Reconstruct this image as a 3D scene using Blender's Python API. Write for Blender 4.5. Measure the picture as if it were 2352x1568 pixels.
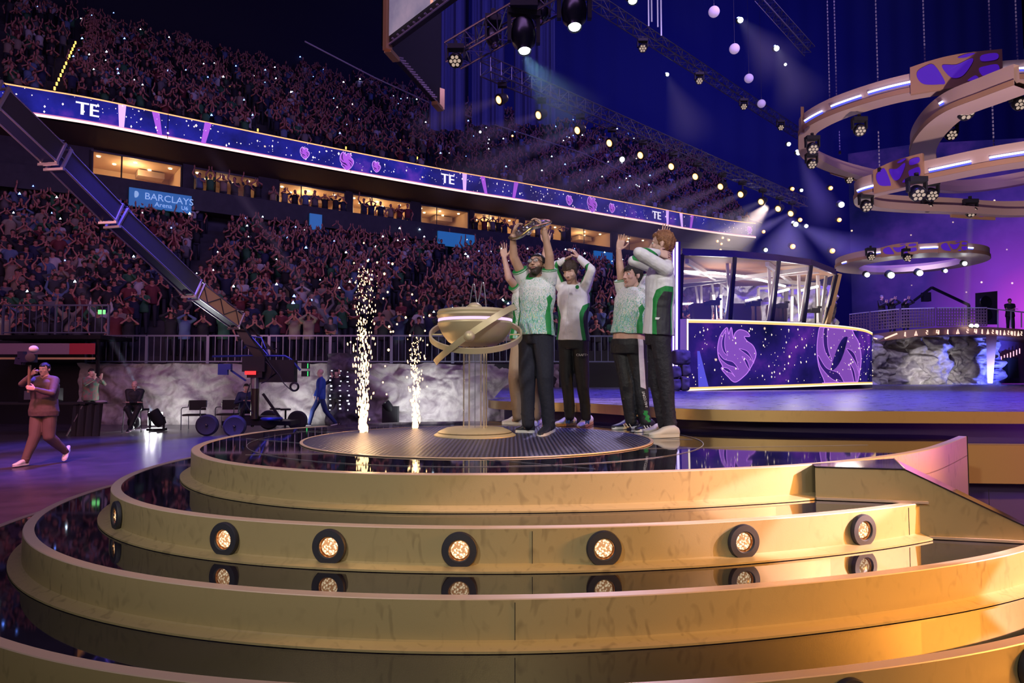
import bpy, math, random
import numpy as np
from mathutils import Vector, Matrix, Euler, noise
for _o in list(bpy.data.objects): bpy.data.objects.remove(_o, do_unlink=True)
SC = bpy.context.scene; COL = SC.collection
PI = math.pi
# ---------------------------------------------------------------- camera
CZ = 1.568; PITCH = math.atan(82 / 1568)
cam_d = bpy.data.cameras.new('camera'); cam_d.sensor_width = 36; cam_d.lens = 24.0
cam_d.clip_start = 0.05; cam_d.clip_end = 400
cam = bpy.data.objects.new('camera', cam_d); COL.objects.link(cam)
cam.location = (0, 0, CZ); cam.rotation_euler = (PI / 2 + PITCH, 0, 0)
SC.camera = cam
# ---------------------------------------------------------------- world, view
W = bpy.data.worlds.new('arena_dark'); SC.world = W; W.use_nodes = True
W.node_tree.nodes['Background'].inputs[0].default_value = (0.10, 0.11, 0.42, 1)
W.node_tree.nodes['Background'].inputs[1].default_value = 0.06
vs = SC.view_settings; vs.view_transform = 'Standard'; vs.look = 'None'; vs.exposure = 0.0; vs.gamma = 1.0
vs.use_curve_mapping = False
cy = SC.cycles
cy.use_denoising = True; cy.max_bounces = 6; cy.diffuse_bounces = 2; cy.glossy_bounces = 3
cy.transmission_bounces = 5; cy.transparent_max_bounces = 12; cy.volume_bounces = 0
cy.sample_clamp_indirect = 4.0; cy.caustics_reflective = False; cy.caustics_refractive = False
cy.use_adaptive_sampling = True; cy.adaptive_threshold = 0.04
# ---------------------------------------------------------------- lights
def aim(o, loc, tgt):
    o.location = loc
    o.rotation_euler = (Vector(tgt) - Vector(loc)).to_track_quat('-Z', 'Y').to_euler()
def spot(name, loc, tgt, power, col, angle=40, blend=.4, rad=.25):
    l = bpy.data.lights.new(name, 'SPOT'); l.energy = power; l.color = col
    l.spot_size = math.radians(angle); l.spot_blend = blend; l.shadow_soft_size = rad
    o = bpy.data.objects.new(name, l); COL.objects.link(o); aim(o, loc, tgt); return o
def area(name, loc, tgt, power, col, sx, sy):
    l = bpy.data.lights.new(name, 'AREA'); l.energy = power; l.color = col; l.shape = 'RECTANGLE'
    l.size = sx; l.size_y = sy
    o = bpy.data.objects.new(name, l); COL.objects.link(o); aim(o, loc, tgt); return o
spot('key_white_left', (-6, -5, 9), (0.4, 6.5, 1.6), 3000, (1.0, .93, .86), 30, .5, .35)
spot('key_white_right', (7, -2, 9), (0.6, 7.0, 2.0), 2300, (.95, .88, 1.0), 28, .5, .3)
spot('fill_front', (0.5, -4, 5), (0.3, 6, .8), 800, (1.0, .92, .72), 75, .6, 1.0)
spot('warm_right', (8.5, 2.75, 2.9), (2.4, 4.15, .6), 7000, (1.0, .42, .08), 30, .8, .5)
spot('warm_low_right', (8.0, 1.0, 3.0), (3.2, 3.3, .2), 800, (1.0, .42, .08), 40, .9, .4)
spot('warm_far_right', (10.0, 2.0, 5.5), (5.4, 6.9, .8), 2400, (1.0, .5, .1), 46, .5, .2)
spot('hard_pink_right', (9.5, 3.15, 4.6), (1.15, 4.15, .95), 8500, (1.0, .70, .82), 8, .10, .03)
spot('hard_pink_low', (9.5, 2.2, 4.2), (3.6, 3.75, .45), 6500, (1.0, .74, .86), 10, .10, .03)
spot('back_violet', (2.0, 16, 9), (0.6, 6.8, 1.9), 1500, (.72, .62, 1.0), 34, .5, .3)
spot('deck_blue', (7, 12, 11), (6, 13, 1.2), 15000, (.12, .09, 1.0), 84, .6, .5)
spot('deck_pink', (-2, 12, 9), (1.6, 9.9, 1.2), 5200, (1.0, .62, .55), 22, .4, .2)
spot('floor_magenta', (-7.5, 6, 9), (-8.0, 9.6, 0), 5200, (1.0, .25, .50), 60, .8, .5)
spot('floor_blue', (-8, 15, 9), (-8, 14.5, 0), 11000, (.10, .08, 1.0), 60, .6, .5)
spot('man_orange', (-4.5, 5.5, 6.0), (-8.7, 12.3, 1.3), 1200, (1.0, .34, .14), 20, .5, .2)
spot('under_deck_violet', (7.5, 6.2, .97), (4.6, 7.3, 1.0), 160, (.45, .06, 1.0), 120, .5, .1)
spot('under_deck_magenta', (.35, 9.9, 1.09), (.5, 8.6, 1.02), 30, (.8, .1, 1.0), 150, .6, .1)
spot('hard_pink_mid', (9.5, 3.05, 4.4), (2.05, 4.0, .74), 8500, (1.0, .74, .88), 6.5, .10, .03)
area('crowd_violet', (-2, 6, 17), (-10, 32, 7), 1250, (.66, .34, 1.0), 16, 3)
area('crowd_violet_right', (10, 18, 15), (2, 40, 8), 900, (.50, .32, 1.0), 12, 3)
area('crowd_pink', (-12, 10, 5), (-12, 25, 4), 360, (1.0, .42, .50), 8, 2)
area('upper_crowd', (0, 18, 26), (-14, 44, 20), 480, (.44, .38, 1.0), 14, 6)
spot('ring_wash', (7.5, 9.0, 1.5), (11.5, 18, 8.2), 3600, (1.0, .72, .74), 70, .6, .3)
area('wall_blue', (16, 34, 30), (20, 60, 17), 2600, (.06, .07, 1.0), 20, 6)
spot('stage_blue_rear', (14, 26, 14), (16, 33, 2), 9000, (.20, .12, 1.0), 70, .6, .5)
# ---------------------------------------------------------------- geometry helpers
def V(*a): return np.array(a, float)
def ray(u, v):
    f = 1568.; a, b = u - 1176, v - 784; c, s = math.cos(PITCH), math.sin(PITCH)
    return V(a, f * c + b * s, f * s - b * c)
def P(u, v, Y):
    d = ray(u, v); d = d * Y / d[1]; return V(d[0], Y, CZ + d[2])
def G(u, v, Z):
    d = ray(u, v); d = d * (Z - CZ) / d[2]; return V(d[0], d[1], Z)
def nrm(a): a = np.asarray(a, float); return a / (np.linalg.norm(a) + 1e-12)
class MB:
    def __init__(s): s.v = []; s.f = []; s.m = []; s.n = 0
    def add(s, vs, fs, mi=0):
        vs = np.asarray(vs, float).reshape(-1, 3); n = s.n
        s.v.append(vs); s.f += [tuple(int(i) + n for i in f) for f in fs]; s.m += [mi] * len(fs); s.n += len(vs); return s
    def box(s, c, size, mi=0, R=None):
        q = np.array([(x, y, z) for x in (-.5, .5) for y in (-.5, .5) for z in (-.5, .5)]) * np.array(size)
        if R is not None: q = q @ np.array(R).T
        return s.add(q + np.array(c), [(0, 1, 3, 2), (4, 6, 7, 5), (0, 4, 5, 1), (2, 3, 7, 6), (0, 2, 6, 4), (1, 5, 7, 3)], mi)
    def bar(s, a, b, w, h, mi=0, up=(0, 0, 1)):
        a = V(*a); b = V(*b); d = nrm(b - a); x = np.cross(d, up)
        if np.linalg.norm(x) < 1e-3: x = np.cross(d, (1, 0, 0))
        x = nrm(x); z = np.cross(x, d)
        return s.box((a + b) / 2, (w, np.linalg.norm(b - a), h), mi, np.stack([x, d, z], 1))
    def loft(s, secs, n=16, mi=0, caps=True, closed=False, pw=1.0):
        # secs: (centre, axis_x, axis_y) elliptical rings
        t = np.linspace(0, 2 * PI, n, endpoint=False); c, q = np.cos(t), np.sin(t)
        if pw != 1.0: c = np.sign(c) * np.abs(c) ** pw; q = np.sign(q) * np.abs(q) ** pw
        vs = []
        for C, ax, ay in secs: vs.append(np.asarray(C, float) + np.outer(c, ax) + np.outer(q, ay))
        fs = []; k = len(secs)
        for i in range(k if closed else k - 1):
            a, b = i * n, ((i + 1) % k) * n
            for j in range(n): fs.append((a + j, a + (j + 1) % n, b + (j + 1) % n, b + j))
        if caps and not closed:
            fs.append(tuple(range(n))[::-1]); fs.append(tuple((k - 1) * n + j for j in range(n)))
        return s.add(np.concatenate(vs), fs, mi)
    def tube(s, pts, r, n=8, mi=0, caps=True, closed=False):
        pts = [V(*p) for p in pts]; k = len(pts); r = r if hasattr(r, '__len__') else [r] * k
        T = []
        for i in range(k):
            a = pts[(i - 1) % k] if (closed or i > 0) else pts[i]; b = pts[(i + 1) % k] if (closed or i < k - 1) else pts[i]
            T.append(nrm(b - a))
        ref = V(0, 0, 1) if abs(T[0][2]) < .9 else V(1, 0, 0); x = nrm(np.cross(T[0], ref)); secs = []
        for i in range(k):
            x = nrm(x - T[i] * (x @ T[i])); y = np.cross(T[i], x); secs.append((pts[i], x * r[i], y * r[i]))
        return s.loft(secs, n, mi, caps, closed)
    def cap(s, a, b, ra, rb, n=14, mi=0):
        # tapered capsule
        a = V(*a); b = V(*b); d = b - a; L = np.linalg.norm(d); d = d / (L + 1e-9)
        pts = []; r = []
        for t in (-.98, -.7, -.35): pts.append(a + d * ra * t); r.append(ra * math.sqrt(1 - t * t))
        for t in (0, .33, .66, 1): pts.append(a + d * L * t); r.append(ra + (rb - ra) * t)
        for t in (.35, .7, .98): pts.append(b + d * rb * t); r.append(rb * math.sqrt(1 - t * t))
        return s.tube(pts, r, n, mi)
    def ball(s, c, r, n=16, mi=0, R=None):
        r = V(r, r, r) if not hasattr(r, '__len__') else V(*r); m = n // 2
        vs = [(0, 0, 1)]; fs = []
        for i in range(1, m):
            ph = PI * i / m
            for j in range(n): th = 2 * PI * j / n; vs.append((math.sin(ph) * math.cos(th), math.sin(ph) * math.sin(th), math.cos(ph)))
        vs.append((0, 0, -1)); e = len(vs) - 1
        for j in range(n):
            fs.append((0, 1 + j, 1 + (j + 1) % n)); q = 1 + (m - 2) * n; fs.append((e, q + (j + 1) % n, q + j))
        for i in range(m - 2):
            a = 1 + i * n; b = a + n
            for j in range(n): fs.append((a + j, b + j, b + (j + 1) % n, a + (j + 1) % n))
        q = np.array(vs) * r
        if R is not None: q = q @ np.array(R).T
        return s.add(q + np.asarray(c, float), fs, mi)
    def lathe(s, prof, c=(0, 0, 0), n=32, mi=0, ax=(0, 0, 1), caps=True):
        ax = nrm(ax); ref = V(0, 0, 1) if abs(ax[2]) < .9 else V(1, 0, 0); x = nrm(np.cross(ref, ax)); y = np.cross(ax, x)
        return s.loft([(V(*c) + ax * h, x * r, y * r) for r, h in prof], n, mi, caps)
    def prism(s, poly, z0, z1, mi=0, top=True, bot=True):
        n = len(poly); vs = [(p[0], p[1], z0) for p in poly] + [(p[0], p[1], z1) for p in poly]
        fs = [(j, (j + 1) % n, n + (j + 1) % n, n + j) for j in range(n)]
        if top: fs.append(tuple(range(n, 2 * n)))
        if bot: fs.append(tuple(range(n))[::-1])
        return s.add(vs, fs, mi)
    def strip(s, A, B, mi=0, closed=False):
        k = len(A); fs = [(i, (i + 1) % k, k + (i + 1) % k, k + i) for i in range(k if closed else k - 1)]
        return s.add(np.concatenate([np.asarray(A, float), np.asarray(B, float)]), fs, mi)
    def arrays(s): return np.concatenate(s.v), s.f
    def build(s, name, mats, parent=None, smooth=True, world=True, loc=None, flat_ang=None):
        vs = np.concatenate(s.v)
        if parent is not None and world:
            if parent.rotation_euler[2]:
                c, q = math.cos(-parent.rotation_euler[2]), math.sin(-parent.rotation_euler[2])
                vs = vs - np.array(parent.location); vs = np.stack([vs[:, 0] * c - vs[:, 1] * q, vs[:, 0] * q + vs[:, 1] * c, vs[:, 2]], 1)
            else: vs = vs - np.array(ORG.get(parent.name, parent.location))
        if loc is not None: vs = vs - np.array(loc)
        me = bpy.data.meshes.new(name); me.from_pydata([tuple(x) for x in vs.tolist()], [], s.f)
        mats = mats if isinstance(mats, (list, tuple)) else [mats]
        for m in mats: me.materials.append(m)
        if len(mats) > 1: me.polygons.foreach_set('material_index', s.m)
        if smooth: me.polygons.foreach_set('use_smooth', [True] * len(s.f))
        me.update(); me.validate()
        if smooth:
            try: me.set_sharp_from_angle(angle=math.radians(flat_ang or 38))
            except Exception: pass
        o = bpy.data.objects.new(name, me); COL.objects.link(o)
        if loc is not None: o.location = loc
        if parent is not None: o.parent = parent
        return o
ORG = {}
def tag(o, label=None, cat=None, group=None, kind=None):
    if label: o['label'] = label
    if cat: o['category'] = cat
    if group: o['group'] = group
    if kind: o['kind'] = kind
    return o
def thing(name, label, cat, loc=(0, 0, 0), rotz=0, group=None):
    o = bpy.data.objects.new(name, None); COL.objects.link(o); o.location = loc; o.rotation_euler = (0, 0, rotz)
    o.empty_display_size = .2; ORG[o.name] = tuple(loc); return tag(o, label, cat, group)
def kids(o): return [c for c in bpy.data.objects if c.parent == o]
def dup(root, loc, rotz=None, label=None, group=None, rot=None, scale=None, cache={}):
    def rec(o, par):
        c = o.copy(); COL.objects.link(c)
        if par is not None: c.parent = par
        for ch in kid_map(o): rec(ch, c)
        return c
    def kid_map(o):
        if o.name not in cache: cache[o.name] = kids(o)
        return cache[o.name]
    r = rec(root, None); r.location = loc
    if rot is not None: r.rotation_euler = rot
    elif rotz is not None: r.rotation_euler = (0, 0, rotz)
    if scale is not None: r.scale = (scale,) * 3 if not hasattr(scale, '__len__') else scale
    if label: r['label'] = label
    if group: r['group'] = group
    return r
def struct(o, label=None): o['kind'] = 'structure'; 
# ---------------------------------------------------------------- materials
MT = {}
def M(name, col, rough=.5, metal=0., emit=None, es=0., noise_s=None, noise_c=None, bump=0, bump_s=40, spec=None, trans=0, alpha=1, ior=None, coat=0, sheen=0):
    if name in MT: return MT[name]
    m = bpy.data.materials.new(name); m.use_nodes = True; nt = m.node_tree; b = nt.nodes['Principled BSDF']
    b.inputs['Base Color'].default_value = (*col, 1); b.inputs['Roughness'].default_value = rough; b.inputs['Metallic'].default_value = metal
    if spec is not None: b.inputs['Specular IOR Level'].default_value = spec
    if ior: b.inputs['IOR'].default_value = ior
    if trans: b.inputs['Transmission Weight'].default_value = trans
    if alpha < 1: b.inputs['Alpha'].default_value = alpha
    if coat: b.inputs['Coat Weight'].default_value = coat
    if emit: b.inputs['Emission Color'].default_value = (*emit, 1); b.inputs['Emission Strength'].default_value = es
    if noise_s or bump:
        tc = nt.nodes.new('ShaderNodeTexCoord'); nz = nt.nodes.new('ShaderNodeTexNoise'); nz.inputs['Scale'].default_value = noise_s or bump_s
        nz.inputs['Detail'].default_value = 4; nt.links.new(tc.outputs['Object'], nz.inputs['Vector'])
        if noise_c:
            mx = nt.nodes.new('ShaderNodeMix'); mx.data_type = 'RGBA'; mx.inputs[6].default_value = (*col, 1); mx.inputs[7].default_value = (*noise_c, 1)
            rp = nt.nodes.new('ShaderNodeValToRGB'); rp.color_ramp.elements[0].position = .35; rp.color_ramp.elements[1].position = .65
            nt.links.new(nz.outputs['Fac'], rp.inputs[0]); nt.links.new(rp.outputs[0], mx.inputs[0]); nt.links.new(mx.outputs[2], b.inputs['Base Color'])
        if bump:
            n2 = nt.nodes.new('ShaderNodeTexNoise'); n2.inputs['Scale'].default_value = bump_s; n2.inputs['Detail'].default_value = 6
            nt.links.new(tc.outputs['Object'], n2.inputs['Vector'])
            bp = nt.nodes.new('ShaderNodeBump'); bp.inputs['Strength'].default_value = bump; bp.inputs['Distance'].default_value = .02
            nt.links.new(n2.outputs['Fac'], bp.inputs['Height']); nt.links.new(bp.outputs[0], b.inputs['Normal'])
    MT[name] = m; return m
def E_(name, col, es): return M(name, (.02, .02, .02), .5, 0, col, es)
def fourier(c, t):
    return c[0] + sum(c[2 * k - 1] * np.cos(k * t) + c[2 * k] * np.sin(k * t) for k in range(1, (len(c) - 1) // 2 + 1))
def cr(pts, m=8, closed=False):
    # Catmull-Rom through points
    p = [np.asarray(q, float) for q in pts]; n = len(p); out = []
    for i in range(n if closed else n - 1):
        g = lambda j: p[j % n] if closed else p[min(max(j, 0), n - 1)]
        a, b, c, d = g(i - 1), g(i), g(i + 1), g(i + 2)
        for t in np.linspace(0, 1, m, endpoint=False):
            out.append(.5 * ((2 * b) + (c - a) * t + (2 * a - 5 * b + 4 * c - d) * t * t + (3 * b - a - 3 * c + d) * t ** 3))
    if not closed: out.append(p[-1])
    return out
def offset2(pts, d, closed=True):
    p = np.array(pts)[:, :2]; 
    if closed: a = np.roll(p, 1, 0); b = np.roll(p, -1, 0)
    else: a = np.r_[p[:1], p[:-1]]; b = np.r_[p[1:], p[-1:]]
    t = b - a; t /= np.linalg.norm(t, axis=1)[:, None] + 1e-9
    return p + np.stack([t[:, 1], -t[:, 0]], 1) * d
def text_mb(body, size, font_extrude=0.004):
    cu = bpy.data.curves.new('txt', 'FONT'); cu.body = body; cu.size = size; cu.extrude = font_extrude
    cu.align_x = 'CENTER'; cu.align_y = 'CENTER'; cu.resolution_u = 3
    o = bpy.data.objects.new('txt', cu); COL.objects.link(o); dg = bpy.context.evaluated_depsgraph_get()
    me = bpy.data.meshes.new_from_object(o.evaluated_get(dg)); vs = np.array([v.co[:] for v in me.vertices]); fs = [tuple(p.vertices) for p in me.polygons]
    bpy.data.objects.remove(o); bpy.data.meshes.remove(me); return vs, fs
def place_text(mb, body, size, c, right, up, mi=0, ext=.004, bold=0):
    vs, fs = text_mb(body, size, ext); r = nrm(right); u = nrm(up); n = np.cross(r, u)
    for dx in ([0] if not bold else [-bold, 0, bold]):
        q = np.asarray(c, float) + np.outer(vs[:, 0] + dx, r) + np.outer(vs[:, 1], u) + np.outer(vs[:, 2], n); mb.add(q, fs, mi)
# ================================================================ STAGE
def gold_mat(name, col, dark, rough=.42, metal=.45, blotch=.0):  # last argument: strength of soft darker blotches mixed into the base colour
    m = M(name, col, rough, metal); nt = m.node_tree; b = nt.nodes['Principled BSDF']
    tc = nt.nodes.new('ShaderNodeTexCoord'); mp = nt.nodes.new('ShaderNodeMapping'); mp.inputs['Scale'].default_value = (1, 1, .55)
    nt.links.new(tc.outputs['Object'], mp.inputs[0])
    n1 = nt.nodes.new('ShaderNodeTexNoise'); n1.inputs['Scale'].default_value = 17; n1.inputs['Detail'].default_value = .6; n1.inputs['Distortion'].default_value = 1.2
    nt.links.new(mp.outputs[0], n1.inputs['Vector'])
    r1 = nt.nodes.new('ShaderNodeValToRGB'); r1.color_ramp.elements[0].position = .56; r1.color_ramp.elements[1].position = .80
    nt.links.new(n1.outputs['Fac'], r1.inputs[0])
    ml = nt.nodes.new('ShaderNodeMath'); ml.operation = 'MULTIPLY'; ml.inputs[1].default_value = blotch; sp_ = nt.nodes.new('ShaderNodeTexNoise'); sp_.inputs['Scale'].default_value = .9; nt.links.new(tc.outputs['Object'], sp_.inputs['Vector']); m0 = nt.nodes.new('ShaderNodeMapRange'); m0.inputs[1].default_value = .40; m0.inputs[2].default_value = .60; nt.links.new(sp_.outputs['Fac'], m0.inputs[0]); m1_ = nt.nodes.new('ShaderNodeMath'); m1_.operation = 'MULTIPLY'; nt.links.new(r1.outputs[0], m1_.inputs[0]); nt.links.new(m0.outputs[0], m1_.inputs[1]); nt.links.new(m1_.outputs[0], ml.inputs[0])
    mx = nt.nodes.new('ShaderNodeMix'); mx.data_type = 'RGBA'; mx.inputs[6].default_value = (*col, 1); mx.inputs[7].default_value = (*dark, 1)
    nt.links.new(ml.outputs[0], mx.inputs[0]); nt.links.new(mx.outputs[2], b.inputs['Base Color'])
    n2 = nt.nodes.new('ShaderNodeTexNoise'); n2.inputs['Scale'].default_value = 260; nt.links.new(tc.outputs['Object'], n2.inputs['Vector'])
    bp = nt.nodes.new('ShaderNodeBump'); bp.inputs['Strength'].default_value = .08; bp.inputs['Distance'].default_value = .004
    nt.links.new(n2.outputs['Fac'], bp.inputs['Height']); nt.links.new(bp.outputs[0], b.inputs['Normal'])
    return m
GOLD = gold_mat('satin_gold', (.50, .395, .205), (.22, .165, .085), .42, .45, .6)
GOLD2 = gold_mat('plain_gold', (.60, .40, .15), (.3, .2, .08), .36, .5, .2)
RIM = M('rim_gold_lit', (.66, .50, .40), .38, .3)  # the satin gold again, painted paler and pinker as lit from above
BLACKG = M('gloss_black', (.006, .006, .012), .035, 0, spec=.75, noise_s=3, noise_c=(.012, .010, .02))
BLK = M('matte_black', (.008, .008, .012), .7); BLKM = M('black_metal', (.02, .02, .025), .35, .6)
DARKGAP = M('recess_black', (.004, .004, .006), .8)
Z1, Z2, Z3, Z4, Z5 = 1.0175, .814, .6105, .407, .2035
CEN = V(.55, 6.325)
FC = {2: [3.2649, -0.2644, 0.2035, 0.1507, 0.0701, 0.0084, -0.0823, -0.0267, 0.0028, 0.0014, -0.0028, -0.0194, -0.0052],
      3: [3.7424, -0.2589, 0.2148, 0.1666, 0.0754, 0.0106, -0.0922, -0.0237, -0.0002, -0.0083, -0.0088, -0.0125, -0.0001],
      4: [4.1819, -0.3458, 0.2254, 0.1524, 0.0716, -0.0054, -0.0738, -0.021, 0.012, -0.0003, 0.0004, -0.0029, 0.0062]}
FC[5] = list(FC[4]); FC[5][0] += .44
def ringpt(k, t): r = fourier(FC[k], t); return V(CEN[0] + r * math.cos(t), CEN[1] + r * math.sin(t))
WA, WD = V(1.88, 4.27), nrm(V(1.08, -.262))           # cheek wall line
def side(p): q = p - WA; return WD[0] * q[1] - WD[1] * q[0]
def tier_poly(k):
    ts = np.radians(np.arange(-200, 60, 1.5)); out = []
    for t in ts:
        p = ringpt(k, t)
        if p[0] > 1.88 and side(p) > 0:
            a, b = out[-1], p; sa, sb = side(a), side(b); out.append(a + (b - a) * (sa / (sa - sb))); break
        out.append(p)
    return out
P1F = [(-2.143, 7.819), (-2.46, 7.33), (-2.64, 6.665), (-2.645, 6.0), (-2.53, 5.45), (-2.325, 5.007), (-2.06, 4.64), (-1.76, 4.36), (-1.353, 4.115), (-0.923, 3.97), (-0.467, 3.905), (0.122, 3.92), (0.693, 3.99), (1.25, 4.12), (1.911, 4.353), (2.63, 4.79), (3.179, 5.24), (3.683, 5.771), (4.247, 6.415)]
P1 = cr(P1F, 7)
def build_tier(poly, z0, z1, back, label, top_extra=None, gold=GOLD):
    # poly: open front curve running left-back -> front -> right ; back closes it
    t = thing('stage_tier', label, 'stage', (poly[len(poly) // 2][0], poly[len(poly) // 2][1], z0))
    out = np.array(poly); h = z1 - z0
    inn = offset2(poly, -.062, closed=False)
    L = lambda p, z: np.c_[p, np.full(len(p), z)]
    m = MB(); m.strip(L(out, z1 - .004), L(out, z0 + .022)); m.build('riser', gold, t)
    r = MB(); o2 = offset2(poly, -.004, closed=False)
    r.strip(L(inn, z1), L(o2, z1)); r.strip(L(o2, z1), L(out, z1 - .004)); r.strip(L(inn, z1 - .006), L(inn, z1)); r.build('rim', RIM, t)
    s = MB(); full = [tuple(p) for p in inn] + [tuple(p) for p in back]
    s.add([(x, y, z1 - .003) for x, y in full], [tuple(range(len(full)))]); s.build('tread', BLACKG, t, smooth=False)
    if z1 > 1: poly = [p for p in poly if p[0] < 1.93]
    b = MB(); f1 = offset2(poly, .012, closed=False); f2 = offset2(poly, .072, closed=False); f0 = np.array(poly)
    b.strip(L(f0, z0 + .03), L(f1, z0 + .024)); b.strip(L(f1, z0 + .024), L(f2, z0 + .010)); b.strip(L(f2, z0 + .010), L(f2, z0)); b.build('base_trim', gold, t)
    w = MB(); bk = [tuple(inn[-1])] + [tuple(p) for p in back] + [tuple(inn[0])]
    w.strip([(x, y, z1 - .004) for x, y in bk], [(x, y, z0) for x, y in bk]); w.build('back_panel', BLK, t, smooth=False)
    return t
back1 = [(4.05, 6.60), (3.4, 6.72), (2.6, 7.0), (2.1, 7.45), (1.6, 8.1), (.9, 8.62), (-.6, 8.66), (-1.4, 8.45), (-1.9, 8.12)]
platform = build_tier(P1, Z2, Z1, back1, 'highest round stage platform the five players stand on, glossy black top with gold rim')
names = {2: 'second stage tier down with black ring lamps in its gold riser', 3: 'third stage tier down, plain gold riser below the row of ring lamps',
         4: 'lowest fully visible gold stage tier along the bottom of the picture, with large ring lamps', 5: 'bottom stage step lying on the arena floor'}
TIER = {}
for k, z0, z1 in ((2, Z3, Z2), (3, Z4, Z3), (4, Z5, Z4), (5, .0, Z5)):
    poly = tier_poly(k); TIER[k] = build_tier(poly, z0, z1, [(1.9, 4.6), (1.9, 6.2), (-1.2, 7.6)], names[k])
# platform right end face down to lower levels
m = MB(); e = V(4.247, 6.415)
rr = [p for p in P1 if p[0] > 1.9]
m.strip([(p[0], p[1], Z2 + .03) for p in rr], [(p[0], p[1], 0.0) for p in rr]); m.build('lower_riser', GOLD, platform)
m = MB(); m.bar((4.25, 6.42, Z1), (4.25, 6.42, 0), .012, .012, up=(0, 1, 0)); m.build('edge_joint', DARKGAP, platform)
# seams on the risers
for k, us, zt in ((2, (1221, 2076), Z2), (3, (1182, 2260), Z3)):
    for u in us:
        m = MB(); ts = np.radians(np.arange(-150, 0, .1)); best = min(ts, key=lambda t: abs(1176 + 1568 * ringpt(k, t)[0] / ringpt(k, t)[1] - u)); p = ringpt(k, best)
        m.box((p[0], p[1] - .0005, zt - .1), (.003, .003, .17)); m.build('panel_seam', DARKGAP, TIER[k])
# floor texture grate on the platform
def grate_mat():
    m = M('woven_grate', (.05, .05, .09), .38, .3); nt = m.node_tree; b = nt.nodes['Principled BSDF']
    tc = nt.nodes.new('ShaderNodeTexCoord'); w1 = nt.nodes.new('ShaderNodeTexWave'); w2 = nt.nodes.new('ShaderNodeTexWave')
    w1.inputs['Scale'].default_value = 9; w2.inputs['Scale'].default_value = 9; w1.bands_direction = 'X'; w2.bands_direction = 'Y'
    w1.inputs['Distortion'].default_value = .6; w2.inputs['Distortion'].default_value = .6
    for w in (w1, w2): nt.links.new(tc.outputs['Object'], w.inputs['Vector'])
    ml = nt.nodes.new('ShaderNodeMath'); ml.operation = 'MULTIPLY'; nt.links.new(w1.outputs['Fac'], ml.inputs[0]); nt.links.new(w2.outputs['Fac'], ml.inputs[1])
    bp = nt.nodes.new('ShaderNodeBump'); bp.inputs['Strength'].default_value = .8; bp.inputs['Distance'].default_value = .008
    nt.links.new(ml.outputs[0], bp.inputs['Height']); nt.links.new(bp.outputs[0], b.inputs['Normal'])
    rp = nt.nodes.new('ShaderNodeMix'); rp.data_type = 'RGBA'; rp.inputs[6].default_value = (.012, .012, .04, 1); rp.inputs[7].default_value = (.20, .21, .42, 1)
    nt.links.new(ml.outputs[0], rp.inputs[0]); nt.links.new(rp.outputs[2], b.inputs['Base Color']); return m
GR = (-.30, 6.20, 1.52)
t = thing('floor_grate', 'round woven dark metal grate let into the top platform under the pedestal', 'grate', (GR[0], GR[1], Z1))
m = MB(); m.lathe([(1.52, .0), (1.52, .003), (.01, .003)], (GR[0], GR[1], Z1), 96); m.build('mesh_disc', grate_mat(), t, smooth=False)
m = MB(); m.lathe([(1.52, .0), (1.545, .0), (1.545, .006), (1.52, .006)], (GR[0], GR[1], Z1), 96, caps=False); m.build('edge_ring', RIM, t, smooth=False)
m = MB(); m.lathe([(1.95, -.001), (1.956, -.001), (1.956, .001), (1.95, .001)], (GR[0], GR[1], Z1), 96, caps=False)
for a, b in (((-2.2, 7.0), (1.6, 6.1)), ((-1.9, 4.9), (2.9, 5.6)), ((-2.4, 6.2), (.5, 4.15))): m.bar((*a, Z1), (*b, Z1), .004, .002)
m.build('seam_lines', M('seam_grey', (.16, .16, .2), .3), t, smooth=False)
# ---- ring lamps in the risers
def lens_mat():
    m = M('lamp_lens', (.1, .08, .05), .15, 0, (1.0, .62, .32), 2.4); nt = m.node_tree; b = nt.nodes['Principled BSDF']
    tc = nt.nodes.new('ShaderNodeTexCoord'); v = nt.nodes.new('ShaderNodeTexVoronoi'); v.inputs['Scale'].default_value = 95; nt.links.new(tc.outputs['Object'], v.inputs['Vector'])
    rp = nt.nodes.new('ShaderNodeValToRGB'); rp.color_ramp.elements[0].color = (1.0, .80, .52, 1); rp.color_ramp.elements[0].position = .12
    rp.color_ramp.elements[1].color = (.30, .13, .05, 1); rp.color_ramp.elements[1].position = .62
    nt.links.new(v.outputs['Distance'], rp.inputs[0]); nt.links.new(rp.outputs[0], b.inputs['Emission Color']); return m
LENS = lens_mat(); LRING = M('lamp_rubber', (.018, .018, .03), .6)
def make_ring_lamp(label):
    t = thing('ring_lamp', label, 'lamp', (0, 0, 0), 0, 'ring lamps set into the gold stage risers')
    m = MB(); ax = (0, -1, 0)
    m.lathe([(.090, 0), (.090, .016), (.086, .022), (.056, .024), (.052, .020), (.052, -.01)], (0, 0, 0), 48, 0, ax, caps=False); m.build('outer_ring', LRING, t, world=False)
    m = MB(); m.lathe([(.052, .012), (.049, .004), (.046, -.01), (.04, -.012)], (0, 0, 0), 36, 0, ax, caps=False); m.build('inner_sleeve', M('copper_sleeve', (.45, .22, .10), .25, .9), t, world=False)
    m = MB(); m.lathe([(.044, .002), (.040, .008), (.026, .012), (.012, .014), (.001, .0145)], (0, 0, 0), 28, 0, ax); m.build('lens', LENS, t, world=False)
    return t
rl = make_ring_lamp('black ring lamp with glowing amber lens')
first = True
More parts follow.
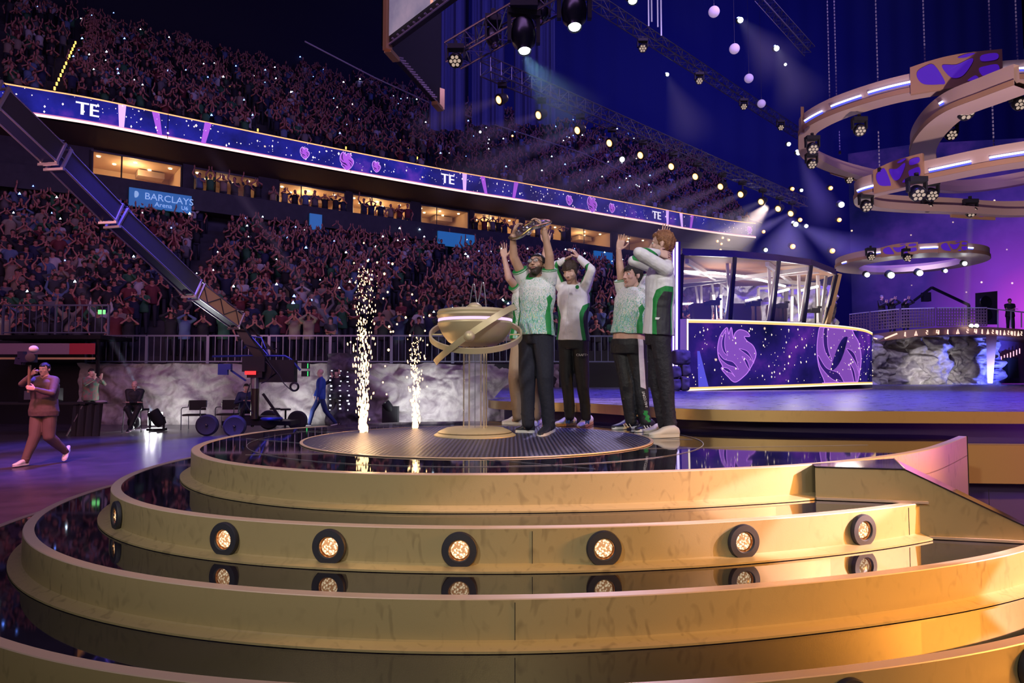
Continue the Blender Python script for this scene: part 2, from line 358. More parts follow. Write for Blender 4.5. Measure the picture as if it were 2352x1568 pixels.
def lamp_at(k, u, z, label):
    global first
    ts = np.radians(np.arange(-176, -5, .1))
    best = min(ts, key=lambda t: abs(1176 + 1568 * ringpt(k, t)[0] / ringpt(k, t)[1] - u)); p = ringpt(k, best); q = ringpt(k, best + .01)
    tan = nrm(q - p); n = V(tan[1], -tan[0]); rz = math.atan2(n[1], n[0]) + PI / 2
    loc = (p[0] + n[0] * .004, p[1] + n[1] * .004, z)
    if first: rl.location = loc; rl.rotation_euler = (0, 0, rz); rl['label'] = label; first = False
    else: dup(rl, loc, rz, label)
pos = ['second ring lamp from the left end of the lamp row, seen nearly edge-on', 'third ring lamp from the left of the riser row, narrow oval',
       'fourth ring lamp from the left of the riser row', 'fifth ring lamp from the left, below the spark fountains', 'sixth ring lamp from the left, below the pedestal',
       'seventh ring lamp of the row, right of the riser seam', 'eighth ring lamp of the row, on the warm lit gold', 'last ring lamp of the riser row, beside the stair cheek wall']
for u, s in zip((283, 369, 529, 764, 1059, 1384, 1697, 1968), pos): lamp_at(2, u, (Z2 + Z3) / 2 - .004, s)
for s, tt in (('first ring lamp of the row, edge-on at the left end of the riser', -183),):
    p = ringpt(2, math.radians(tt)); q = ringpt(2, math.radians(tt) + .01); tan = nrm(q - p); n = V(tan[1], -tan[0])
    dup(rl, (p[0] + n[0] * .004, p[1] + n[1] * .004, .708), math.atan2(n[1], n[0]) + PI / 2, s)
for u, s in ((38, 'ring lamp in the lowest riser, cut by the bottom left corner'), (1930, 'ring lamp barely showing its top at the bottom edge'), (2338, 'ring lamp in the lowest riser at the bottom right corner')):
    lamp_at(4, u, (Z4 + Z5) / 2 - .004, s)
# ---- stair cheek wall with mirrored sloping cap
t = thing('stair_side_wall', 'gold stair side with mirrored sloping top where the right end of the tiers meets it', 'cheek_wall', (2.4, 4.2, 0))
nb = V(-WD[1], WD[0])
def wp(s, z, d=0): q = WA + WD * s + nb * d; return (q[0], q[1], z)
L1 = .50; prof = [(0, Z1 - .006), (L1, Z1 - .006), (L1 + 2.0, 0.02)]
m = MB(); wv = [wp(0, 0), wp(L1, 0), wp(L1 + 2.0, 0), wp(L1 + 2, .02), wp(L1, Z1 - .006), wp(0, Z1 - .006)]
wb = [wp(0, 0, .50), wp(L1 + .1, 0, .55), wp(L1 + 2.0, 0, .5), wp(L1 + 2, .02, .5), wp(L1 + .1, Z1 - .006, .55), wp(0, Z1 - .006, .10)]
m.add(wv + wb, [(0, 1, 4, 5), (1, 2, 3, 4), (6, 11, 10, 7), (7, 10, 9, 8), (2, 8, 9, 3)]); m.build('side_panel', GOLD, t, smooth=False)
m = MB(); a = [wp(0, Z1, -.006), wp(L1, Z1, -.006), wp(L1 + 2, .03, -.006)]; b = [wp(0, Z1, .11), wp(L1 + .1, Z1, .56), wp(L1 + 2, .03, .52)]
m.strip(a, b); m.strip([(x, y, z - .008) for x, y, z in a], a); m.build('mirror_cap', M('mirror_cap', (.62, .50, .48), .07, .95), t, smooth=False)
m = MB(); m.bar(wp(L1, Z1 + .002, -.005), wp(L1 + .1, Z1 + .002, .56), .006, .004)
m.build('cap_joint', RIM, t, smooth=False)
for z, sA, sB in ((Z2, 0, .62), (Z3, .62, 1.15)):
    m = MB(); m.bar(wp(sA, z + .008, -.012), wp(sB, z + .008, -.012), .02, .014); m.build('base_trim', RIM, t)
# ---- main deck
FL = M('floor_dark', (.045, .04, .055), .28, 0, noise_s=2.2, noise_c=(.075, .06, .085), bump=.12, bump_s=9)
m = MB(); m.add([(-60, -8, 0), (60, -8, 0), (60, 90, 0), (-60, 90, 0)], [(0, 1, 2, 3)]); o = m.build('floor', FL, smooth=False); struct(o)
ZD = 1.2215
arc = [V(1.05 + 1.42 * math.cos(a), 10.6 + 1.42 * math.sin(a)) for a in np.radians(np.arange(120, 262, 6))]
edge = cr([(.86, 9.19), (1.25, 8.55), (1.56, 8.0), (1.95, 7.45), (2.5, 7.16), (3.3, 7.0), (4.4, 6.88), (5.6, 6.80), (7.5, 6.75), (10.5, 6.8)], 6)
dk = [tuple(p) for p in arc] + [tuple(p) for p in edge]
def deck_mat():
    m = M('deck_gloss', (.07, .07, .12), .2, 0); nt = m.node_tree; b = nt.nodes['Principled BSDF']
    tc = nt.nodes.new('ShaderNodeTexCoord'); n = nt.nodes.new('ShaderNodeTexNoise'); n.inputs['Scale'].default_value = 5.5; n.inputs['Detail'].default_value = 8; n.inputs['Roughness'].default_value = .7
    nt.links.new(tc.outputs['Object'], n.inputs['Vector'])
    r = nt.nodes.new('ShaderNodeValToRGB'); r.color_ramp.elements[0].position = .38; r.color_ramp.elements[0].color = (.018, .018, .05, 1); r.color_ramp.elements[1].position = .68; r.color_ramp.elements[1].color = (.17, .16, .32, 1)
    nt.links.new(n.outputs['Fac'], r.inputs[0]); nt.links.new(r.outputs[0], b.inputs['Base Color'])
    r2 = nt.nodes.new('ShaderNodeMapRange'); r2.inputs[3].default_value = .12; r2.inputs[4].default_value = .5; nt.links.new(n.outputs['Fac'], r2.inputs[0]); nt.links.new(r2.outputs[0], b.inputs['Roughness']); return m
DECKM = deck_mat()
t = thing('main_deck', 'wide blue-lit main stage deck with a gold front fascia behind the players', 'stage', (4, 9, 0))
ob = [(30, 6.8), (36, 30), (36, 44), (0.6, 44), (-.3, 27), (-.3, 11.6)]
poly = dk + ob; m = MB(); inn = offset2(dk, -.07, closed=False)
full = [tuple(p) for p in inn] + ob; m.add([(x, y, ZD) for x, y in full], [tuple(range(len(full)))]); m.build('deck_surface', DECKM, t, smooth=False)
m = MB(); D3 = lambda p, z: np.c_[np.array(p), np.full(len(p), z)]
dkx = dk + [(30, 6.8)]; innx = offset2(dkx, -.07, closed=False)
m.strip(D3(innx, ZD + .002), D3(dkx, ZD + .002)); m.build('edge_rim', M('rim_mirror', (.35, .32, .36), .12, .7), t)
m = MB(); m.strip(D3(dkx, ZD + .002), D3(dkx, 1.105)); i3 = offset2(dkx, -.25, closed=False); m.strip(D3(dkx, 1.105), D3(i3, 1.105)); m.build('fascia', GOLD2, t)
m = MB(); m.strip(D3(i3, 1.11), D3(i3, 0)); m.build('recess_wall', M('recess_violet', (.10, .06, .16), .5), t)
t = thing('lower_fascia', 'orange-gold lower fascia box under the deck, right of the round platform', 'stage', (6, 7, 0))
lf = [(4.28, 6.98), (5.2, 6.90), (7, 6.86), (10, 6.9)]; lb = [(4.28, 7.12), (5.2, 7.04), (7, 7.0), (10, 7.04)]
m = MB(); m.strip(D3(lf, .885), D3(lf, .50)); m.build('front_panel', GOLD2, t, smooth=False)
m = MB(); m.strip(D3(lb, .887), D3(lf, .887)); m.build('top_edge', RIM, t, smooth=False)
m = MB(); m.strip(D3(lf, .50), D3([(x, y + .3) for x, y in lf], .50)); m.strip(D3([(x, y + .25) for x, y in lf], .5), D3([(x, y + .25) for x, y in lf], 0)); m.build('under_panel', BLK, t, smooth=False)
# little magenta uplight under the round deck end
t = thing('under_deck_light', 'small magenta floodlight tucked below the round end of the deck', 'lamp', (-.02, 9.2, Z1)); 
m = MB(); m.box((-.02, 9.35, .92), (.16, .12, .1)); m.build('housing', BLK, t)
m = MB(); m.add([(-.12, 9.28, .88), (.1, 9.28, .88), (.1, 9.28, .98), (-.12, 9.28, .98)], [(0, 1, 2, 3)]); m.build('lens', E_('magenta_led', (.9, .15, 1.0), 6), t, smooth=False)
# ================================================================ PEOPLE BUILDER
def remesh(mb, voxel, smooth=2, fac=.5):
    vs, fs = mb.arrays(); me = bpy.data.meshes.new('t'); me.from_pydata(vs.tolist(), [], fs); me.update()
    o = bpy.data.objects.new('t', me); COL.objects.link(o)
    r = o.modifiers.new('r', 'REMESH'); r.mode = 'VOXEL'; r.voxel_size = voxel; r.use_smooth_shade = True
    if smooth: q = o.modifiers.new('s', 'SMOOTH'); q.factor = fac; q.iterations = smooth
    dg = bpy.context.evaluated_depsgraph_get(); e = o.evaluated_get(dg).to_mesh()
    n = len(e.vertices); co = np.empty(n * 3); e.vertices.foreach_get('co', co); co = co.reshape(-1, 3)
    k = len(e.polygons); ls = np.empty(len(e.loops), int); e.loops.foreach_get('vertex_index', ls)
    st = np.empty(k, int); ct = np.empty(k, int); e.polygons.foreach_get('loop_start', st); e.polygons.foreach_get('loop_total', ct)
    bpy.data.objects.remove(o); bpy.data.meshes.remove(me)
    return co, ls, st, ct
def mesh_obj(name, data, mats, parent=None, mi=None, extra=None, origin=(0, 0, 0)):
    co, ls, st, ct = data; co = co - np.array(origin); nf = len(st)
    if extra is not None:  # extra MB appended (already in the same frame)
        ev, ef = extra.arrays(); ev = ev - np.array(origin); n0 = len(co); co = np.concatenate([co, ev]); el = []; es = []; ec = []; q = len(ls)
        for f in ef: es.append(q + len(el)); ec.append(len(f)); el += [i + n0 for i in f]
        ls = np.concatenate([ls, np.array(el, int)]); st = np.concatenate([st, np.array(es, int)]); ct = np.concatenate([ct, np.array(ec, int)])
        if mi is None: mi = np.zeros(nf, int)
        mi = np.concatenate([mi, np.array(extra.m, int)])
    me = bpy.data.meshes.new(name); me.vertices.add(len(co)); me.vertices.foreach_set('co', co.ravel())
    me.loops.add(len(ls)); me.loops.foreach_set('vertex_index', ls); me.polygons.add(len(st)); me.polygons.foreach_set('loop_start', st)
    try: me.polygons.foreach_set('loop_total', ct)
    except Exception: pass
    me.polygons.foreach_set('use_smooth', np.ones(len(st), bool))
    for m in (mats if isinstance(mats, (list, tuple)) else [mats]): me.materials.append(m)
    if mi is not None: me.polygons.foreach_set('material_index', mi)
    me.update(calc_edges=True); me.validate()
    o = bpy.data.objects.new(name, me); COL.objects.link(o)
    if parent is not None: o.parent = parent
    return o
def set_attrs(o, d):
    for k, v in d.items():
        n = len(o.data.vertices); a = np.full(n, -1.0, np.float32); a[:len(v)] = v; at = o.data.attributes.new(k, 'FLOAT', 'POINT'); at.data.foreach_set('value', a)
def region_mat(base, name, layers):
    # a copy of a procedural material with extra colour regions read from the garment's own attributes
    if name in MT: return MT[name]
    m = base.copy(); m.name = name; nt = m.node_tree; b = nt.nodes['Principled BSDF']; L = nt.links.new; inp = b.inputs['Base Color']
    if inp.links: last = inp.links[0].from_socket
    else: r = nt.nodes.new('ShaderNodeRGB'); r.outputs[0].default_value = inp.default_value[:]; last = r.outputs[0]
    for at, col, soft in layers:
        a = nt.nodes.new('ShaderNodeAttribute'); a.attribute_name = at; mr = nt.nodes.new('ShaderNodeMapRange'); mr.inputs[1].default_value = -soft; mr.inputs[2].default_value = soft
        L(a.outputs['Fac'], mr.inputs[0]); mx = nt.nodes.new('ShaderNodeMix'); mx.data_type = 'RGBA'; mx.inputs[7].default_value = (*col, 1); L(mr.outputs[0], mx.inputs[0]); L(last, mx.inputs[6]); last = mx.outputs[2]
    L(last, inp); MT[name] = m; return m
def centers(data):
    co, ls, st, ct = data; return co[ls[st]] * .5 + co[ls[st + 2 * (ct > 2)]] * .5
def wrinkle(co, amp, sc, seed=0, sx=1, sz=1):
    out = co.copy(); 
    for i, p in enumerate(co):
        d = noise.noise_vector(Vector((p[0] * sc * sx + seed, p[1] * sc * sx, p[2] * sc * sz))); out[i] += np.array(d) * amp
    return out
def ik(a, c, l1, l2, pole):
    a = V(*a); c = V(*c); d = c - a; L = min(np.linalg.norm(d), (l1 + l2) * .995); u = nrm(d)
    x = (l1 * l1 - l2 * l2 + L * L) / (2 * L); h = math.sqrt(max(l1 * l1 - x * x, 0)); p = V(*pole); p = nrm(p - u * (p @ u))
    return a + u * x + p * h, a + u * L
def hand(mb, wr, d, pn, thumb, s=1., curl=.15, spread=.12, n=10, wrist_r=.027, low=False):
    # wr wrist point, d direction to the fingertips, pn palm normal, thumb: direction of the thumb side
    wr = V(*wr); d = nrm(d); t = V(*thumb); t = nrm(t - d * (t @ d)); pn_ = np.cross(d, t); pn_ = pn_ if pn_ @ V(*pn) > 0 else -pn_
    if low:
        mb.loft([(wr, t * .026 * s, pn_ * .02 * s), (wr + d * .05 * s, t * .04 * s, pn_ * .017 * s), (wr + d * .10 * s, t * .042 * s, pn_ * .015 * s), (wr + (d * .18 + pn_ * .05 * curl * 4) * s, t * .03 * s, pn_ * .010 * s)], 8)
        mb.cap(wr + (d * .03 + t * .02) * s, wr + (d * .08 + t * .07) * s, .014 * s, .011 * s, 6); return
    W = lambda q, a, b: (q, t * a * s, pn_ * b * s)
    mb.loft([W(wr - d * .02 * s, wrist_r, wrist_r * .8), W(wr, .027, .020), W(wr + d * .03 * s, .036, .017), W(wr + d * .065 * s, .042, .015), W(wr + d * .095 * s, .042, .0125), W(wr + d * .104 * s, .036, .008)], 20, pw=.8)
    L = [(.030, .074), (.010, .083), (-.011, .077), (-.031, .060)]
    for i, (off, ln) in enumerate(L):
        b = wr + (d * (.092 - abs(off - .008) * .25) + t * off) * s; ang = spread * (off / .03); dd = nrm(d + t * math.tan(ang)); c = curl; p = b; r = .0085 - .0006 * i
        for k, (fr, rr) in enumerate(((.45, 1.), (.31, .93), (.24, .85))):
            c2 = curl * (k + 1) * 1.0; v = nrm(dd * math.cos(c2) + pn_ * math.sin(c2)); q = p + v * ln * fr * s; mb.cap(p, q, r * rr * s, r * rr * .95 * s, n); p = q
    b = wr + (d * .022 + t * .028) * s; v = nrm(d * .65 + t * .75 + pn_ * .25); q = b + v * .042 * s; mb.cap(b, q, .0125 * s, .0105 * s, n)
    v2 = nrm(d * .9 + t * .4 + pn_ * .25 * (1 + curl)); q2 = q + v2 * .034 * s; mb.cap(q, q2, .0100 * s, .0092 * s, n); mb.cap(q2, q2 + nrm(v2 + pn_ * .2) * .018 * s, .0092 * s, .0075 * s, n)
def frame(f, u): f = nrm(f); r = nrm(np.cross(f, u)); return r, f, np.cross(r, f)
def head(mb, c, f, u, s=1., low=False):
    r, f, u = frame(f, u); R = np.stack([r, f, u], 1); L = lambda x, y, z: V(*c) + (r * x + f * y + u * z) * s
    n = 12 if low else 26
    mb.ball(L(0, -.012, .035), (.077 * s, .096 * s, .088 * s), n, 0, R)
    mb.ball(L(0, .012, -.025), (.064 * s, .076 * s, .085 * s), n, 0, R)
    mb.loft([(L(0, .0, -.03), r * .060 * s, f * .07 * s), (L(0, .010, -.07), r * .052 * s, f * .066 * s), (L(0, .026, -.100), r * .034 * s, f * .046 * s), (L(0, .036, -.112), r * .018 * s, f * .026 * s)], n)
    if low:
        mb.cap(L(0, .085, .0), L(0, .098, -.028), .010 * s, .013 * s, 6)
        for q in (-1, 1): mb.ball(L(q * .077, -.012, -.008), (.012 * s, .02 * s, .03 * s), 6, 0, R)
        return
    mb.cap(L(0, .086, .018), L(0, .104, -.022), .0085 * s, .0125 * s, 10); mb.ball(L(0, .106, -.026), (.0115 * s, .012 * s, .010 * s), 10, 0, R)
    for q in (-1, 1):
        mb.ball(L(q * .013, .096, -.029), (.009 * s, .010 * s, .007 * s), 8, 0, R)
        mb.cap(L(q * .012, .083, .031), L(q * .046, .070, .033), .0085 * s, .008 * s, 8)
        mb.ball(L(q * .036, .054, -.020), (.028 * s, .027 * s, .026 * s), 14, 0, R)
        mb.cap(L(q * .019, .081, .0225), L(q * .043, .073, .0215), .0052 * s, .0048 * s, 8); mb.cap(L(q * .020, .079, .0015), L(q * .042, .072, .002), .0046 * s, .0042 * s, 8)
        e = frame(nrm(f * -.25 + r * q), u)
        mb.ball(L(q * .079, -.012, -.004), (.008 * s, .016 * s, .027 * s), 10, 0, R); mb.ball(L(q * .084, -.019, .005), (.006 * s, .011 * s, .021 * s), 10, 0, R)
    mb.cap(L(-.021, .080, -.057), L(.021, .080, -.057), .0056 * s, .0056 * s, 8); mb.cap(L(-.018, .080, -.068), L(.018, .080, -.068), .0068 * s, .0068 * s, 8)
    mb.ball(L(0, .076, -.100), (.020 * s, .017 * s, .016 * s), 12, 0, R)
def gauss_push(co, c, f, u, s, items):
    r, f, u = frame(f, u); q = (co - V(*c)) / s; x, y, z = q @ r, q @ f, q @ u; near = (np.abs(x) < .12) & (np.abs(y) < .14) & (np.abs(z) < .15)
    for (X, Y, Z, sx, sy, sz, dx, dy, dz) in items:
        w = np.exp(-((x - X) / sx) ** 2 - ((y - Y) / sy) ** 2 - ((z - Z) / sz) ** 2) * near
        co += (np.outer(w * dx, r) + np.outer(w * dy, f) + np.outer(w * dz, u)) * s
    return co
FACE_DENTS = [(-.031, .085, .012, .013, .03, .006, 0, -.007, 0), (.031, .085, .012, .013, .03, .006, 0, -.007, 0), (0, .09, -.0625, .024, .03, .0025, 0, -.005, 0)]
def hairmesh(c, f, u, s, style, seed=1, n=44):
    r, f, u = frame(f, u); m = n // 2; vs = []; fs = []; rng = random.Random(seed)
    st = dict(short=(.060, -.02, 1.05, .006, .0), fringe=(.030, -.035, 1.09, .008, .010), swept=(.050, -.015, 1.07, .010, .016), wavy=(.066, -.015, 1.06, .012, .012), crop=(.062, -.01, 1.04, .003, 0), long=(.052, -.16, 1.14, .014, .01), bald=(.2, .2, .9, 0, 0))[style]
    hl, sl, grow, na, tuft = st
    for i in range(m + 1):
        ph = PI * i / m
        for j in range(n):
            th = 2 * PI * j / n; d = V(math.sin(ph) * math.cos(th), math.sin(ph) * math.sin(th), math.cos(ph))
            q = V(d[0] * .079, d[1] * .099 - .012, d[2] * .091 + .034)
            if d[2] < -.1: q[2] = .034 + d[2] * (.12 if style != 'long' else .25)
            y = q[1]; lim = hl + (.012 if abs(q[0]) > .05 else 0) if y > .045 else (sl + (hl - sl) * max(0, (y - .012) / .033) if y > .012 else (sl if y > -.03 else min(sl, -.055)))
            k = 1.0
            if abs(q[0]) > .06 and -.035 < y < .01 and q[2] < .02: k = .0 if style not in ('long', 'fringe') else k
            if q[2] > lim and k:
                nz = noise.noise(Vector((d[0] * 5 + seed, d[1] * 5, d[2] * 5))) * na + abs(noise.noise(Vector((d[0] * 13 + seed, d[1] * 13, d[2] * 6)))) * na * .8
                g = grow + max(0, d[2]) * tuft * 3; q = V(0, -.012, .03) + (q - V(0, -.012, .03)) * g + d * nz
            else: q = V(0, -.012, .0) + (q - V(0, -.012, .0)) * .82
            vs.append(V(*c) + (r * q[0] + f * q[1] + u * q[2]) * s)
    for i in range(m):
        for j in range(n): a = i * n; b = a + n; fs.append((a + j, b + j, b + (j + 1) % n, a + (j + 1) % n))
    return vs, fs
def shoe(mb_u, mb_s, toe, heel, s=1., up=V(0, 0, 1), h=.085):
    toe = V(*toe); heel = V(*heel); d = nrm(toe - heel); x = nrm(np.cross(d, up)); L = np.linalg.norm(toe - heel)
    sec = lambda t, w, hh, z: (heel + d * L * t + up * (z + hh / 2), x * w * s, up * hh / 2)
    mb_u.loft([sec(0.0, .022, .05, .02), sec(.03, .032, .075 * s, .012), sec(.15, .038, (h + .012) * s, .012), sec(.32, .040, (h + .010) * s, .012), sec(.5, .043, .084 * s, .012), sec(.7, .047, .052 * s, .012), sec(.88, .042, .038 * s, .012), sec(.97, .028, .03 * s, .013), sec(1.0, .012, .02, .014)], 16, pw=.85)
    n = 20; t = np.linspace(0, 1, n); w = np.interp(t, [0, .04, .2, .45, .72, .9, .97, 1], [.018, .034, .040, .040, .051, .044, .028, .010]) * s
    a = [heel + d * L * k + x * q for k, q in zip(t, w)]; b = [heel + d * L * k - x * q for k, q in zip(t, w)][::-1]; pl = a + b
    v0 = [p + up * .0 for p in pl]; v1 = [p + up * .016 for p in pl]; v2 = [p + up * .028 for p in pl]; k = len(pl)
    mb_s.add(v0 + v1 + v2, [(j, (j + 1) % k, k + (j + 1) % k, k + j) for j in range(k)] + [(k + j, k + (j + 1) % k, 2 * k + (j + 1) % k, 2 * k + j) for j in range(k)] + [tuple(range(k))[::-1], tuple(range(2 * k, 3 * k))])
def torso_secs(J, f, gr, w=1., hem=None, top=True, belly=0., flare=0.):
    # lofted torso from hips to shoulders; gr = cloth allowance
    hc = (J['hipA'] + J['hipB']) / 2; sc = (J['shA'] + J['shB']) / 2; up = nrm(sc - hc); sx = nrm(J['shB'] - J['shA']); hx = nrm(J['hipB'] - J['hipA'])
    L = np.linalg.norm(sc - hc); out = []
    for t, a, b in ((-.16, .155, .105), (0, .170, .115), (.2, .160, .112), (.42, .150, .108), (.65, .165, .118), (.85, .172, .115), (.97, .150, .095), (1.05, .10, .07)):
        if hem is not None and t < hem: continue
        x = nrm(hx * (1 - t) + sx * t); y = nrm(np.cross(up, x)); y = y if y @ f > 0 else -y
        bb = b + belly * math.exp(-((t - .25) / .3) ** 2)
        gr_ = gr + flare * max(0, .35 - t)
        out.append((hc + up * L * t + y * belly * .4 * math.exp(-((t - .25) / .3) ** 2), x * (a * w + gr_), y * (bb * w + gr_)))
    return out
def build_person(name, J, f, mats, label, group=None, root=None, cat='person', w=1., hs=1., hair='short', hair_m=None, skin=None, sleeves='short', low=False, vox=.0042, shirt_fn=None, shirt_m=None, trou_m=None, trou_fn=None,
                 hands=None, headf=None, headu=(0, 0, 1), beard=None, shoe_m=None, sole_m=None, hem=0.0, belly=0., seed=1, legcloth=1., extras=None, shirt_gr=.022, neckhole=True, skin_mats=None, skin_fn=None, finish=True, armr=1.0, closed_eyes=False):
    f = nrm(f); org = V((J['ankA'][0] + J['ankB'][0]) / 2, (J['ankA'][1] + J['ankB'][1]) / 2, root if root is not None else min(J['ankA'][2], J['ankB'][2]) - .08)
    n = 8 if low else 16; hf = V(*(headf if headf is not None else f)); hu = V(*headu); hc = J['head']
    b = MB(); b.loft(torso_secs(J, f, 0, w, belly=belly), n + 6)
    b.cap(J['neck'], hc + nrm(hu) * -.03 * hs, .060 * w, .054 * hs, n); b.cap(J['neck'], (J['shA'] * .7 + J['neck'] * .3), .06, .05 * w, n); b.cap(J['neck'], (J['shB'] * .7 + J['neck'] * .3), .06, .05 * w, n)
    for q in 'AB':
        b.cap(J['hip' + q], J['knee' + q], .082 * w, .056 * w, n); b.cap(J['knee' + q], J['ank' + q], .054 * w, .036, n); b.cap(J['ank' + q] + V(0, 0, -.01), V(*J['heel' + q]) * .45 + V(*J['toe' + q]) * .55 + V(0, 0, .030), .03, .014, n)
        b.cap(J['sh' + q], J['el' + q], .052 * w * armr, .041 * armr, n); b.cap(J['el' + q], J['wr' + q], .042 * armr, .027, n)
        h = hands[q]; hand(b, J['wr' + q], h[0], h[1], h[2], s=h[5] if len(h) > 5 else 1., curl=h[3], spread=h[4], low=low)
    head(b, hc, hf, hu, hs, low)
    data = remesh(b, vox, 1 if low else 3)
    ex = None; mi = None
    if not low and not closed_eyes:
        gauss_push(data[0], hc, hf, hu, hs, FACE_DENTS)
        r_, f_, u_ = frame(hf, hu); ex = MB()
        for q in (-1, 1):
            e = hc + (r_ * q * .031 + f_ * .076 + u_ * .012) * hs; ex.ball(e - f_ * .0035, .0120 * hs, 14, 1); ex.ball(e + f_ * .0020 * hs, .0078 * hs, 12, 2)
    fa = skin_fn(data[0], hc, hf, hu, hs) if skin_fn else {}
    body = mesh_obj(name, data, skin_mats or [skin], None, mi, ex, org); set_attrs(body, fa); body.location = org; ORG[body.name] = tuple(org); tag(body, label, cat, group)
    hv, hfc = hairmesh(hc, hf, hu, hs, hair, seed, 20 if low else 64)
    if hair != 'bald': h = MB(); h.add(hv, hfc); ho = h.build('hair', hair_m, body, flat_ang=180)
    # trousers
    t = MB(); S = torso_secs(J, f, .020 if belly else .010, w, belly=belly * .8); k_ = .5 if belly else .22; t.loft([S[0], S[1], (S[1][0] * (1 - k_) + S[2][0] * k_, S[1][1] * .98, S[1][2])], n + 6)
    for q in 'AB':
        t.cap(J['hip' + q], J['knee' + q], .096 * w * legcloth, .074 * w * legcloth, n); t.cap(J['knee' + q], J['ank' + q] + V(0, 0, -.005), .073 * w * legcloth, .055 * legcloth, n)
        if not low:
            k1 = J['knee' + q]; k2 = J['ank' + q]
            for i in range(3): p = k1 + (k2 - k1) * (.70 + .11 * i); t.ball(p + V(.006 * (-1) ** i, 0, 0), (.060 * legcloth, .060 * legcloth, .022), 14)
    td = remesh(t, .02 if low else .0075, 1 if low else 3); tm = None
    if not low: td = (wrinkle(td[0], .0075, 9, seed, 1, .6), *td[1:])
    tr = mesh_obj('trousers', td, trou_m, body, None, None, org)
    if trou_fn: set_attrs(tr, trou_fn(td[0], J, f))
    # shirt
    s_ = MB(); s_.loft(torso_secs(J, f, shirt_gr, w, hem=None if hem <= -.1 else hem, belly=belly, flare=.03), n + 8)
    for q in 'AB':
        s_.cap(J['neck'] + (J['sh' + q] - J['neck']) * .25 + V(0, 0, -.02), J['sh' + q], .062 * w, .072 * w, n)
        if sleeves == 'short':
            e = J['sh' + q] + (J['el' + q] - J['sh' + q]) * .50; d = nrm(J['el' + q] - J['sh' + q]); x = nrm(np.cross(d, (0, 1, .2))); y = np.cross(d, x)
            s_.loft([(J['sh' + q] - d * .03, x * .070 * w, y * .070 * w), (J['sh' + q] + d * .05, x * .078 * w, y * .076 * w), (e, x * .080 * w, y * .075 * w)], n)
        elif sleeves == 'long':
            s_.cap(J['sh' + q], J['el' + q], .072 * w, .054, n); s_.cap(J['el' + q], J['el' + q] + (J['wr' + q] - J['el' + q]) * .93, .054, .039, n)
    sd = remesh(s_, .02 if low else .0055, 1 if low else 3)
    if not low: sd = (wrinkle(wrinkle(sd[0], .010, 7, seed + 5, 1, .45), .003, 22, seed + 9), *sd[1:])
    sh = mesh_obj('shirt', sd, shirt_m, body, None, None, org)
    if shirt_fn: set_attrs(sh, shirt_fn(sd[0], J, f))
    if shoe_m is not None:
        for q in 'AB':
            up = MB(); so = MB(); shoe(up, so, J['toe' + q], J['heel' + q], 1.0); o = up.build('shoe', shoe_m[0] if isinstance(shoe_m, list) else shoe_m, body)
            so.build('sole', sole_m, o, world=True) if False else None
            so2 = so.build('sole', sole_m, None); so2.data.transform(Matrix.Translation(-Vector(org))); so2.parent = o
    return body, tr, sh
# anatomy-angle helper: angle around the torso relative to facing and height fraction 0 hem .. 1 shoulder
def torso_coord(c, J, f):
    hc = (J['hipA'] + J['hipB']) / 2; sc = (J['shA'] + J['shB']) / 2; up = nrm(sc - hc); L = np.linalg.norm(sc - hc); d = c - hc; h = d @ up / L
    x = nrm(J['shB'] - J['shA']); y = nrm(np.cross(up, x)); y = y if y @ f > 0 else -y; rd = d - np.outer(d @ up, up)
    ang = np.degrees(np.arctan2(rd @ x, rd @ y)); return ang, h, rd
def seg_dist(c, a, b):
    ab = b - a; t = np.clip((c - a) @ ab / (ab @ ab), 0, 1); p = a + np.outer(t, ab); return np.linalg.norm(c - p, axis=1), t
# ================================================================ THE FIVE PLAYERS
def skin_m(name, col): 
    m = M(name, col, .48, 0, noise_s=14, noise_c=tuple(x * .86 for x in col)); m.node_tree.nodes['Principled BSDF'].inputs['Subsurface Weight'].default_value = 0; return m
SK_L = skin_m('skin_light', (.68, .41, .33)); SK_T = skin_m('skin_tan', (.60, .36, .26)); SK_P = skin_m('skin_pale', (.72, .46, .38))
EYEW = M('eye_white', (.75, .72, .70), .2); EYED = M('eye_dark', (.02, .012, .01), .1)
FAB = lambda name, col, r=.65, bs=16, bp=.45: M(name, col, r, 0, bump=bp, bump_s=bs)
LIP = M('lip', (.42, .16, .14), .4); BEARD = M('beard_dark', (.045, .028, .022), .8); STUB = M('stubble', (.28, .16, .12), .7)
BROWM = M('brow_dark', (.02, .013, .01), .8)
H_BLK = M('hair_black', (.010, .008, .008), .45, bump=.6, bump_s=90); H_BRN = M('hair_brown', (.045, .026, .018), .5, bump=.6, bump_s=90)
H_RED = M('hair_ginger', (.34, .15, .065), .5, bump=.7, bump_s=80, noise_s=30, noise_c=(.20, .08, .035)); H_BLD = M('hair_blond', (.40, .27, .14), .5, bump=.5, bump_s=80); H_GRY = M('hair_grey', (.3, .28, .28), .6)
def face_fn(beard=None, lips=True, brow=True):
    def fn(c, hc, hf, hu, s):
        r, f, u = frame(hf, hu); q = (c - hc) / s; x, y, z = q @ r, q @ f, q @ u; ax = np.abs(x); near = np.minimum(np.minimum(y - .02, .09 - ax), .14 - np.abs(z))
        out = {'lip': np.minimum(near, np.minimum(.023 - ax, np.minimum(y - .072, .0068 - ax * .12 - np.abs(z + .0625)))), 'brow': np.minimum(near, np.minimum(np.minimum(ax - .012, .049 - ax), .0042 - np.abs(z - .037 + .12 * np.abs(ax - .03))))}
        ch = np.interp(ax, [0, .03, .06, .075], [-.046, -.05, -.035, .0]); out['beard'] = np.minimum(np.minimum(ch - z, y - .005), np.minimum(z + .135, .09 - ax)) if beard else np.full(len(c), -1.)
        return out
    return fn
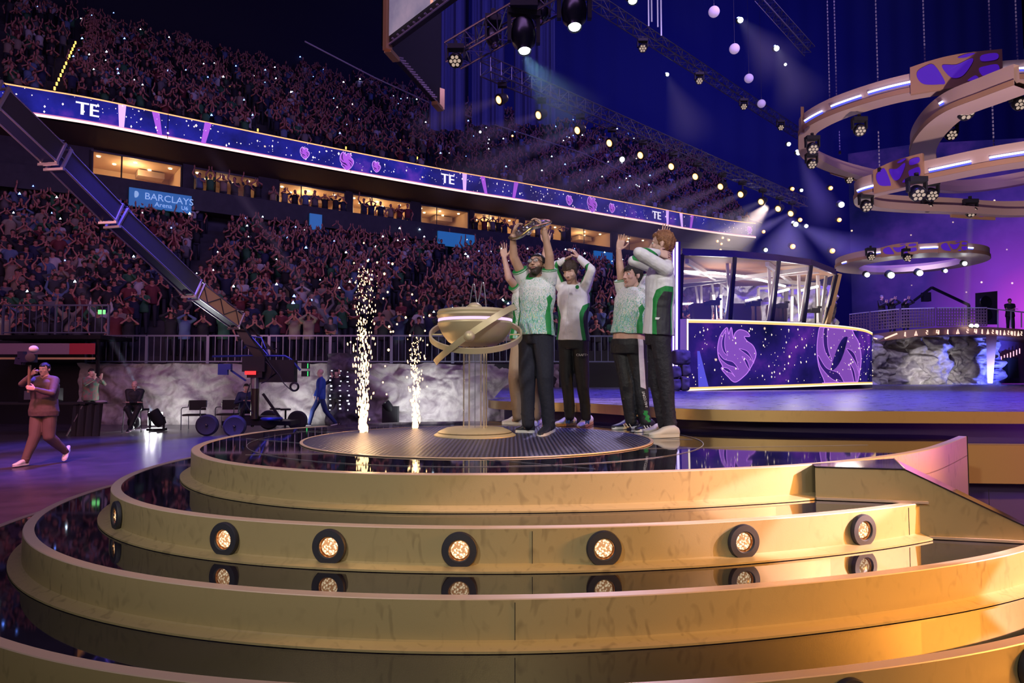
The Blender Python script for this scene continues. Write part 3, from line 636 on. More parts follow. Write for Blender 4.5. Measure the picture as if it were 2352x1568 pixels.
def jersey_mat():
    m = M('jersey_print', (.80, .80, .82), .6); nt = m.node_tree; b = nt.nodes['Principled BSDF']; L = nt.links.new
    tc = nt.nodes.new('ShaderNodeTexCoord'); mp = nt.nodes.new('ShaderNodeMapping'); mp.inputs['Scale'].default_value = (1, 1, .30); L(tc.outputs['Object'], mp.inputs[0])
    n = nt.nodes.new('ShaderNodeTexNoise'); n.inputs['Scale'].default_value = 200; n.inputs['Detail'].default_value = 1.5; L(mp.outputs[0], n.inputs['Vector'])
    hue = nt.nodes.new('ShaderNodeTexNoise'); hue.inputs['Scale'].default_value = 60; L(mp.outputs[0], hue.inputs['Vector'])
    rp = nt.nodes.new('ShaderNodeValToRGB'); cr_ = rp.color_ramp; cr_.interpolation = 'CONSTANT'
    cr_.elements[0].position = 0; cr_.elements[0].color = (.13, .42, .26, 1); cr_.elements[1].position = .44; cr_.elements[1].color = (.24, .54, .58, 1)
    for p_, c_ in ((.50, (.26, .56, .36, 1)), (.55, (.56, .58, .32, 1)), (.60, (.30, .46, .62, 1))): e = cr_.elements.new(p_); e.color = c_
    L(hue.outputs['Fac'], rp.inputs[0])
    sx = nt.nodes.new('ShaderNodeSeparateXYZ'); L(tc.outputs['Object'], sx.inputs[0])
    mr = nt.nodes.new('ShaderNodeMapRange'); mr.inputs[1].default_value = 1.38; mr.inputs[2].default_value = 1.12; mr.inputs[3].default_value = -.06; mr.inputs[4].default_value = .10; L(sx.outputs['Z'], mr.inputs[0])
    big = nt.nodes.new('ShaderNodeTexNoise'); big.inputs['Scale'].default_value = 6; L(tc.outputs['Object'], big.inputs['Vector'])
    ad = nt.nodes.new('ShaderNodeMath'); ad.operation = 'ADD'; L(n.outputs['Fac'], ad.inputs[0]); L(mr.outputs[0], ad.inputs[1])
    a2 = nt.nodes.new('ShaderNodeMath'); a2.operation = 'MULTIPLY_ADD'; a2.inputs[1].default_value = .16; L(big.outputs['Fac'], a2.inputs[0]); L(ad.outputs[0], a2.inputs[2])
    th = nt.nodes.new('ShaderNodeMapRange'); th.inputs[1].default_value = .555; th.inputs[2].default_value = .63; L(a2.outputs[0], th.inputs[0])
    mx = nt.nodes.new('ShaderNodeMix'); mx.data_type = 'RGBA'; mx.inputs[6].default_value = (.80, .80, .82, 1); L(th.outputs[0], mx.inputs[0]); L(rp.outputs[0], mx.inputs[7]); L(mx.outputs[2], b.inputs['Base Color'])
    return m
JER = jersey_mat(); WHT = M('jersey_white', (.80, .79, .82), .6, bump=.5, bump_s=13); GRN = M('jersey_green', (.015, .25, .055), .55); BLKF = M('fabric_black', (.016, .016, .022), .6)
NAVY = M('navy_sweat', (.010, .011, .024), .8, noise_s=60, noise_c=(.015, .016, .032), bump=.5, bump_s=12); JEAN = M('black_jeans', (.012, .011, .018), .7, noise_s=50, noise_c=(.022, .02, .03), bump=.7, bump_s=20); KHAKI = M('khaki_cotton', (.40, .31, .21), .75, bump=.9, bump_s=12)
TRK = M('track_black', (.008, .009, .014), .62, bump=.7, bump_s=13); LILAC = M('stripe_lilac', (.62, .56, .66), .5)
SH_W = M('shoe_white', (.68, .66, .64), .5); SOLE_W = M('sole_white', (.75, .74, .72), .5); SH_B = M('shoe_black', (.02, .022, .035), .5); SH_C = M('shoe_cream', (.60, .55, .47), .55); GUM = M('gum_sole', (.42, .22, .10), .5); BLUE = M('shoe_blue', (.03, .12, .42), .5)
def jersey_fn(c, J, f):
    a, h, rd = torso_coord(c, J, f); aa = np.abs(a); R = np.linalg.norm(rd, axis=1); w = np.interp(h, [-.2, .0, .35, .55, .66, .76], [8, 8, 12, 5, 11, -4]); g = np.minimum((w - np.abs(aa - 68)) * .003, (.82 - h) * .4); sl = np.full(len(c), -1.)
    for q in 'AB':
        d, t = seg_dist(c, J['sh' + q], J['el' + q]); on = np.minimum(np.minimum(.12 - d, (h - .70) * .3), (t - .2) * .3); sl = np.maximum(sl, on)
        g = np.maximum(g, np.minimum(on, np.maximum(.0045 - np.abs(t - .435) * .28, (t - .475) * .28)))
    dn = np.linalg.norm(c - J['neck'], axis=1); g = np.maximum(g, np.minimum(.088 - dn, (h - 1.0) * .3)); return {'green': g, 'sleeve': sl}
def jacket_fn(c, J, f):
    a, h, rd = torso_coord(c, J, f); aa = np.abs(a); lo = np.interp(h, [-.2, 0, .25, .5, .64, .72], [58, 55, 50, 48, 60, 95])
    g = np.minimum(np.minimum(aa - lo, 118 - aa) * .003, (.70 - h) * .4); lo2 = lo + np.interp(h, [0, .4, .6], [13, 15, 24]); k = np.minimum(np.minimum(aa - lo2, 112 - aa) * .003, (.62 - h) * .4)
    for q in 'AB':
        for s0, s1 in (('sh', 'el'), ('el', 'wr')):
            d, t = seg_dist(c, J[s0 + q], J[s1 + q]); A = J[s0 + q] + np.outer(t, J[s1 + q] - J[s0 + q]); o = c - A; inn = nrm(J['head'] - (J['el' + q] + V(0, 0, -.05))); v = o @ inn / (np.linalg.norm(o, axis=1) + 1e-6)
            near = np.minimum(.075 - d, (t - .15) * .3) if s0 == 'el' else np.minimum(np.minimum(.085 - d, (h - .86) * .3), (t - .2) * .3)
            g = np.maximum(g, np.minimum(near, (v - .45) * .05)); k = np.maximum(k, np.minimum(near, (v - .75) * .05))
    return {'green': g, 'black': k}
def mk(Y0): return lambda u, v, dy=0.: P(u, v, Y0 + dy)
def joints(Y0, d): g = mk(Y0); return {k: g(*x) for k, x in d.items()}
def feet(J, Y0, q, toe, heel, z=Z1):
    J['toe' + q] = V(*(G(toe[0], toe[1], z)[:2]), z); J['heel' + q] = V(*(G(heel[0], heel[1], z)[:2]), z)
GC_, KC_ = (.012, .25, .05), (.018, .018, .026)
SMATS = [region_mat(JER, 'jersey_trimmed', [('sleeve', (.80, .80, .82), .01), ('green', GC_, .002)])]; JMATS = [region_mat(WHT, 'jacket_trimmed', [('green', GC_, .002), ('black', KC_, .002)])]
FM = lambda sk, bc=(.045, .028, .022), bs=.006: [region_mat(sk, sk.name + '_face%d' % int(bc[0] * 1000), [('beard', bc, bs), ('lip', (.42, .17, .15), .003), ('brow', (.025, .016, .012), .0015)]), EYEW, EYED]
# --- player with the shield
J = joints(6.73, dict(head=(1233.5, 610, -.02), neck=(1226, 644), shA=(1206, 646, .06), shB=(1263, 646, -.06), elA=(1180, 590, -.06), elB=(1262, 588, -.14), wrA=(1178, 541, -.16), wrB=(1249, 525, -.20),
     hipA=(1214, 770, .04), hipB=(1246, 770, -.04), kneeA=(1211, 868, -.02), kneeB=(1252, 868, -.06), ankA=(1213, 970, .0), ankB=(1261, 975, .0)))
feet(J, 0, 'A', (1184, 993), (1228, 994)); feet(J, 0, 'B', (1240, 1003), (1270, 990))
p1, tr1, sh1 = build_person('person', J, (-.34, -.94, 0), None, 'bearded person in glasses and printed white jersey lifting a silver shield overhead', group=None, hair='crop', hair_m=H_BLK, skin_mats=FM(SK_T), skin_fn=face_fn(True),
    shirt_fn=jersey_fn, shirt_m=SMATS, trou_m=NAVY, legcloth=1.12, hands={'A': ((.28, .1, 1), (.9, -.3, 0), (0, -1, .2), .55, .08), 'B': ((-.5, .1, .9), (-.8, -.3, -.5), (-.1, -1, 0), .55, .08)},
    headf=(-.46, -.83, .30), headu=(.1, .3, .95), shoe_m=SH_B, sole_m=SOLE_W, hem=-.05, seed=3, armr=1.04)
r_, f_, u_ = frame((-.46, -.83, .30), (.1, .3, .95)); hc = J['head']; m = MB()
for q in (-1, 1):
    c = hc + r_ * q * .032 + f_ * .101 + u_ * .010; ts = np.linspace(0, 2 * PI, 25)[:-1]; m.tube([c + r_ * .026 * math.cos(t) + u_ * .020 * math.sin(t) for t in ts], .0022, 6, closed=True)
    m.bar(hc + r_ * q * .060 + f_ * .099 + u_ * .016, hc + r_ * q * .082 - f_ * .01 + u_ * .010, .003, .004)
m.bar(hc + r_ * .008 + f_ * .106 + u_ * .014, hc - r_ * .008 + f_ * .106 + u_ * .014, .003, .003)
gl = m.build('glasses_frame', M('glasses_black', (.01, .01, .012), .25), p1); gl2 = MB()
for q in (-1, 1): c = hc + r_ * q * .032 + f_ * .101 + u_ * .010; gl2.add([c + r_ * .025 * math.cos(t) + u_ * .019 * math.sin(t) for t in ts], [tuple(range(24))])
g = gl2.build('lens', M('glasses_glass', (.8, .85, .9), .02, 0, alpha=.25), None, smooth=False); g.data.transform(Matrix.Translation(-Vector(ORG[p1.name]))); g.parent = gl
# pocket of the sweatpants
m = MB(); mm = mk(6.50); m.add([mm(1232, 826), mm(1262, 822), mm(1261, 786), mm(1246, 770)], [(0, 1, 2, 3)])
# --- khaki player behind
J = joints(7.89, dict(head=(1213, 633), neck=(1213, 660), shA=(1192, 666), shB=(1236, 668), elA=(1169, 640, -.14), elB=(1248, 613, -.05), wrA=(1158, 592, -.10), wrB=(1254, 561, -.05),
     hipA=(1196, 778), hipB=(1222, 778), kneeA=(1184, 866, -.05), kneeB=(1228, 866), ankA=(1189, 955), ankB=(1232, 953)))
feet(J, 0, 'A', (1153, 974), (1200, 975)); feet(J, 0, 'B', (1222, 979), (1240, 968))
build_person('person', J, (-.4, -.9, 0), None, 'person in khaki trousers behind the shield holder, both open hands raised', hair='short', hair_m=H_BRN, skin_mats=FM(SK_L), skin_fn=face_fn(False), shirt_fn=jersey_fn, shirt_m=SMATS, trou_m=KHAKI,
    hands={'A': ((-.08, .0, 1), (.1, -1, 0), (1, 0, 0), .06, .16), 'B': ((.18, 0, 1), (0, -1, 0), (-1, 0, 0), .06, .14)}, headf=(-.4, -.9, .1), shoe_m=SH_W, sole_m=SOLE_W, hem=-.05, seed=11, legcloth=1.12)
# --- white track jacket, hands on head
J = joints(7.68, dict(head=(1311, 625, -.03), neck=(1315, 656), shA=(1291, 660, .06), shB=(1343, 662, -.06), elA=(1272, 612, .05), elB=(1359, 620, -.22), wrA=(1296, 598, -.02), wrB=(1330, 592, -.06),
     hipA=(1300, 782, .04), hipB=(1333, 782, -.04), kneeA=(1303, 876), kneeB=(1338, 876, -.03), ankA=(1309, 955), ankB=(1346, 956)))
feet(J, 0, 'A', (1272, 979), (1322, 976)); feet(J, 0, 'B', (1330, 984), (1358, 972))
p2, tr2, sh2 = build_person('person', J, (-.42, -.9, 0), None, 'smiling person in white and green zip jacket with both hands clasped on his head', hair='fringe', hair_m=H_BRN, skin_mats=FM(SK_P, (.30, .17, .12), .02), skin_fn=face_fn(True), sleeves='long', shirt_fn=jacket_fn, shirt_m=JMATS,
    trou_m=TRK, hands={'A': ((1, -.1, .45), (0, 0, -1), (.3, -.8, .4), .22, .10), 'B': ((-.55, -.2, .70), (-.4, .1, -.9), (-.5, -.9, 0), .35, .10)}, headf=(-.52, -.78, -.30), headu=(-.2, -.25, .94), shoe_m=SH_W, sole_m=GUM, hem=-.06, seed=21, hs=1.04, closed_eyes=True)
m = MB(); [place_text(m, 'N', .055, mk(dy_)(u_, v_), (1, -.25, 0), (0, 0, 1), ext=.004, bold=.004) for u_, v_, dy_ in ((1304, 969, 7.56), (1349, 970, 7.46))]; m.build('shoe_letter', BLUE, p2, smooth=False)
m = MB(); m.bar(mk(7.44)(1307, 660), mk(7.44)(1299, 766), .004, .003); m.build('zip', M('zip_grey', (.35, .35, .37), .4, .5), p2)
m = MB(); m.lathe([(.022, 0), (.022, .004), (.001, .004)], mk(7.46)(1326, 659), 20, 0, (-.42, -.9, 0)); m.build('green_crest', GRN, p2, smooth=False)
m = MB(); place_text(m, 'CRAFT>', .036, mk(7.50)(1337, 815), (.98, -.2, 0), (0, 0, 1), ext=.002, bold=.001); m.build('trouser_logo', M('print_white', (.8, .8, .8), .5), p2, smooth=False)
# --- dark haired player reaching up
J = joints(7.12, dict(head=(1452, 636, -.02), neck=(1461, 662), shA=(1432, 668, .10), shB=(1478, 668, -.08), elA=(1424, 614, .05), elB=(1508, 612, .06), wrA=(1421, 574, .02), wrB=(1524, 551, .05),
     hipA=(1428, 794, .04), hipB=(1460, 794, -.06), kneeA=(1440, 884, -.02), kneeB=(1470, 884, -.04), ankA=(1449, 966), ankB=(1481, 966, -.05)))
feet(J, 0, 'A', (1406, 986), (1464, 983)); feet(J, 0, 'B', (1462, 992), (1500, 984))
def p3_tr(c, J, f):
    a = J['hipB'] + V(.03, 0, .04); b = J['kneeB'] + V(.02, 0, -.03); t = (a[2] - c[:, 2]) / (a[2] - b[2]); x = a[0] + (b[0] - a[0]) * t
    st = np.minimum(np.minimum(.028 - np.abs(c[:, 0] - x), np.minimum(t + .15, 1.0 - t - (x - c[:, 0]) * .8) * .3), J['hipB'][1] - c[:, 1])
    a = J['kneeB'] + V(.035, 0, -.26); b = J['ankB'] + V(.03, 0, .0); t = (a[2] - c[:, 2]) / (a[2] - b[2]); x = a[0] + (b[0] - a[0]) * t
    gr_ = np.minimum(np.minimum(.022 - np.abs(c[:, 0] - x - .01 * np.sin(t * 14)), np.minimum(t, 1.1 - t) * .3), J['kneeB'][1] - c[:, 1]); return {'stripe': st, 'green': gr_}
p3, tr3, sh3 = build_person('person', J, (-.74, -.67, 0), None, 'black-haired person with bare midriff under a printed jersey, one open hand raised high', hair='swept', hair_m=H_BLK, skin_mats=FM(SK_L), skin_fn=face_fn(False), shirt_fn=jersey_fn, shirt_m=SMATS, trou_m=[region_mat(TRK, 'track_striped', [('green', GC_, .002), ('stripe', (.62, .56, .66), .002)])], trou_fn=p3_tr,
    hands={'A': ((.26, -.05, 1), (-.5, -.8, 0), (.9, 0, .1), .10, .13), 'B': ((.22, 0, 1), (0, -1, 0), (-1, 0, 0), .08, .14)}, headf=(-.86, -.5, .10), headu=(.05, .1, 1), shoe_m=SH_B, sole_m=SOLE_W, hem=.05, belly=.03, seed=31, w=1.06, hs=1.04, legcloth=1.08)
for u_, v_, y_ in ((1436, 977, 6.98), (1484, 981, 6.90)):
    m = MB(); [m.bar(mk(y_)(u_ + 7 * k, v_ + 4), mk(y_)(u_ - 5 + 7 * k, v_ - 4), .012, .006) for k in range(3)]; m.build('shoe_stripes', MT['print_white'], p3, smooth=False)
m = MB()
for i, ch in enumerate('FALCONS'):
    c = mk(6.98)(1483.5 - 1.35 * (i * .95) + 2, 933 - i * 5.4); place_text(m, ch, .036, c, (.05, .1, 1), (-1, 0, .05), ext=.003, bold=.0012)
m.build('leg_lettering', MT['print_white'], p3, smooth=False)
# --- ginger player, hands behind head
J = joints(6.48, dict(head=(1520, 563, .0), neck=(1529, 596), shA=(1531, 620, -.17), shB=(1506, 614, .17), elA=(1468, 580, -.26), elB=(1455, 599, .22), wrA=(1511, 581, -.14), wrB=(1503, 586, .12),
     hipA=(1514, 768, -.09), hipB=(1510, 768, .09), kneeA=(1529, 872, -.10), kneeB=(1508, 872, .08), ankA=(1540, 978, -.08), ankB=(1524, 974, .08)))
feet(J, 0, 'A', (1490, 1005), (1559, 1003)); feet(J, 0, 'B', (1480, 997), (1538, 993))
p4, tr4, sh4 = build_person('person', J, (-.98, -.12, 0), None, 'ginger person turned away in white jacket, hands clasped behind his head', hair='wavy', hair_m=H_RED, skin_mats=FM(SK_P), skin_fn=face_fn(False), sleeves='long', shirt_fn=jacket_fn, shirt_m=JMATS, trou_m=JEAN,
    hands={'A': ((1, .28, -.10), (0, 1, 0), (0, .3, 1), .28, .08), 'B': ((1, -.2, 0), (0, -1, 0), (0, 0, 1), .2, .08)}, headf=(-.93, .34, .05), headu=(.05, 0, 1), shoe_m=SH_C, sole_m=SH_C, hem=-.05, seed=41, hs=1.08, w=1.02)
m = MB(); mm = mk(6.30); m.bar(mm(1505, 731), mm(1518, 731.5), .01, .02); m.build('hem_label', MT['print_white'], p4)
# ---- shield trophy held overhead
SIL = M('silver', (.72, .72, .76), .16, 1.0, bump=.5, bump_s=34); GOLDP = M('polished_gold', (.75, .52, .22), .22, .9)
a0 = mk(6.55)(1166, 538); a1 = mk(6.50)(1264, 503); cen = (a0 + a1) / 2; ax = nrm(a1 - a0); bx = nrm(V(-.12, .80, .55) - ax * (V(-.12, .80, .55) @ ax)); nz = nrm(np.cross(ax, bx)); nz = nz if nz[1] < 0 else -nz
L = np.linalg.norm(a1 - a0) / 2; t = thing('shield_trophy', 'ornate silver shield held overhead by the bearded person', 'trophy', cen)
out = [(-1, 0), (-.86, .42), (-.55, .62), (-.2, .55), (.1, .66), (.45, .60), (.75, .40), (1, .05), (.8, -.35), (.45, -.52), (.15, -.40), (-.15, -.50), (-.5, -.60), (-.85, -.38)]
pl = cr([V(x * L, y * L * .55) for x, y in out], 5, closed=True); n = len(pl); m = MB()
sag = lambda p: -.16 * p[0] ** 2 / L - .20 * p[1] ** 2 / L + .016 * math.sin(p[0] * 13)
pt = lambda p, k, h: cen + ax * p[0] * k + bx * p[1] * k + nz * (sag(V(*p) * k) + h)
rows = []
for k, h in ((.02, -.045), (.25, -.045), (.5, -.035), (.74, -.026), (.80, -.034), (.90, -.030), (.97, -.018), (1.0, -.008), (1.0, .006), (.9, .004), (.5, .0), (.02, .004)): rows.append([pt(p, k, h) for p in pl])
vs_ = np.concatenate([np.array(r) for r in rows]); fs_ = [(i * n + j, i * n + (j + 1) % n, (i + 1) * n + (j + 1) % n, (i + 1) * n + j) for i in range(len(rows) - 1) for j in range(n)]
m.add(vs_, fs_); m.build('plate', SIL, t)
m = MB(); m.tube([pt(p, 1.0, 0) for p in pl], .008, 8, closed=True); m.build('gilt_edge', GOLDP, t)
m = MB()
for x, y, rr in ((-.1, -.3, .030), (-.5, .1, .018), (.5, .08, .018), (-.78, 0, .012), (.78, .02, .012), (-.25, .3, .012), (.25, .3, .012), (-.25, -.25, .012), (.25, -.2, .012)):
    p = V(x * L, y * L * .55); m.ball(pt(p, 1, -.030), rr, 12); m.ball(pt(p, 1, .012), rr * .8, 12)
for k in range(5): th = np.linspace(0, 2 * PI, 15)[:-1]; m.tube([pt(V((-.6 + .3 * k) * L + .03 * math.cos(q), .02 * math.sin(q)), 1, -.040) for q in th], .004, 6, closed=True)
m.build('relief', SIL, t)
# ---- pedestal
PX, PY = -.35, 6.48; CX = lambda u, v, dy=0: P(u, v, PY + dy)
GP = gold_mat('pedestal_gold', (.62, .52, .30), (.4, .3, .14), .48, .35, .3)
t = thing('trophy_pedestal', 'gold orbit pedestal with clear column and round base where the shield stood', 'pedestal', (PX, PY, Z1))
m = MB(); m.lathe([(.01, 0), (.385, 0), (.385, .008), (.345, .030), (.348, .034), (.338, .040), (.33, .046), (.27, .072), (.01, .074)], (PX, PY, Z1 + .003), 72); m.build('base', GP, t)
m = MB(); m.lathe([(.347, .026), (.352, .030), (.347, .036)], (PX, PY, Z1 + .002), 72, caps=False); m.build('base_groove', M('bronze_dark', (.14, .10, .04), .4, .6), t)
zt = 1.568 + (866 - 790) / 1568 * PY; zb = Z1 + .074
GLS = M('acrylic', (.5, .48, .6), .02, 0, alpha=.07, spec=.9)
m = MB(); m.lathe([(.118, zb), (.118, zt), (.112, zt), (.112, zb)], (PX, PY, 0), 40, caps=False); m.build('clear_column', GLS, t)
m = MB(); m.lathe([(.060, zb), (.060, zt), (.054, zt), (.054, zb)], (PX, PY, 0), 32, caps=False); m.build('inner_tube', GLS, t)
for i, (dx, dy) in enumerate(((-.108, .02), (.108, -.02), (-.052, -.06), (.052, .08), (.088, -.07))):  # added pale rods imitating light refracted along the acrylic edges
    m = MB(); m.bar((PX + dx, PY + dy, zb), (PX + dx, PY + dy, zt), .012, .012, up=(0, 1, 0)); m.build('refraction_rod', M('refraction_cream', (.85, .66, .44), .22, .75), t)
m = MB(); m.bar((PX, PY, zb), (PX, PY, zt), .006, .006, up=(0, 1, 0)); m.build('cable', BLK, t)
zc = lambda v: 1.568 + (866 - v) / 1568 * PY
prof = [(.11, zc(796)), (.20, zc(793)), (.255, zc(785)), (.305, zc(770)), (.345, zc(752)), (.358, zc(744)), (.352, zc(740)), (.348, zc(739.5)), (.348, zc(733)), (.354, zc(732)), (.366, zc(726)), (.358, zc(722)), (.362, zc(718)), (.350, zc(713)), (.30, zc(711)), (.22, zc(709)), (.02, zc(708))]
m = MB(); m.lathe(prof, (PX, PY, 0), 72); m.build('bowl', GP, t)
VLED = E_('violet_led', (.72, .50, 1.0), 1.5)
m = MB(); m.lathe([(.351, zc(739)), (.353, zc(738)), (.353, zc(734)), (.351, zc(733))], (PX, PY, 0), 72, caps=False); m.build('led_strip', VLED, t)
m = MB(); m.lathe([(.07, 0), (.068, .012), (.05, .03), (.03, .042), (.001, .046)], (PX, PY - .12, zc(708)), 32); m.build('lid_dome', GP, t)
# tilted hoop
HC = CX(1093, 768); e1 = V(1, 0, 0); e2 = nrm(V(0, -.92, -.40)); nn = np.cross(e1, e2); R1 = .432; th = np.linspace(0, 2 * PI, 97)[:-1]
def hoop(mb, C, a, b, R, w, tk, ths, closed):
    nrm_ = nrm(np.cross(a, b)); secs = []
    for q in ths: d = a * math.cos(q) + b * math.sin(q); secs.append((C + d * R, d * tk, nrm_ * w))
    o = []
    t4 = [(-1, -1), (1, -1), (1, 1), (-1, 1)]; vs = []; 
    for c, x, y in secs:
        for s1, s2 in t4: vs.append(c + x * s1 + y * s2)
    k = len(secs); fs = []
    for i in range(k if closed else k - 1):
        A = i * 4; B = ((i + 1) % k) * 4
        for j in range(4): fs.append((A + j, A + (j + 1) % 4, B + (j + 1) % 4, B + j))
    if not closed: fs += [(0, 1, 2, 3), (k * 4 - 4, k * 4 - 3, k * 4 - 2, k * 4 - 1)]
    mb.add(vs, fs)
m = MB(); hoop(m, HC, e1, e2, R1, .026, .010, th, True); m.build('orbit_hoop', GP, t, flat_ang=30)
for q in (-1, 1): m = MB(); m.bar(HC + e1 * q * .32, HC + e1 * q * (R1 - .008), .012, .012); m.build('hoop_pin', GP, t)
b1 = nrm(V(.82, -.10, .565)); m = MB(); hoop(m, CX(1092, 770), b1, V(0, -1, -.0), .46, .028, .009, np.linspace(math.radians(4), math.radians(172), 60), False); m.build('orbit_band', GP, t, flat_ang=30)
m = MB(); m.ball(CX(1078, 772, -.47), .050, 32); m.build('planet_ball', GP, t)
STW = M('steel_wire', (.6, .6, .64), .25, .9)
for k, pts in enumerate((((1077, 709), (1083, 672), (1086, 655), (1090, 656), (1095, 700), (1096, 709)), ((1096, 706), (1104, 668), (1107, 651), (1111, 652), (1115, 690), (1117, 709)))):
    m = MB(); m.tube(cr([CX(u, v, -.05 + .02 * k) for u, v in pts], 5), .005, 8); m.build('wire_stand', STW, t)
for pts in (((1063, 698), (1063, 706), (1070, 709), (1073, 703), (1077, 704)), ((1084, 696), (1085, 702), (1092, 701), (1097, 701))):
    m = MB(); m.tube(cr([CX(u, v, -.12) for u, v in pts], 5), .006, 8); m.build('wire_hook', STW, t)
# ---- spark fountains
SPK = E_('spark_glow', (1.0, .60, .27), 4.2)
def sparks(base, top_h, n, seed, label, extra, spread=.09):
    rng = random.Random(seed); m = MB()
    for i in range(n):
        q = rng.random() ** 1.7; z = q * top_h; w = .018 + spread * (q ** .5); x, y = rng.gauss(0, w * .55), rng.gauss(0, w * .55); r = rng.uniform(.0035, .0075) * (1.2 - .3 * q); l = rng.uniform(1.5, 4.5) * (1.2 - .7 * q)
        d = nrm(V(x * .8, y * .8, 1)); xx = nrm(np.cross(d, (0, 1, 0))); yy = np.cross(xx, d); R = np.stack([xx, yy, d], 1)
        m.ball((base[0] + x, base[1] + y, base[2] + .02 + z), (r, r, r * l), 6, 0, R)
    for (dx, z) in extra: r = rng.uniform(.007, .012); m.ball((base[0] + dx, base[1] + rng.uniform(-.05, .05), base[2] + z), (r, r, r * 1.2), 8)
    o = m.build('spark_fountain', SPK, loc=base); tag(o, label, 'sparks', None, 'stuff')
b1_ = G(834, 994, Z1); b2_ = G(954, 984, Z1)
sparks(b1_, 1.62, 560, 5, 'tall golden spark fountain left of the pedestal', [(-.12, 1.70), (.02, 1.72), (.12, 1.70), (.28, 1.68), (-.02, 1.90), (.2, 1.58), (.23, 1.40), (.18, 1.34), (-.1, 1.5), (.27, 1.0), (.25, .82), (.22, .66), (.2, .5), (.22, .38), (-.14, .9), (.1, 1.2)])
sparks(b2_, .95, 300, 8, 'shorter golden spark fountain between the tall one and the pedestal', [(-.05, 1.45), (.0, 1.38), (-.12, 1.2), (.08, 1.2), (.14, 1.22), (-.2, 1.12), (.1, 1.05), (-.06, 1.0), (.0, .98), (.12, .9), (.1, .75), (-.1, .55), (.12, .45), (-.3, 1.1), (-.24, 1.04)], .05)
pl_ = bpy.data.lights.new('spark_light', 'POINT'); pl_.energy = 26; pl_.color = (1, .6, .28); pl_.shadow_soft_size = .02; po = bpy.data.objects.new('spark_light', pl_); COL.objects.link(po); po.location = (b1_[0], b1_[1] - .0, b1_[2] + .5)
pl_ = bpy.data.lights.new('spark_light', 'POINT'); pl_.energy = 10; pl_.color = (1, .6, .28); pl_.shadow_soft_size = .02; po = bpy.data.objects.new('spark_light', pl_); COL.objects.link(po); po.location = (b2_[0], b2_[1], b2_[2] + .4)
# ================================================================ ARENA SHELL
RNG = random.Random(77)
RIB = [(-36, 19.5), (-30, 22.6), (-25.5, 25.3), (-21.4, 27.95), (-18.6, 29.5), (-16.2, 31.3), (-12.8, 33.8), (-9.3, 36.3), (-6.1, 38.5), (-2.9, 40.6), (.3, 42.5), (3.6, 44.6), (6.9, 46.8), (10.2, 48.9), (13.0, 50.8), (15.7, 52.3), (17.6, 53.3), (19.5, 54.1)]
RC = np.array(cr(RIB, 6)); _d = np.r_[0, np.cumsum(np.linalg.norm(np.diff(RC, axis=0), axis=1))]
def rib(s, off=0.):   # s in metres along the curve, off metres away from the arena floor
    s = np.clip(s, 0, _d[-1]); p = V(np.interp(s, _d, RC[:, 0]), np.interp(s, _d, RC[:, 1])); s2 = min(s + .5, _d[-1]); s1 = max(s2 - 1, 0)
    q = V(np.interp(s2, _d, RC[:, 0]) - np.interp(s1, _d, RC[:, 0]), np.interp(s2, _d, RC[:, 1]) - np.interp(s1, _d, RC[:, 1])); q = nrm(q)
    return p + V(-q[1], q[0]) * off, q
SL = _d[-1]
def s_at_u(u, off=0.):
    ss = np.linspace(0, SL, 800); return min(ss, key=lambda s: abs(1176 + 1568 * rib(s, off)[0][0] / rib(s, off)[0][1] - u))
def wall_strip(name, off, z0, z1, mat, s0=0, s1=None, n=90, off2=None, kind='structure', parent=None):
    ss = np.linspace(s0, SL if s1 is None else s1, n); A = [(*rib(s, off)[0], z0) for s in ss]; B = [(*rib(s, off if off2 is None else off2)[0], z1) for s in ss]
    m = MB(); m.strip(A, B); o = m.build(name, mat, parent)
    if parent is None: o['kind'] = kind
    return o
DK = M('stand_dark', (.020, .020, .034), .7, noise_s=3, noise_c=(.030, .028, .045)); DKB = M('stand_navy', (.018, .024, .06), .6); SOF = M('soffit_brown', (.06, .042, .04), .7)
wall_strip('wall_suites', 1.5, 8.6, 10.0, DKB)
wall_strip('wall_soffit', .05, 12.62, 12.0, SOF, off2=1.9)
wall_strip('wall_suite_top', 1.9, 12.0, 12.1, SOF)
wall_strip('wall_parapet', .4, 9.6, 10.62, DK)
wall_strip('wall_parapet_top', .4, 10.62, 10.62, DK, off2=.55)
wall_strip('floor_balcony', .4, 9.6, 9.6, DK, off2=2.0)
# lower stand: terraced surface between the front line (Y 23.3) and the back line
NROW = 24; ZL0, ZL1 = 2.02, 8.9
def low_pt(k, a):      # k row 0..NROW, a 0..1 across
    F = V(-19.5 + a * 27.5, 23.3 + max(0, a - .75) * 3); s0, s1 = s_at_lo, s_at_hi; B = rib(s0 + a * (s1 - s0), 1.4)[0]; t = (k / NROW) ** .92
    return F + (B - F) * t, ZL0 + (ZL1 - ZL0) * (k / NROW)
s_at_lo, s_at_hi = s_at_u(-260, 1.4), s_at_u(1690, 1.4)
t = thing('lower_stand', 'dark terraced lower stand full of spectators behind the rock wall', 'grandstand', (-6, 30, 0)); m = MB(); al = np.linspace(0, 1, 41)
for k in range(NROW):
    A = [low_pt(k, a) for a in al]; B = [low_pt(k + 1, a) for a in al]
    m.strip([(*p, z) for p, z in A], [(*p, A[0][1]) for p, z in B]); m.strip([(*p, A[0][1]) for p, z in B], [(*p, z) for p, z in B])
m.build('terrace', DK, t, smooth=False)
m = MB(); m.strip([(*low_pt(0, a)[0], 0) for a in al], [(*low_pt(0, a)[0], ZL0) for a in al]); m.build('front_wall', BLK, t, smooth=False)
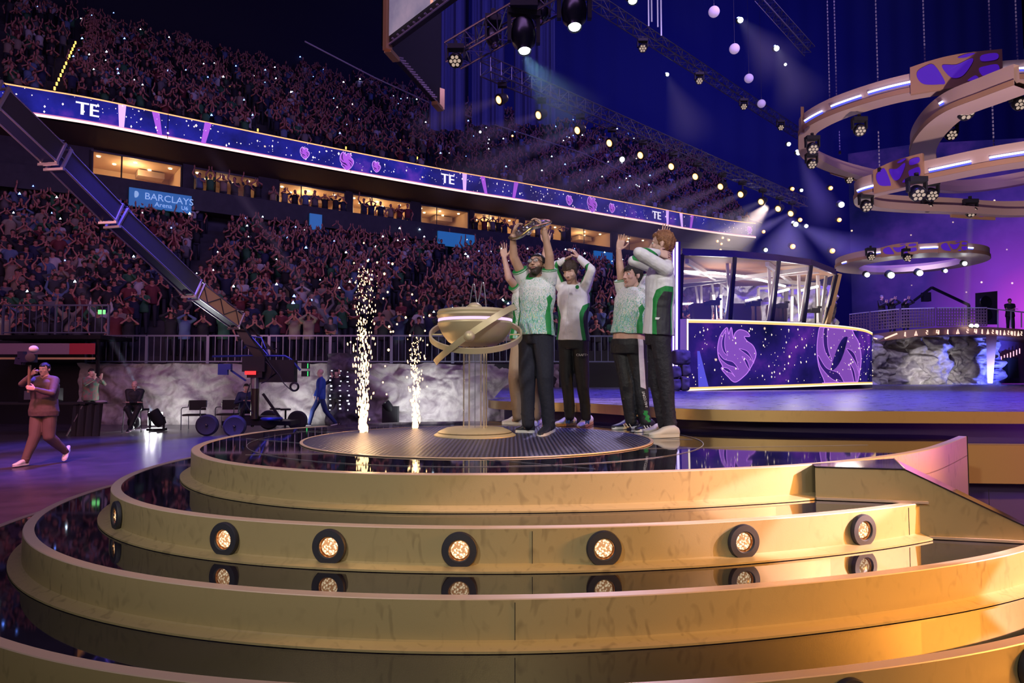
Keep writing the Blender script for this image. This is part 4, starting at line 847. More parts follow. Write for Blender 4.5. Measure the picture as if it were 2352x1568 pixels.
# upper stand
UROW = 26
def up_pt(k, s): w = np.clip((SL - s) / 26, .35, 1); return rib(s, .35 + (k / UROW) * 17 * w)[0], 13.05 + (k / UROW) * 12.2 * (w * .6 + .4)
t = thing('upper_stand', 'dark terraced upper stand above the glowing LED ribbon', 'grandstand', (-6, 46, 12)); m = MB(); sl = np.linspace(0, SL, 60)
for k in range(UROW):
    A = [up_pt(k, s) for s in sl]; B = [up_pt(k + 1, s) for s in sl]
    m.strip([(*p, z) for p, z in A], [(*q[0], p[1]) for p, q in zip(A, B)]); m.strip([(*q[0], p[1]) for p, q in zip(A, B)], [(*q[0], q[1]) for q in B])
m.build('terrace', DK, t, smooth=False)
# glass rail on the upper stand front
m = MB(); m.tube([(*rib(s, .3)[0], 14.0) for s in np.linspace(0, SL, 60)], .03, 6); m.build('hand_rail', M('rail_steel', (.15, .15, .2), .35, .8), t)
# back wall and ceiling of the arena
NAVYW = M('drape_navy', (.03, .04, .20), .9); 
m = MB(); A = [(*rib(s, 17)[0], 21) for s in sl] ; B = [(x, y, 40) for x, y, z in A]; m.strip(A, B)
o = m.build('wall_back', M('wall_dark', (.012, .012, .03), .8)); struct(o)
m = MB(); xs = np.linspace(-6, 46, 300); ys = 60 + .06 * np.sin(xs * 3.1) - np.maximum(0, xs - 30) * .0
m.strip([(x, y, 0) for x, y in zip(xs, ys)], [(x, y, 44) for x, y in zip(xs, ys)]); o = m.build('wall_far', NAVYW); struct(o)
m = MB(); m.add([(-70, -10, 40), (60, -10, 40), (60, 90, 40), (-70, 90, 40)], [(0, 3, 2, 1)]); o = m.build('ceiling', M('roof_dark', (.006, .007, .02), .9), smooth=False); struct(o)
for i, (x, y, w) in enumerate(((-2.9, 30.0, 1.6), (-1.1, 31.0, 1.5), (1.1, 32.5, 2.0))):  # hanging drapes under the screen
    xx = np.linspace(-w / 2, w / 2, 60); yy = y + .12 * np.sin(xx * 11 + i) + .05 * np.sin(xx * 29)
    m = MB(); m.strip([(x + a, b, 12.6 + .6 * i) for a, b in zip(xx, yy)], [(x + a, b, 36) for a, b in zip(xx, yy)]); tag(m.build('drape', NAVYW, loc=(x, y, 27)), ('navy drape hanging behind the screen corner', 'navy drape hanging between the screen and the truss end', 'navy drape hanging behind the lit truss')[i], 'drape', 'navy drapes')
# ---- LED ribbon
def nebula(name, base, mid, hot, scale=1.2, strength=1.0, star=.0, coord='Object'):
    m = bpy.data.materials.new(name); m.use_nodes = True; nt = m.node_tree; L = nt.links.new; nt.nodes.remove(nt.nodes['Principled BSDF'])
    out = nt.nodes['Material Output']; em = nt.nodes.new('ShaderNodeEmission'); L(em.outputs[0], out.inputs[0])
    tc = nt.nodes.new('ShaderNodeTexCoord'); n = nt.nodes.new('ShaderNodeTexNoise'); n.inputs['Scale'].default_value = scale; n.inputs['Detail'].default_value = 5; n.inputs['Roughness'].default_value = .55
    L(tc.outputs[coord], n.inputs['Vector']); r = nt.nodes.new('ShaderNodeValToRGB'); e = r.color_ramp
    e.elements[0].position = .32; e.elements[0].color = (*base, 1); e.elements[1].position = .72; e.elements[1].color = (*hot, 1); q = e.elements.new(.52); q.color = (*mid, 1)
    L(n.outputs['Fac'], r.inputs[0]); last = r.outputs[0]
    if star:
        v = nt.nodes.new('ShaderNodeTexVoronoi'); v.inputs['Scale'].default_value = star; L(tc.outputs[coord], v.inputs['Vector'])
        mp = nt.nodes.new('ShaderNodeMapRange'); mp.inputs[1].default_value = .10; mp.inputs[2].default_value = .03; mp.inputs[3].default_value = 0; mp.inputs[4].default_value = 1; L(v.outputs['Distance'], mp.inputs[0])
        wn = nt.nodes.new('ShaderNodeMath'); wn.operation = 'GREATER_THAN'; wn.inputs[1].default_value = .62; sc_ = nt.nodes.new('ShaderNodeSeparateColor'); L(v.outputs['Color'], sc_.inputs[0]); L(sc_.outputs[0], wn.inputs[0])
        ml = nt.nodes.new('ShaderNodeMath'); ml.operation = 'MULTIPLY'; L(mp.outputs[0], ml.inputs[0]); L(wn.outputs[0], ml.inputs[1])
        mx = nt.nodes.new('ShaderNodeMix'); mx.data_type = 'RGBA'; mx.inputs[7].default_value = (1.6, 1.1, .8, 1); L(ml.outputs[0], mx.inputs[0]); L(last, mx.inputs[6]); last = mx.outputs[2]
    L(last, em.inputs[0]); em.inputs[1].default_value = strength; MT[name] = m; return m
RIBM = nebula('ribbon_screen', (.010, .010, .12), (.02, .02, .32), (.20, .05, .55), .45, 1.0, 1.6)
EDGE_O = E_('edge_orange', (1.0, .42, .16), 1.7); EDGE_P = E_('edge_pink', (1.0, .66, .60), 1.7); PURP = E_('led_purple', (.45, .10, .80), 1.0); PURL = E_('led_lilac', (.72, .42, 1.0), 1.3); WHL = E_('led_white', (1, .95, 1), 2.2); BMB = E_('led_blue', (.10, .12, .9), 1.0); PDK = E_('led_violet_dark', (.13, .03, .36), 1.0)
t = thing('led_ribbon', 'long curved LED ribbon with purple graphics running between the two stands', 'screen', (*rib(30)[0], 12.7)); ss = np.linspace(0, SL, 200)
def rstrip(z0, z1, off, mat, name, s0=None, s1=None, n=200):
    q = np.linspace(0 if s0 is None else s0, SL if s1 is None else s1, n); m = MB(); m.strip([(*rib(s, off)[0], z0) for s in q], [(*rib(s, off)[0], z1) for s in q]); return m.build(name, mat, t, smooth=False)
rstrip(12.70, 13.85, 0, RIBM, 'screen_face'); rstrip(12.67, 12.78, -.02, EDGE_P, 'lower_edge'); rstrip(12.78, 12.83, -.015, E_('edge_glow', (.8, .25, .5), 1.0), 'lower_glow'); rstrip(13.82, 13.88, -.02, EDGE_O, 'upper_edge')
m = MB(); m.strip([(*rib(s, 0)[0], 13.88) for s in ss], [(*rib(s, .35)[0], 13.88) for s in ss]); m.strip([(*rib(s, 0)[0], 12.66) for s in ss], [(*rib(s, .35)[0], 12.66) for s in ss]); m.strip([(*rib(s, .35)[0], 13.88) for s in ss], [(*rib(s, .35)[0], 12.66) for s in ss]); m.build('casing', BLK, t, smooth=False)
def rib_frame(s, z, off=-.03): p, q = rib(s, off); return V(*p, z), V(q[0], q[1], 0), V(0, 0, 1)
FLAME = [[(-.46, .96), (-.82, .68), (-.97, .24), (-.91, -.14), (-.70, -.42), (-.77, -.51), (-.41, -.79), (0, -1), (.49, -.76), (.71, -.54), (.92, -.23), (1, .05), (.85, .33), (.58, .49), (.46, .64), (.71, .66), (.56, .83), (.22, .89), (-.02, .76), (-.10, .58), (-.22, .97), (-.36, .72)]]
CRESC = [[(-.52, .86), (-.74, .48), (-.68, .14), (-.42, -.04), (-.56, .20), (-.58, .52)], [(-.93, .06), (-.62, -.17), (-.12, -.28), (.16, -.54), (-.04, -.46), (-.45, -.36), (-.84, -.14)], [(.20, .20), (.58, .12), (.80, -.12), (.90, -.32), (.70, -.10), (.48, .04)], [(.34, -.08), (.60, -.24), (.72, -.58), (.56, -.40), (.46, -.24)], [(-.70, -.48), (-.36, -.52), (-.02, -.80), (-.20, -.68), (-.44, -.62)]]
def emblem(mb, c, r, u, w, h, lift=None):
    n = np.cross(nrm(r), nrm(u))
    for pc in (lift or FLAME):
        pts = cr([V(x, y, 0) for x, y in pc], 5, closed=True); q = [np.asarray(c) + nrm(r) * p[0] * w + nrm(u) * p[1] * h for p in pts]; k = len(q); cc = sum(q) / k
        mb.add(q, [tuple(range(k))])
def emblem_lines(mb, c, r, u, w, h, rad):
    for pc in FLAME:
        pts = cr([V(x, y, 0) for x, y in pc], 5, closed=True); mb.tube([np.asarray(c) + nrm(r) * p[0] * w + nrm(u) * p[1] * h for p in pts], rad, 5, closed=True)
for u, w in ((693, .32), (790, .50), (858, .32), (1307, .34), (1361, .55), (1408, .34), (1727, .30)):
    s = s_at_u(u); c, r, up = rib_frame(s, 13.27, -.05); m = MB(); emblem(m, c, r, up, w * .8, w); m.build('emblem', PURP, t, smooth=False); m = MB(); c, r, up = rib_frame(s, 13.27, -.06); emblem_lines(m, c, r, up, w * .8, w, .010); m.build('emblem_outline', PURL, t); m = MB(); emblem(m, c, r, up, w * .8, w, CRESC); m.build('emblem_crescent', E_('emblem_dark', (.03, .01, .14), 1.0), t, smooth=False)  # dark crescents are drawn as part of the emblem
for u in (184, 1026, 1511):
    s = s_at_u(u); c, r, up = rib_frame(s, 13.28, -.05); m = MB(); place_text(m, 'TE', .80, c, r, up, ext=.01, bold=.02); m.build('lettering', E_('led_text', (.86, .80, 1), 1.3), t, smooth=False)
for u, tl in ((262, 0), (352, .2), (455, -.2), (1066, 0), (1115, .25), (1180, -.2), (1537, 0), (1570, .1), (1590, -.2)):   # violet light shafts drawn on the screen
    s = s_at_u(u); a, r, up = rib_frame(s, 12.8, -.02); m = MB(); m.add([a - r * .10, a + r * .10, a + r * (.16 - tl) + up * 1.05, a - r * (.16 + tl) + up * 1.05], [(0, 1, 2, 3)]); m.build('light_shaft', PURP if abs(tl) > .1 else PURL, t, smooth=False)
for u in (373, 800, 1437):
    s = s_at_u(u); a, r, up = rib_frame(s, 12.7, -.03); m = MB(); m.bar(a, a + up * 1.15, .02, .02, up=(0, 1, 0)); m.build('panel_joint', BLK, t)
rs = random.Random(5); m = MB()
for i in range(420):
    s = rs.uniform(4, SL - .3); z = rs.uniform(12.85, 13.8); c, r, up = rib_frame(s, z, -.04); q = rs.choice((.010, .014, .018, .026, .04)) * (1 if rs.random() < .9 else 1.5); k = rs.uniform(.8, 1.8)
    m.add([c - r * q, c - up * q * k, c + r * q, c + up * q * k], [(0, 1, 2, 3)])
o = m.build('star_specks', E_('speck_white', (1, .82, .85), 1.8), t, smooth=False); o['kind'] = 'stuff'
# ---- hospitality suites
ROOMW = M('suite_beige', (.62, .42, .26), .7); GLSW = M('suite_glass', (.5, .5, .6), .05, 0, alpha=.12); FRM = M('suite_frame', (.03, .03, .04), .5); DL = E_('downlight', (1, .72, .38), 12)
SU = [(200, 408, 1.0, 'leftmost lit suite window behind the crane arm'), (432, 585, .12, 'dim suite window with people standing at its rail'), (632, 788, .9, 'lit suite window left of the tall sparks with spectators in front'), (805, 940, .9, 'lit suite window above the tall spark fountain'), (963, 1076, .45, 'dimmer suite window with two lamps, left of the shield'),
      (1088, 1192, .8, 'lit suite window directly behind the silver shield'), (1205, 1298, .5, 'suite window right of the shield, half hidden by arms'), (1310, 1406, .55, 'suite window above the clasped hands of the jacket wearer'), (1420, 1500, .2, 'last dark suite window below the TE lettering at right')]
for i, (u0, u1, br, lab) in enumerate(SU):
    s0, s1 = s_at_u(u0, 1.6), s_at_u(u1, 1.6); z0, z1 = 10.66, 11.98; D = 3.0; c, q = rib((s0 + s1) / 2, 1.6); n = V(-q[1], q[0]); W_ = (s1 - s0) / 2
    t = thing('suite_window', lab, 'window', (*c, z0), group=None)
    pt = lambda a, d, z: (c[0] + q[0] * a + n[0] * d, c[1] + q[1] * a + n[1] * d, z)
    m = MB(); f_ = [pt(-W_, 0, z0 - .1), pt(W_, 0, z0 - .1), pt(W_, 0, z1), pt(-W_, 0, z1)]; b_ = [pt(-W_, D, z0 - .1), pt(W_, D, z0 - .1), pt(W_, D, z1), pt(-W_, D, z1)]
    m.add(f_ + b_, [(4, 5, 6, 7), (3, 2, 6, 7), (0, 3, 7, 4), (1, 5, 6, 2), (0, 4, 5, 1)]); m.build('room', ROOMW, t, smooth=False)
    m = MB(); 
    for a in (-W_, W_): m.bar(pt(a, -.02, z0), pt(a, -.02, z1), .08, .08, up=(0, 1, 0))
    m.bar(pt(-W_, -.02, z1), pt(W_, -.02, z1), .08, .08); m.bar(pt(-W_, -.02, z0), pt(W_, -.02, z0), .08, .08); m.bar(pt(-W_ * .35, -.02, z0), pt(-W_ * .35, -.02, z1), .05, .05, up=(0, 1, 0)); m.build('frame', FRM, t, smooth=False)
    for a0, a1 in ((-W_, -W_ * .35), (-W_ * .35, W_)):
        m = MB(); m.add([pt(a0, 0, z0), pt(a1, 0, z0), pt(a1, 0, z1), pt(a0, 0, z1)], [(0, 1, 2, 3)]); m.build('pane', GLSW, t, smooth=False)
    for k in range(5):
        a = -W_ * .8 + W_ * 1.6 * k / 4; d = (.7, 1.6)[k % 2]; m = MB(); m.box(pt(a, d, z1 - .03), (.12, .12, .04)); m.build('downlight', DL, t)
    if br > .3:
        m = MB(); m.box(pt(W_ * .45, 2.0, z1 - .22), (1.2, .8, .3), R=np.array([[q[0], -q[1], 0], [q[1], q[0], 0], [0, 0, 1]])); m.build('ceiling_duct', M('duct', (.35, .25, .18), .6), t)
    l = bpy.data.lights.new('suite_lamp', 'POINT'); l.energy = 95 * br * (W_ / 3 + .3); l.color = (1, .70, .36); l.shadow_soft_size = .3; lo = bpy.data.objects.new('suite_lamp', l); COL.objects.link(lo); lo.location = pt(0, 1.2, z1 - .45)
# wall between the suites
edges = [s_at_u(-400, 1.6)] + [x for u0, u1, *_ in SU for x in (s_at_u(u0, 1.6), s_at_u(u1, 1.6))] + [SL]
for i in range(0, len(edges), 2):
    if edges[i + 1] - edges[i] > .1: wall_strip('wall_pier', 1.55, 9.6, 12.1, DK, edges[i], edges[i + 1], 8)
# blue sponsor boards
SGN = M('board_blue', (.02, .16, .42), .4, 0, (.03, .22, .60), .35); SGT = M('board_text', (.3, .5, .8), .4, 0, (.35, .55, .9), .6)
for u0, u1, txt, lab in ((285, 432, 1, 'blue lit arena name board below the leftmost lit suite'), (705, 735, 0, 'small blue board under the suites left of the sparks'), (1003, 1090, 0, 'blue board below the suites left of the shield'), (1366, 1408, 0, 'faint blue board right of the clasped hands')):
    s0, s1 = s_at_u(u0, .25), s_at_u(u1, .25); c, q = rib((s0 + s1) / 2, .25); h = (s1 - s0) / 2; c3 = V(*c, 9.78); r = V(*q, 0); 
    t = thing('sponsor_board', lab, 'sign', (*c, 9.2)); m = MB(); m.bar(c3 - r * h, c3 + r * h, .12, .84); m.build('board', SGN, t, smooth=False)
    if txt:
        c4 = c3 + V(q[1], -q[0], 0) * .08; m = MB(); place_text(m, 'BARCLAYS', .44, c4 + r * .35 + V(0, 0, .10), r, (0, 0, 1), ext=.01); place_text(m, 'Arena', .30, c4 + r * .1 + V(0, 0, -.22), r, (0, 0, 1), ext=.01); place_text(m, 'U5', .26, c4 - r * 2.1 + V(0, 0, -.22), r, (0, 0, 1), ext=.01); place_text(m, 'U6', .26, c4 + r * (h - .3) + V(0, 0, -.22), r, (0, 0, 1), ext=.01); m.build('lettering', SGT, t, smooth=False)
        m = MB(); m.ball(c4 - r * 1.05 + V(0, 0, .13), (.14, .02, .16), 12); m.build('bird_mark', SGT, t)
# ---- rock wall
def rock_mat(name, a, b, bump=.9, sc=1.6):
    m = M(name, a, .75, 0); nt = m.node_tree; bs = nt.nodes['Principled BSDF']; L = nt.links.new; tc = nt.nodes.new('ShaderNodeTexCoord')
    n = nt.nodes.new('ShaderNodeTexNoise'); n.inputs['Scale'].default_value = sc; n.inputs['Detail'].default_value = 10; n.inputs['Roughness'].default_value = .65; n.inputs['Distortion'].default_value = .8; L(tc.outputs['Object'], n.inputs['Vector'])
    r = nt.nodes.new('ShaderNodeValToRGB'); r.color_ramp.elements[0].position = .35; r.color_ramp.elements[0].color = (*b, 1); r.color_ramp.elements[1].position = .65; r.color_ramp.elements[1].color = (*a, 1); L(n.outputs['Fac'], r.inputs[0]); L(r.outputs[0], bs.inputs['Base Color'])
    v = nt.nodes.new('ShaderNodeTexVoronoi'); v.feature = 'DISTANCE_TO_EDGE'; v.inputs['Scale'].default_value = sc * 1.6; mx = nt.nodes.new('ShaderNodeVectorMath'); mx.operation = 'ADD'; L(tc.outputs['Object'], mx.inputs[0]); L(n.outputs['Color'], mx.inputs[1]); L(mx.outputs[0], v.inputs['Vector'])
    ad = nt.nodes.new('ShaderNodeMath'); ad.operation = 'ADD'; L(v.outputs['Distance'], ad.inputs[0]); L(n.outputs['Fac'], ad.inputs[1])
    rg_ = nt.nodes.new('ShaderNodeTexNoise'); rg_.noise_type = 'RIDGED_MULTIFRACTAL'; rg_.inputs['Scale'].default_value = sc * 1.1; rg_.inputs['Detail'].default_value = 5; rg_.inputs['Distortion'].default_value = .9; L(tc.outputs['Object'], rg_.inputs['Vector'])
    bp = nt.nodes.new('ShaderNodeBump'); bp.inputs['Strength'].default_value = bump; bp.inputs['Distance'].default_value = .09; L(rg_.outputs['Fac'], bp.inputs['Height']); L(bp.outputs[0], bs.inputs['Normal']); return m
ROCK = rock_mat('rock_grey', (.42, .38, .38), (.16, .13, .15)); ROCKD = rock_mat('rock_dark', (.14, .12, .16), (.05, .04, .07), .8, 3)
def rock_sheet(name, x0, x1, z0, z1, yfn, nx, nz, seed, amp, mat, label, cat='rock', parent=None, lean=.15):
    m = MB(); vs = []
    for j in range(nz):
        for i in range(nx):
            x = x0 + (x1 - x0) * i / (nx - 1); t_ = j / (nz - 1); z = z0 + (z1 - z0) * t_
            q = Vector((x * .9 + seed, z * 1.1, seed * .3)); a = noise.fractal(q, 1.0, 2.0, 4) + 1.1 * (noise.voronoi(q * 1.25 + noise.noise_vector(q * 1.5) * .5)[0][1] - noise.voronoi(q * 1.25 + noise.noise_vector(q * 1.5) * .5)[0][0]) - .5; e = noise.fractal(Vector((x * 1.3, seed, 0)), 1.0, 2.0, 3) * .06 * (t_ > .9)
            vs.append((x, yfn(x) - a * amp + lean * t_, z + e))
    top = [(vs[(nz - 1) * nx + i][0], vs[(nz - 1) * nx + i][1] + .7, vs[(nz - 1) * nx + i][2] - .02) for i in range(nx)]
    fs = [(j * nx + i, j * nx + i + 1, (j + 1) * nx + i + 1, (j + 1) * nx + i) for j in range(nz) for i in range(nx - 1)]
    m.add(vs + top, fs); o = m.build(name, mat, parent, loc=None if parent else ((x0 + x1) / 2, yfn((x0 + x1) / 2), z0), flat_ang=60)
    if not parent: tag(o, label, cat)
    return o
rock_sheet('rock_wall', -14.45, 1.6, 0, 2.02, lambda x: 22.65 + max(0, x + 6) * .06, 420, 60, 3, .20, ROCK, 'long sculpted grey rock wall below the lower stand railing', 'rock')
rock_sheet('carved_boulder', -6.1, -4.9, 0, 2.35, lambda x: 22.1 + (x + 5.5) ** 2 * .8, 60, 60, 9, .22, ROCKD, 'tall dark boulder with glowing carved marks beside the two standing men', 'rock')
m = MB(); rg = random.Random(4)
for cx_ in (-5.75, -5.45, -5.2):
    for k in range(9): z = .55 + k * .15 + rg.uniform(-.03, .03); m.box((cx_ + rg.uniform(-.03, .03), 21.72, z), (rg.uniform(.03, .07), .01, rg.uniform(.02, .06)))
o = m.build('glyph_marks', E_('glyph_white', (.85, .85, 1), 1.3), bpy.data.objects['carved_boulder'], smooth=False); o.data.transform(Matrix.Translation((0, 0, 0)))
for x, y, tx, p_ in ((-10.9, 21.9, -10.9, 120), (-7.4, 21.9, -7.3, 150), (-6.8, 21.9, -6.8, 110), (-3.0, 21.9, -3.2, 260), (-2.0, 21.9, -1.8, 180)):
    spot('rock_uplight', (x, y - .5, .10), (tx, 23.0, 1.0), p_ * .8, (.95, 1.0, .97), 110, .9, .08)
# ---- railings on the wall
RAILM = M('rail_blue_steel', (.20, .22, .34), .35, .7); RAILW = M('rail_warm_steel', (.45, .38, .32), .4, .6)
def make_barrier(w, h, n, label, group):
    t = thing('crowd_barrier', label, 'railing', (0, 0, 0), 0, group)
    m = MB(); m.bar((-w / 2, 0, h), (w / 2, 0, h), .05, .05); m.build('top_rail', RAILM, t, world=False); m = MB(); m.bar((-w / 2, 0, .06), (w / 2, 0, .06), .04, .04); m.build('bottom_rail', RAILM, t, world=False)
    for q in (-1, 1): m = MB(); m.bar((q * w / 2, 0, 0), (q * w / 2, 0, h), .055, .055, up=(0, 1, 0)); m.build('post', RAILM, t, world=False)
    m = MB()
    for i in range(1, n): x = -w / 2 + w * i / n; m.bar((x, 0, .06), (x, 0, h), .022, .022, up=(0, 1, 0))
    m.build('bars', RAILM, t, world=False); return t
labs = ['railing panel at the left end of the rock wall', 'railing panel above the seated man in black', 'railing panel behind the crane arm foot', 'railing panel above the crane operator, warm lit stairs behind', 'railing panel above the man in blue',
        'railing panel behind the tall spark fountain', 'railing panel behind the shorter spark fountain', 'railing panel behind the pedestal', 'railing panel behind the khaki trousers', 'railing panel behind the white jacket wearer', 'railing panel behind the bare midriff player']
b0 = make_barrier(2.0, .92, 9, labs[0], 'railing panels along the rock wall'); b0.location = (-13.2, 22.75, 2.03)
for i in range(1, 11): dup(b0, (-13.2 + i * 2.04, 22.75 + max(0, i - 6) * .10, 2.03), 0, labs[i])
b1r = make_barrier(1.65, .92, 8, 'railing panel on the raised platform at the far left', 'railing panels along the rock wall'); b1r.location = (-15.1, 21.3, 2.9)
dup(b1r, (-13.45, 21.3, 2.9), 0, 'second railing panel on the raised left platform, nearest the rock wall')
# black plinth wall right of the rock wall, raised left platform, exit sign
m = MB(); m.box((4.0, 24.4, 1.85), (6.6, .3, 1.3)); tag(m.build('black_wall', BLK, loc=(4.0, 24.4, 1.2), smooth=False), 'plain black wall below the railing behind the three right players', 'panel')
t = thing('side_platform', 'dark raised side platform with a red and grey banner, far left', 'platform', (-14.5, 21.7, 0)); m = MB(); m.box((-14.6, 22.2, 2.82), (3.6, 2.0, .12)); m.build('deck_plate', BLKM, t)
for x in (-16.2, -12.95): m = MB(); m.bar((x, 21.35, 0), (x, 21.35, 2.8), .08, .08, up=(0, 1, 0)); m.build('leg', BLKM, t)
m = MB(); m.add([(-15.95, 21.2, 2.28), (-12.95, 21.2, 2.28), (-12.95, 21.2, 2.62), (-15.95, 21.2, 2.62)], [(0, 1, 2, 3)]); m.build('banner', M('banner_grey', (.25, .16, .22), .6), t, smooth=False)
m = MB(); m.add([(-13.75, 21.19, 2.28), (-12.95, 21.19, 2.28), (-12.95, 21.19, 2.62), (-13.75, 21.19, 2.62)], [(0, 1, 2, 3)]); m.build('banner_end', M('banner_red', (.40, .03, .05), .6), t, smooth=False)
m = MB(); m.bar((-15.9, 21.2, 2.15), (-12.95, 21.2, 2.15), .03, .06); m.build('light_strip', M('strip_yellow', (.6, .42, .18), .5), t)
m = MB(); m.box((-18.2, 23.2, 1.4), (7.6, .2, 2.8)); o = m.build('wall_left', BLK, smooth=False); struct(o)
t = thing('exit_sign', 'small green lit exit sign above the left platform railing', 'sign', (-14.2, 22.3, 3.75)); m = MB(); m.box((-13.45, 22.3, 3.70), (.22, .05, .14)); m.build('box', E_('exit_green', (.25, 1, .3), 1.2), t)
# ================================================================ CROWD
CS = bpy.data.materials.new('crowd_shirt'); CS.use_nodes = True; _n = CS.node_tree; _i = _n.nodes.new('ShaderNodeObjectInfo'); _n.links.new(_i.outputs['Color'], _n.nodes['Principled BSDF'].inputs['Base Color']); _n.nodes['Principled BSDF'].inputs['Roughness'].default_value = .8
CSK = M('crowd_skin', (.42, .17, .14), .6); CTR = M('crowd_trousers', (.022, .024, .04), .8); CHR = M('crowd_hair', (.02, .014, .012), .8)
def pose(H, kind, seed=0):
    rg = random.Random(seed); z = lambda k: k * H; J = dict(head=V(0, -.03, z(.925)), neck=V(0, 0, z(.855)), shA=V(-.165, 0, z(.815)), shB=V(.165, 0, z(.815)), hipA=V(-.09, 0, z(.52)), hipB=V(.09, 0, z(.52)),
        kneeA=V(-.11, -.03, z(.28)), kneeB=V(.11, -.03, z(.28)), ankA=V(-.12, 0, z(.045)), ankB=V(.12, 0, z(.045)), toeA=V(-.14, -.17, .02), toeB=V(.14, -.17, .02), heelA=V(-.12, .08, .02), heelB=V(.12, .08, .02))
    sh = z(.815); T = {'up': ((-.30, -.05, sh + .50), (.30, -.05, sh + .50)), 'oneup': ((-.22, -.1, sh + .50), (.12, -.28, sh - .12)), 'clap': ((-.05, -.30, sh - .10), (.05, -.30, sh - .10)), 'claphigh': ((-.05, -.22, sh + .24), (.05, -.22, sh + .24)),
        'phone': ((-.05, -.26, sh + .14), (.05, -.26, sh + .14)), 'overhead': ((-.06, -.06, sh + .52), (.06, -.06, sh + .52)), 'head': ((-.12, -.02, sh + .27), (.12, -.02, sh + .27)), 'rest': ((-.22, -.05, sh - .50), (.22, -.05, sh - .50)), 'cross': ((.10, -.20, sh - .22), (-.10, -.20, sh - .22)), 'mouth': ((-.20, -.05, sh - .48), (.03, -.17, sh + .06))}[kind]
    for q, tg, sx in (('A', T[0], -1), ('B', T[1], 1)):
        e, w = ik(J['sh' + q], tg, .30, .27, (sx * 1, .2, -.9 if kind != 'head' else .2)); J['el' + q] = e; J['wr' + q] = w
    return J
KINDS_ = ['up', 'oneup', 'clap', 'claphigh', 'phone', 'overhead', 'head', 'rest', 'cross', 'mouth']
PH = dict(up='with both arms raised', oneup='with one arm raised', clap='clapping', claphigh='clapping high', phone='filming with a phone', overhead='hands joined overhead', head='hands on head', rest='standing with arms down', cross='arms folded', mouth='hand at mouth')
def hd(kind):
    up = (0, -.2, 1); return {q: ((up if kind not in ('rest', 'cross') else ((0, 0, -1) if kind == 'rest' else (-sx, -.2, 0))), (0, -1, 0), (-sx, 0, 0), .1, .1) for q, sx in (('A', -1), ('B', 1))}
PROTO = []
for i, kd in enumerate(KINDS_):
    H = 1.70 + .03 * (i % 4); J = pose(H, kd, i)
    o, tr, sh = build_person('person', J, (0, -1, 0), None, 'spectator', hair=('short', 'fringe', 'crop', 'long', 'swept')[i % 5], hair_m=CHR, skin_mats=[CSK], sleeves='short' if i % 3 else 'long', low=True, vox=.026, shirt_m=CS, trou_m=CTR, hands=hd(kd), root=0, headu=(0, 0, 1), headf=(0, -1, -.05), hem=-.1, shirt_gr=.03)
    o.location = (0, 0, 0); PROTO.append((kd, o, sh))
SHC = [('black', (.012, .012, .018)), ('black', (.012, .012, .018)), ('dark grey', (.05, .05, .06)), ('navy', (.015, .02, .07)), ('white', (.45, .42, .46)), ('grey', (.13, .12, .14)), ('beige', (.26, .20, .16)), ('black', (.01, .01, .016)), ('navy', (.012, .016, .05)), ('maroon', (.13, .02, .03)), ('green', (.03, .12, .06)), ('black', (.012, .012, .018)), ('light blue', (.10, .15, .28)), ('black', (.014, .012, .02))]
def visible(p, z):
    d = p[1]; u = 1176 + 1568 * p[0] / d; v = 866 - 1568 * (z - 1.568) / d; return -15 < u < 2370 and v > -40, u, v
spots_low = []; rl_ = random.Random(9)
for k in range(NROW):
    Lr = np.linalg.norm(low_pt(k, 1)[0] - low_pt(k, 0)[0]); n = int(Lr / .60)
    for i in range(n):
        a = (i + .5 + rl_.uniform(-.22, .22) + .5 * (k % 2)) / n
        if a >= 1 or rl_.random() < .07: continue
        p, z = low_pt(k + .45 + rl_.uniform(-.15, .15), a); z = ZL0 + (ZL1 - ZL0) * k / NROW; ok, u, v = visible(p, z + 1.2)
        aisle = any(abs((a * 27.5) % 7.2 - 6.9) < .35 for _ in (0,))
        if ok and not aisle: spots_low.append((k, p[0], p[1], z, u, v))
spots_up = []
for k in range(UROW):
    n = int(SL / .62)
    for i in range(n):
        s = (i + rl_.uniform(-.2, .2) + .5 * (k % 2)) / n * SL
        if rl_.random() < .10 + (.30 if k > 20 else 0): continue
        p, z = up_pt(k, s); p2 = rib(s, .35 + ((k + .45) / UROW) * 17 * np.clip((SL - s) / 26, .35, 1))[0]; ok, u, v = visible(p2, z + 1.2)
        if ok and abs(s % 9.5 - 9.1) > .45 and not (k > 21 and 18 < s < 34): spots_up.append((100 + k, p2[0], p2[1], z, u, v))
near = sorted(spots_low, key=lambda q: q[2] + (50 if q[4] > 1560 else 0))[:278]; nid = set(id(x) for x in near)
def place(u, v):
    for lim, s in ((25, 'at the far left edge'), (150, 'left of the stairs gap'), (240, 'above the cameraman table'), (330, 'above the seated man'), (430, 'above the empty chair'), (520, 'left of the crane foot'), (610, 'right of the crane foot'), (700, 'above the crane monitors'), (790, 'above the man in blue'), (870, 'behind the tall sparks'), (960, 'behind the short sparks'), (1060, 'behind the pedestal left side'), (1180, 'behind the pedestal right side'), (1280, 'behind the shield holder'), (1400, 'right of the zip jacket wearer'), (1480, 'beside the bare midriff player')):
        if u < lim: return s
    return 'beside the ginger player'
ROWN = ['front row', 'second row', 'third row', 'fourth row', 'fifth row', 'sixth row', 'seventh row', 'eighth row', 'ninth row', 'tenth row']
KC = {o.name: [c for c in bpy.data.objects if c.parent == o] for _, o, _ in PROTO}; used = set(); rc = random.Random(21)
seen_lb = set(); GC = 'spectators in the rows nearest the stage'
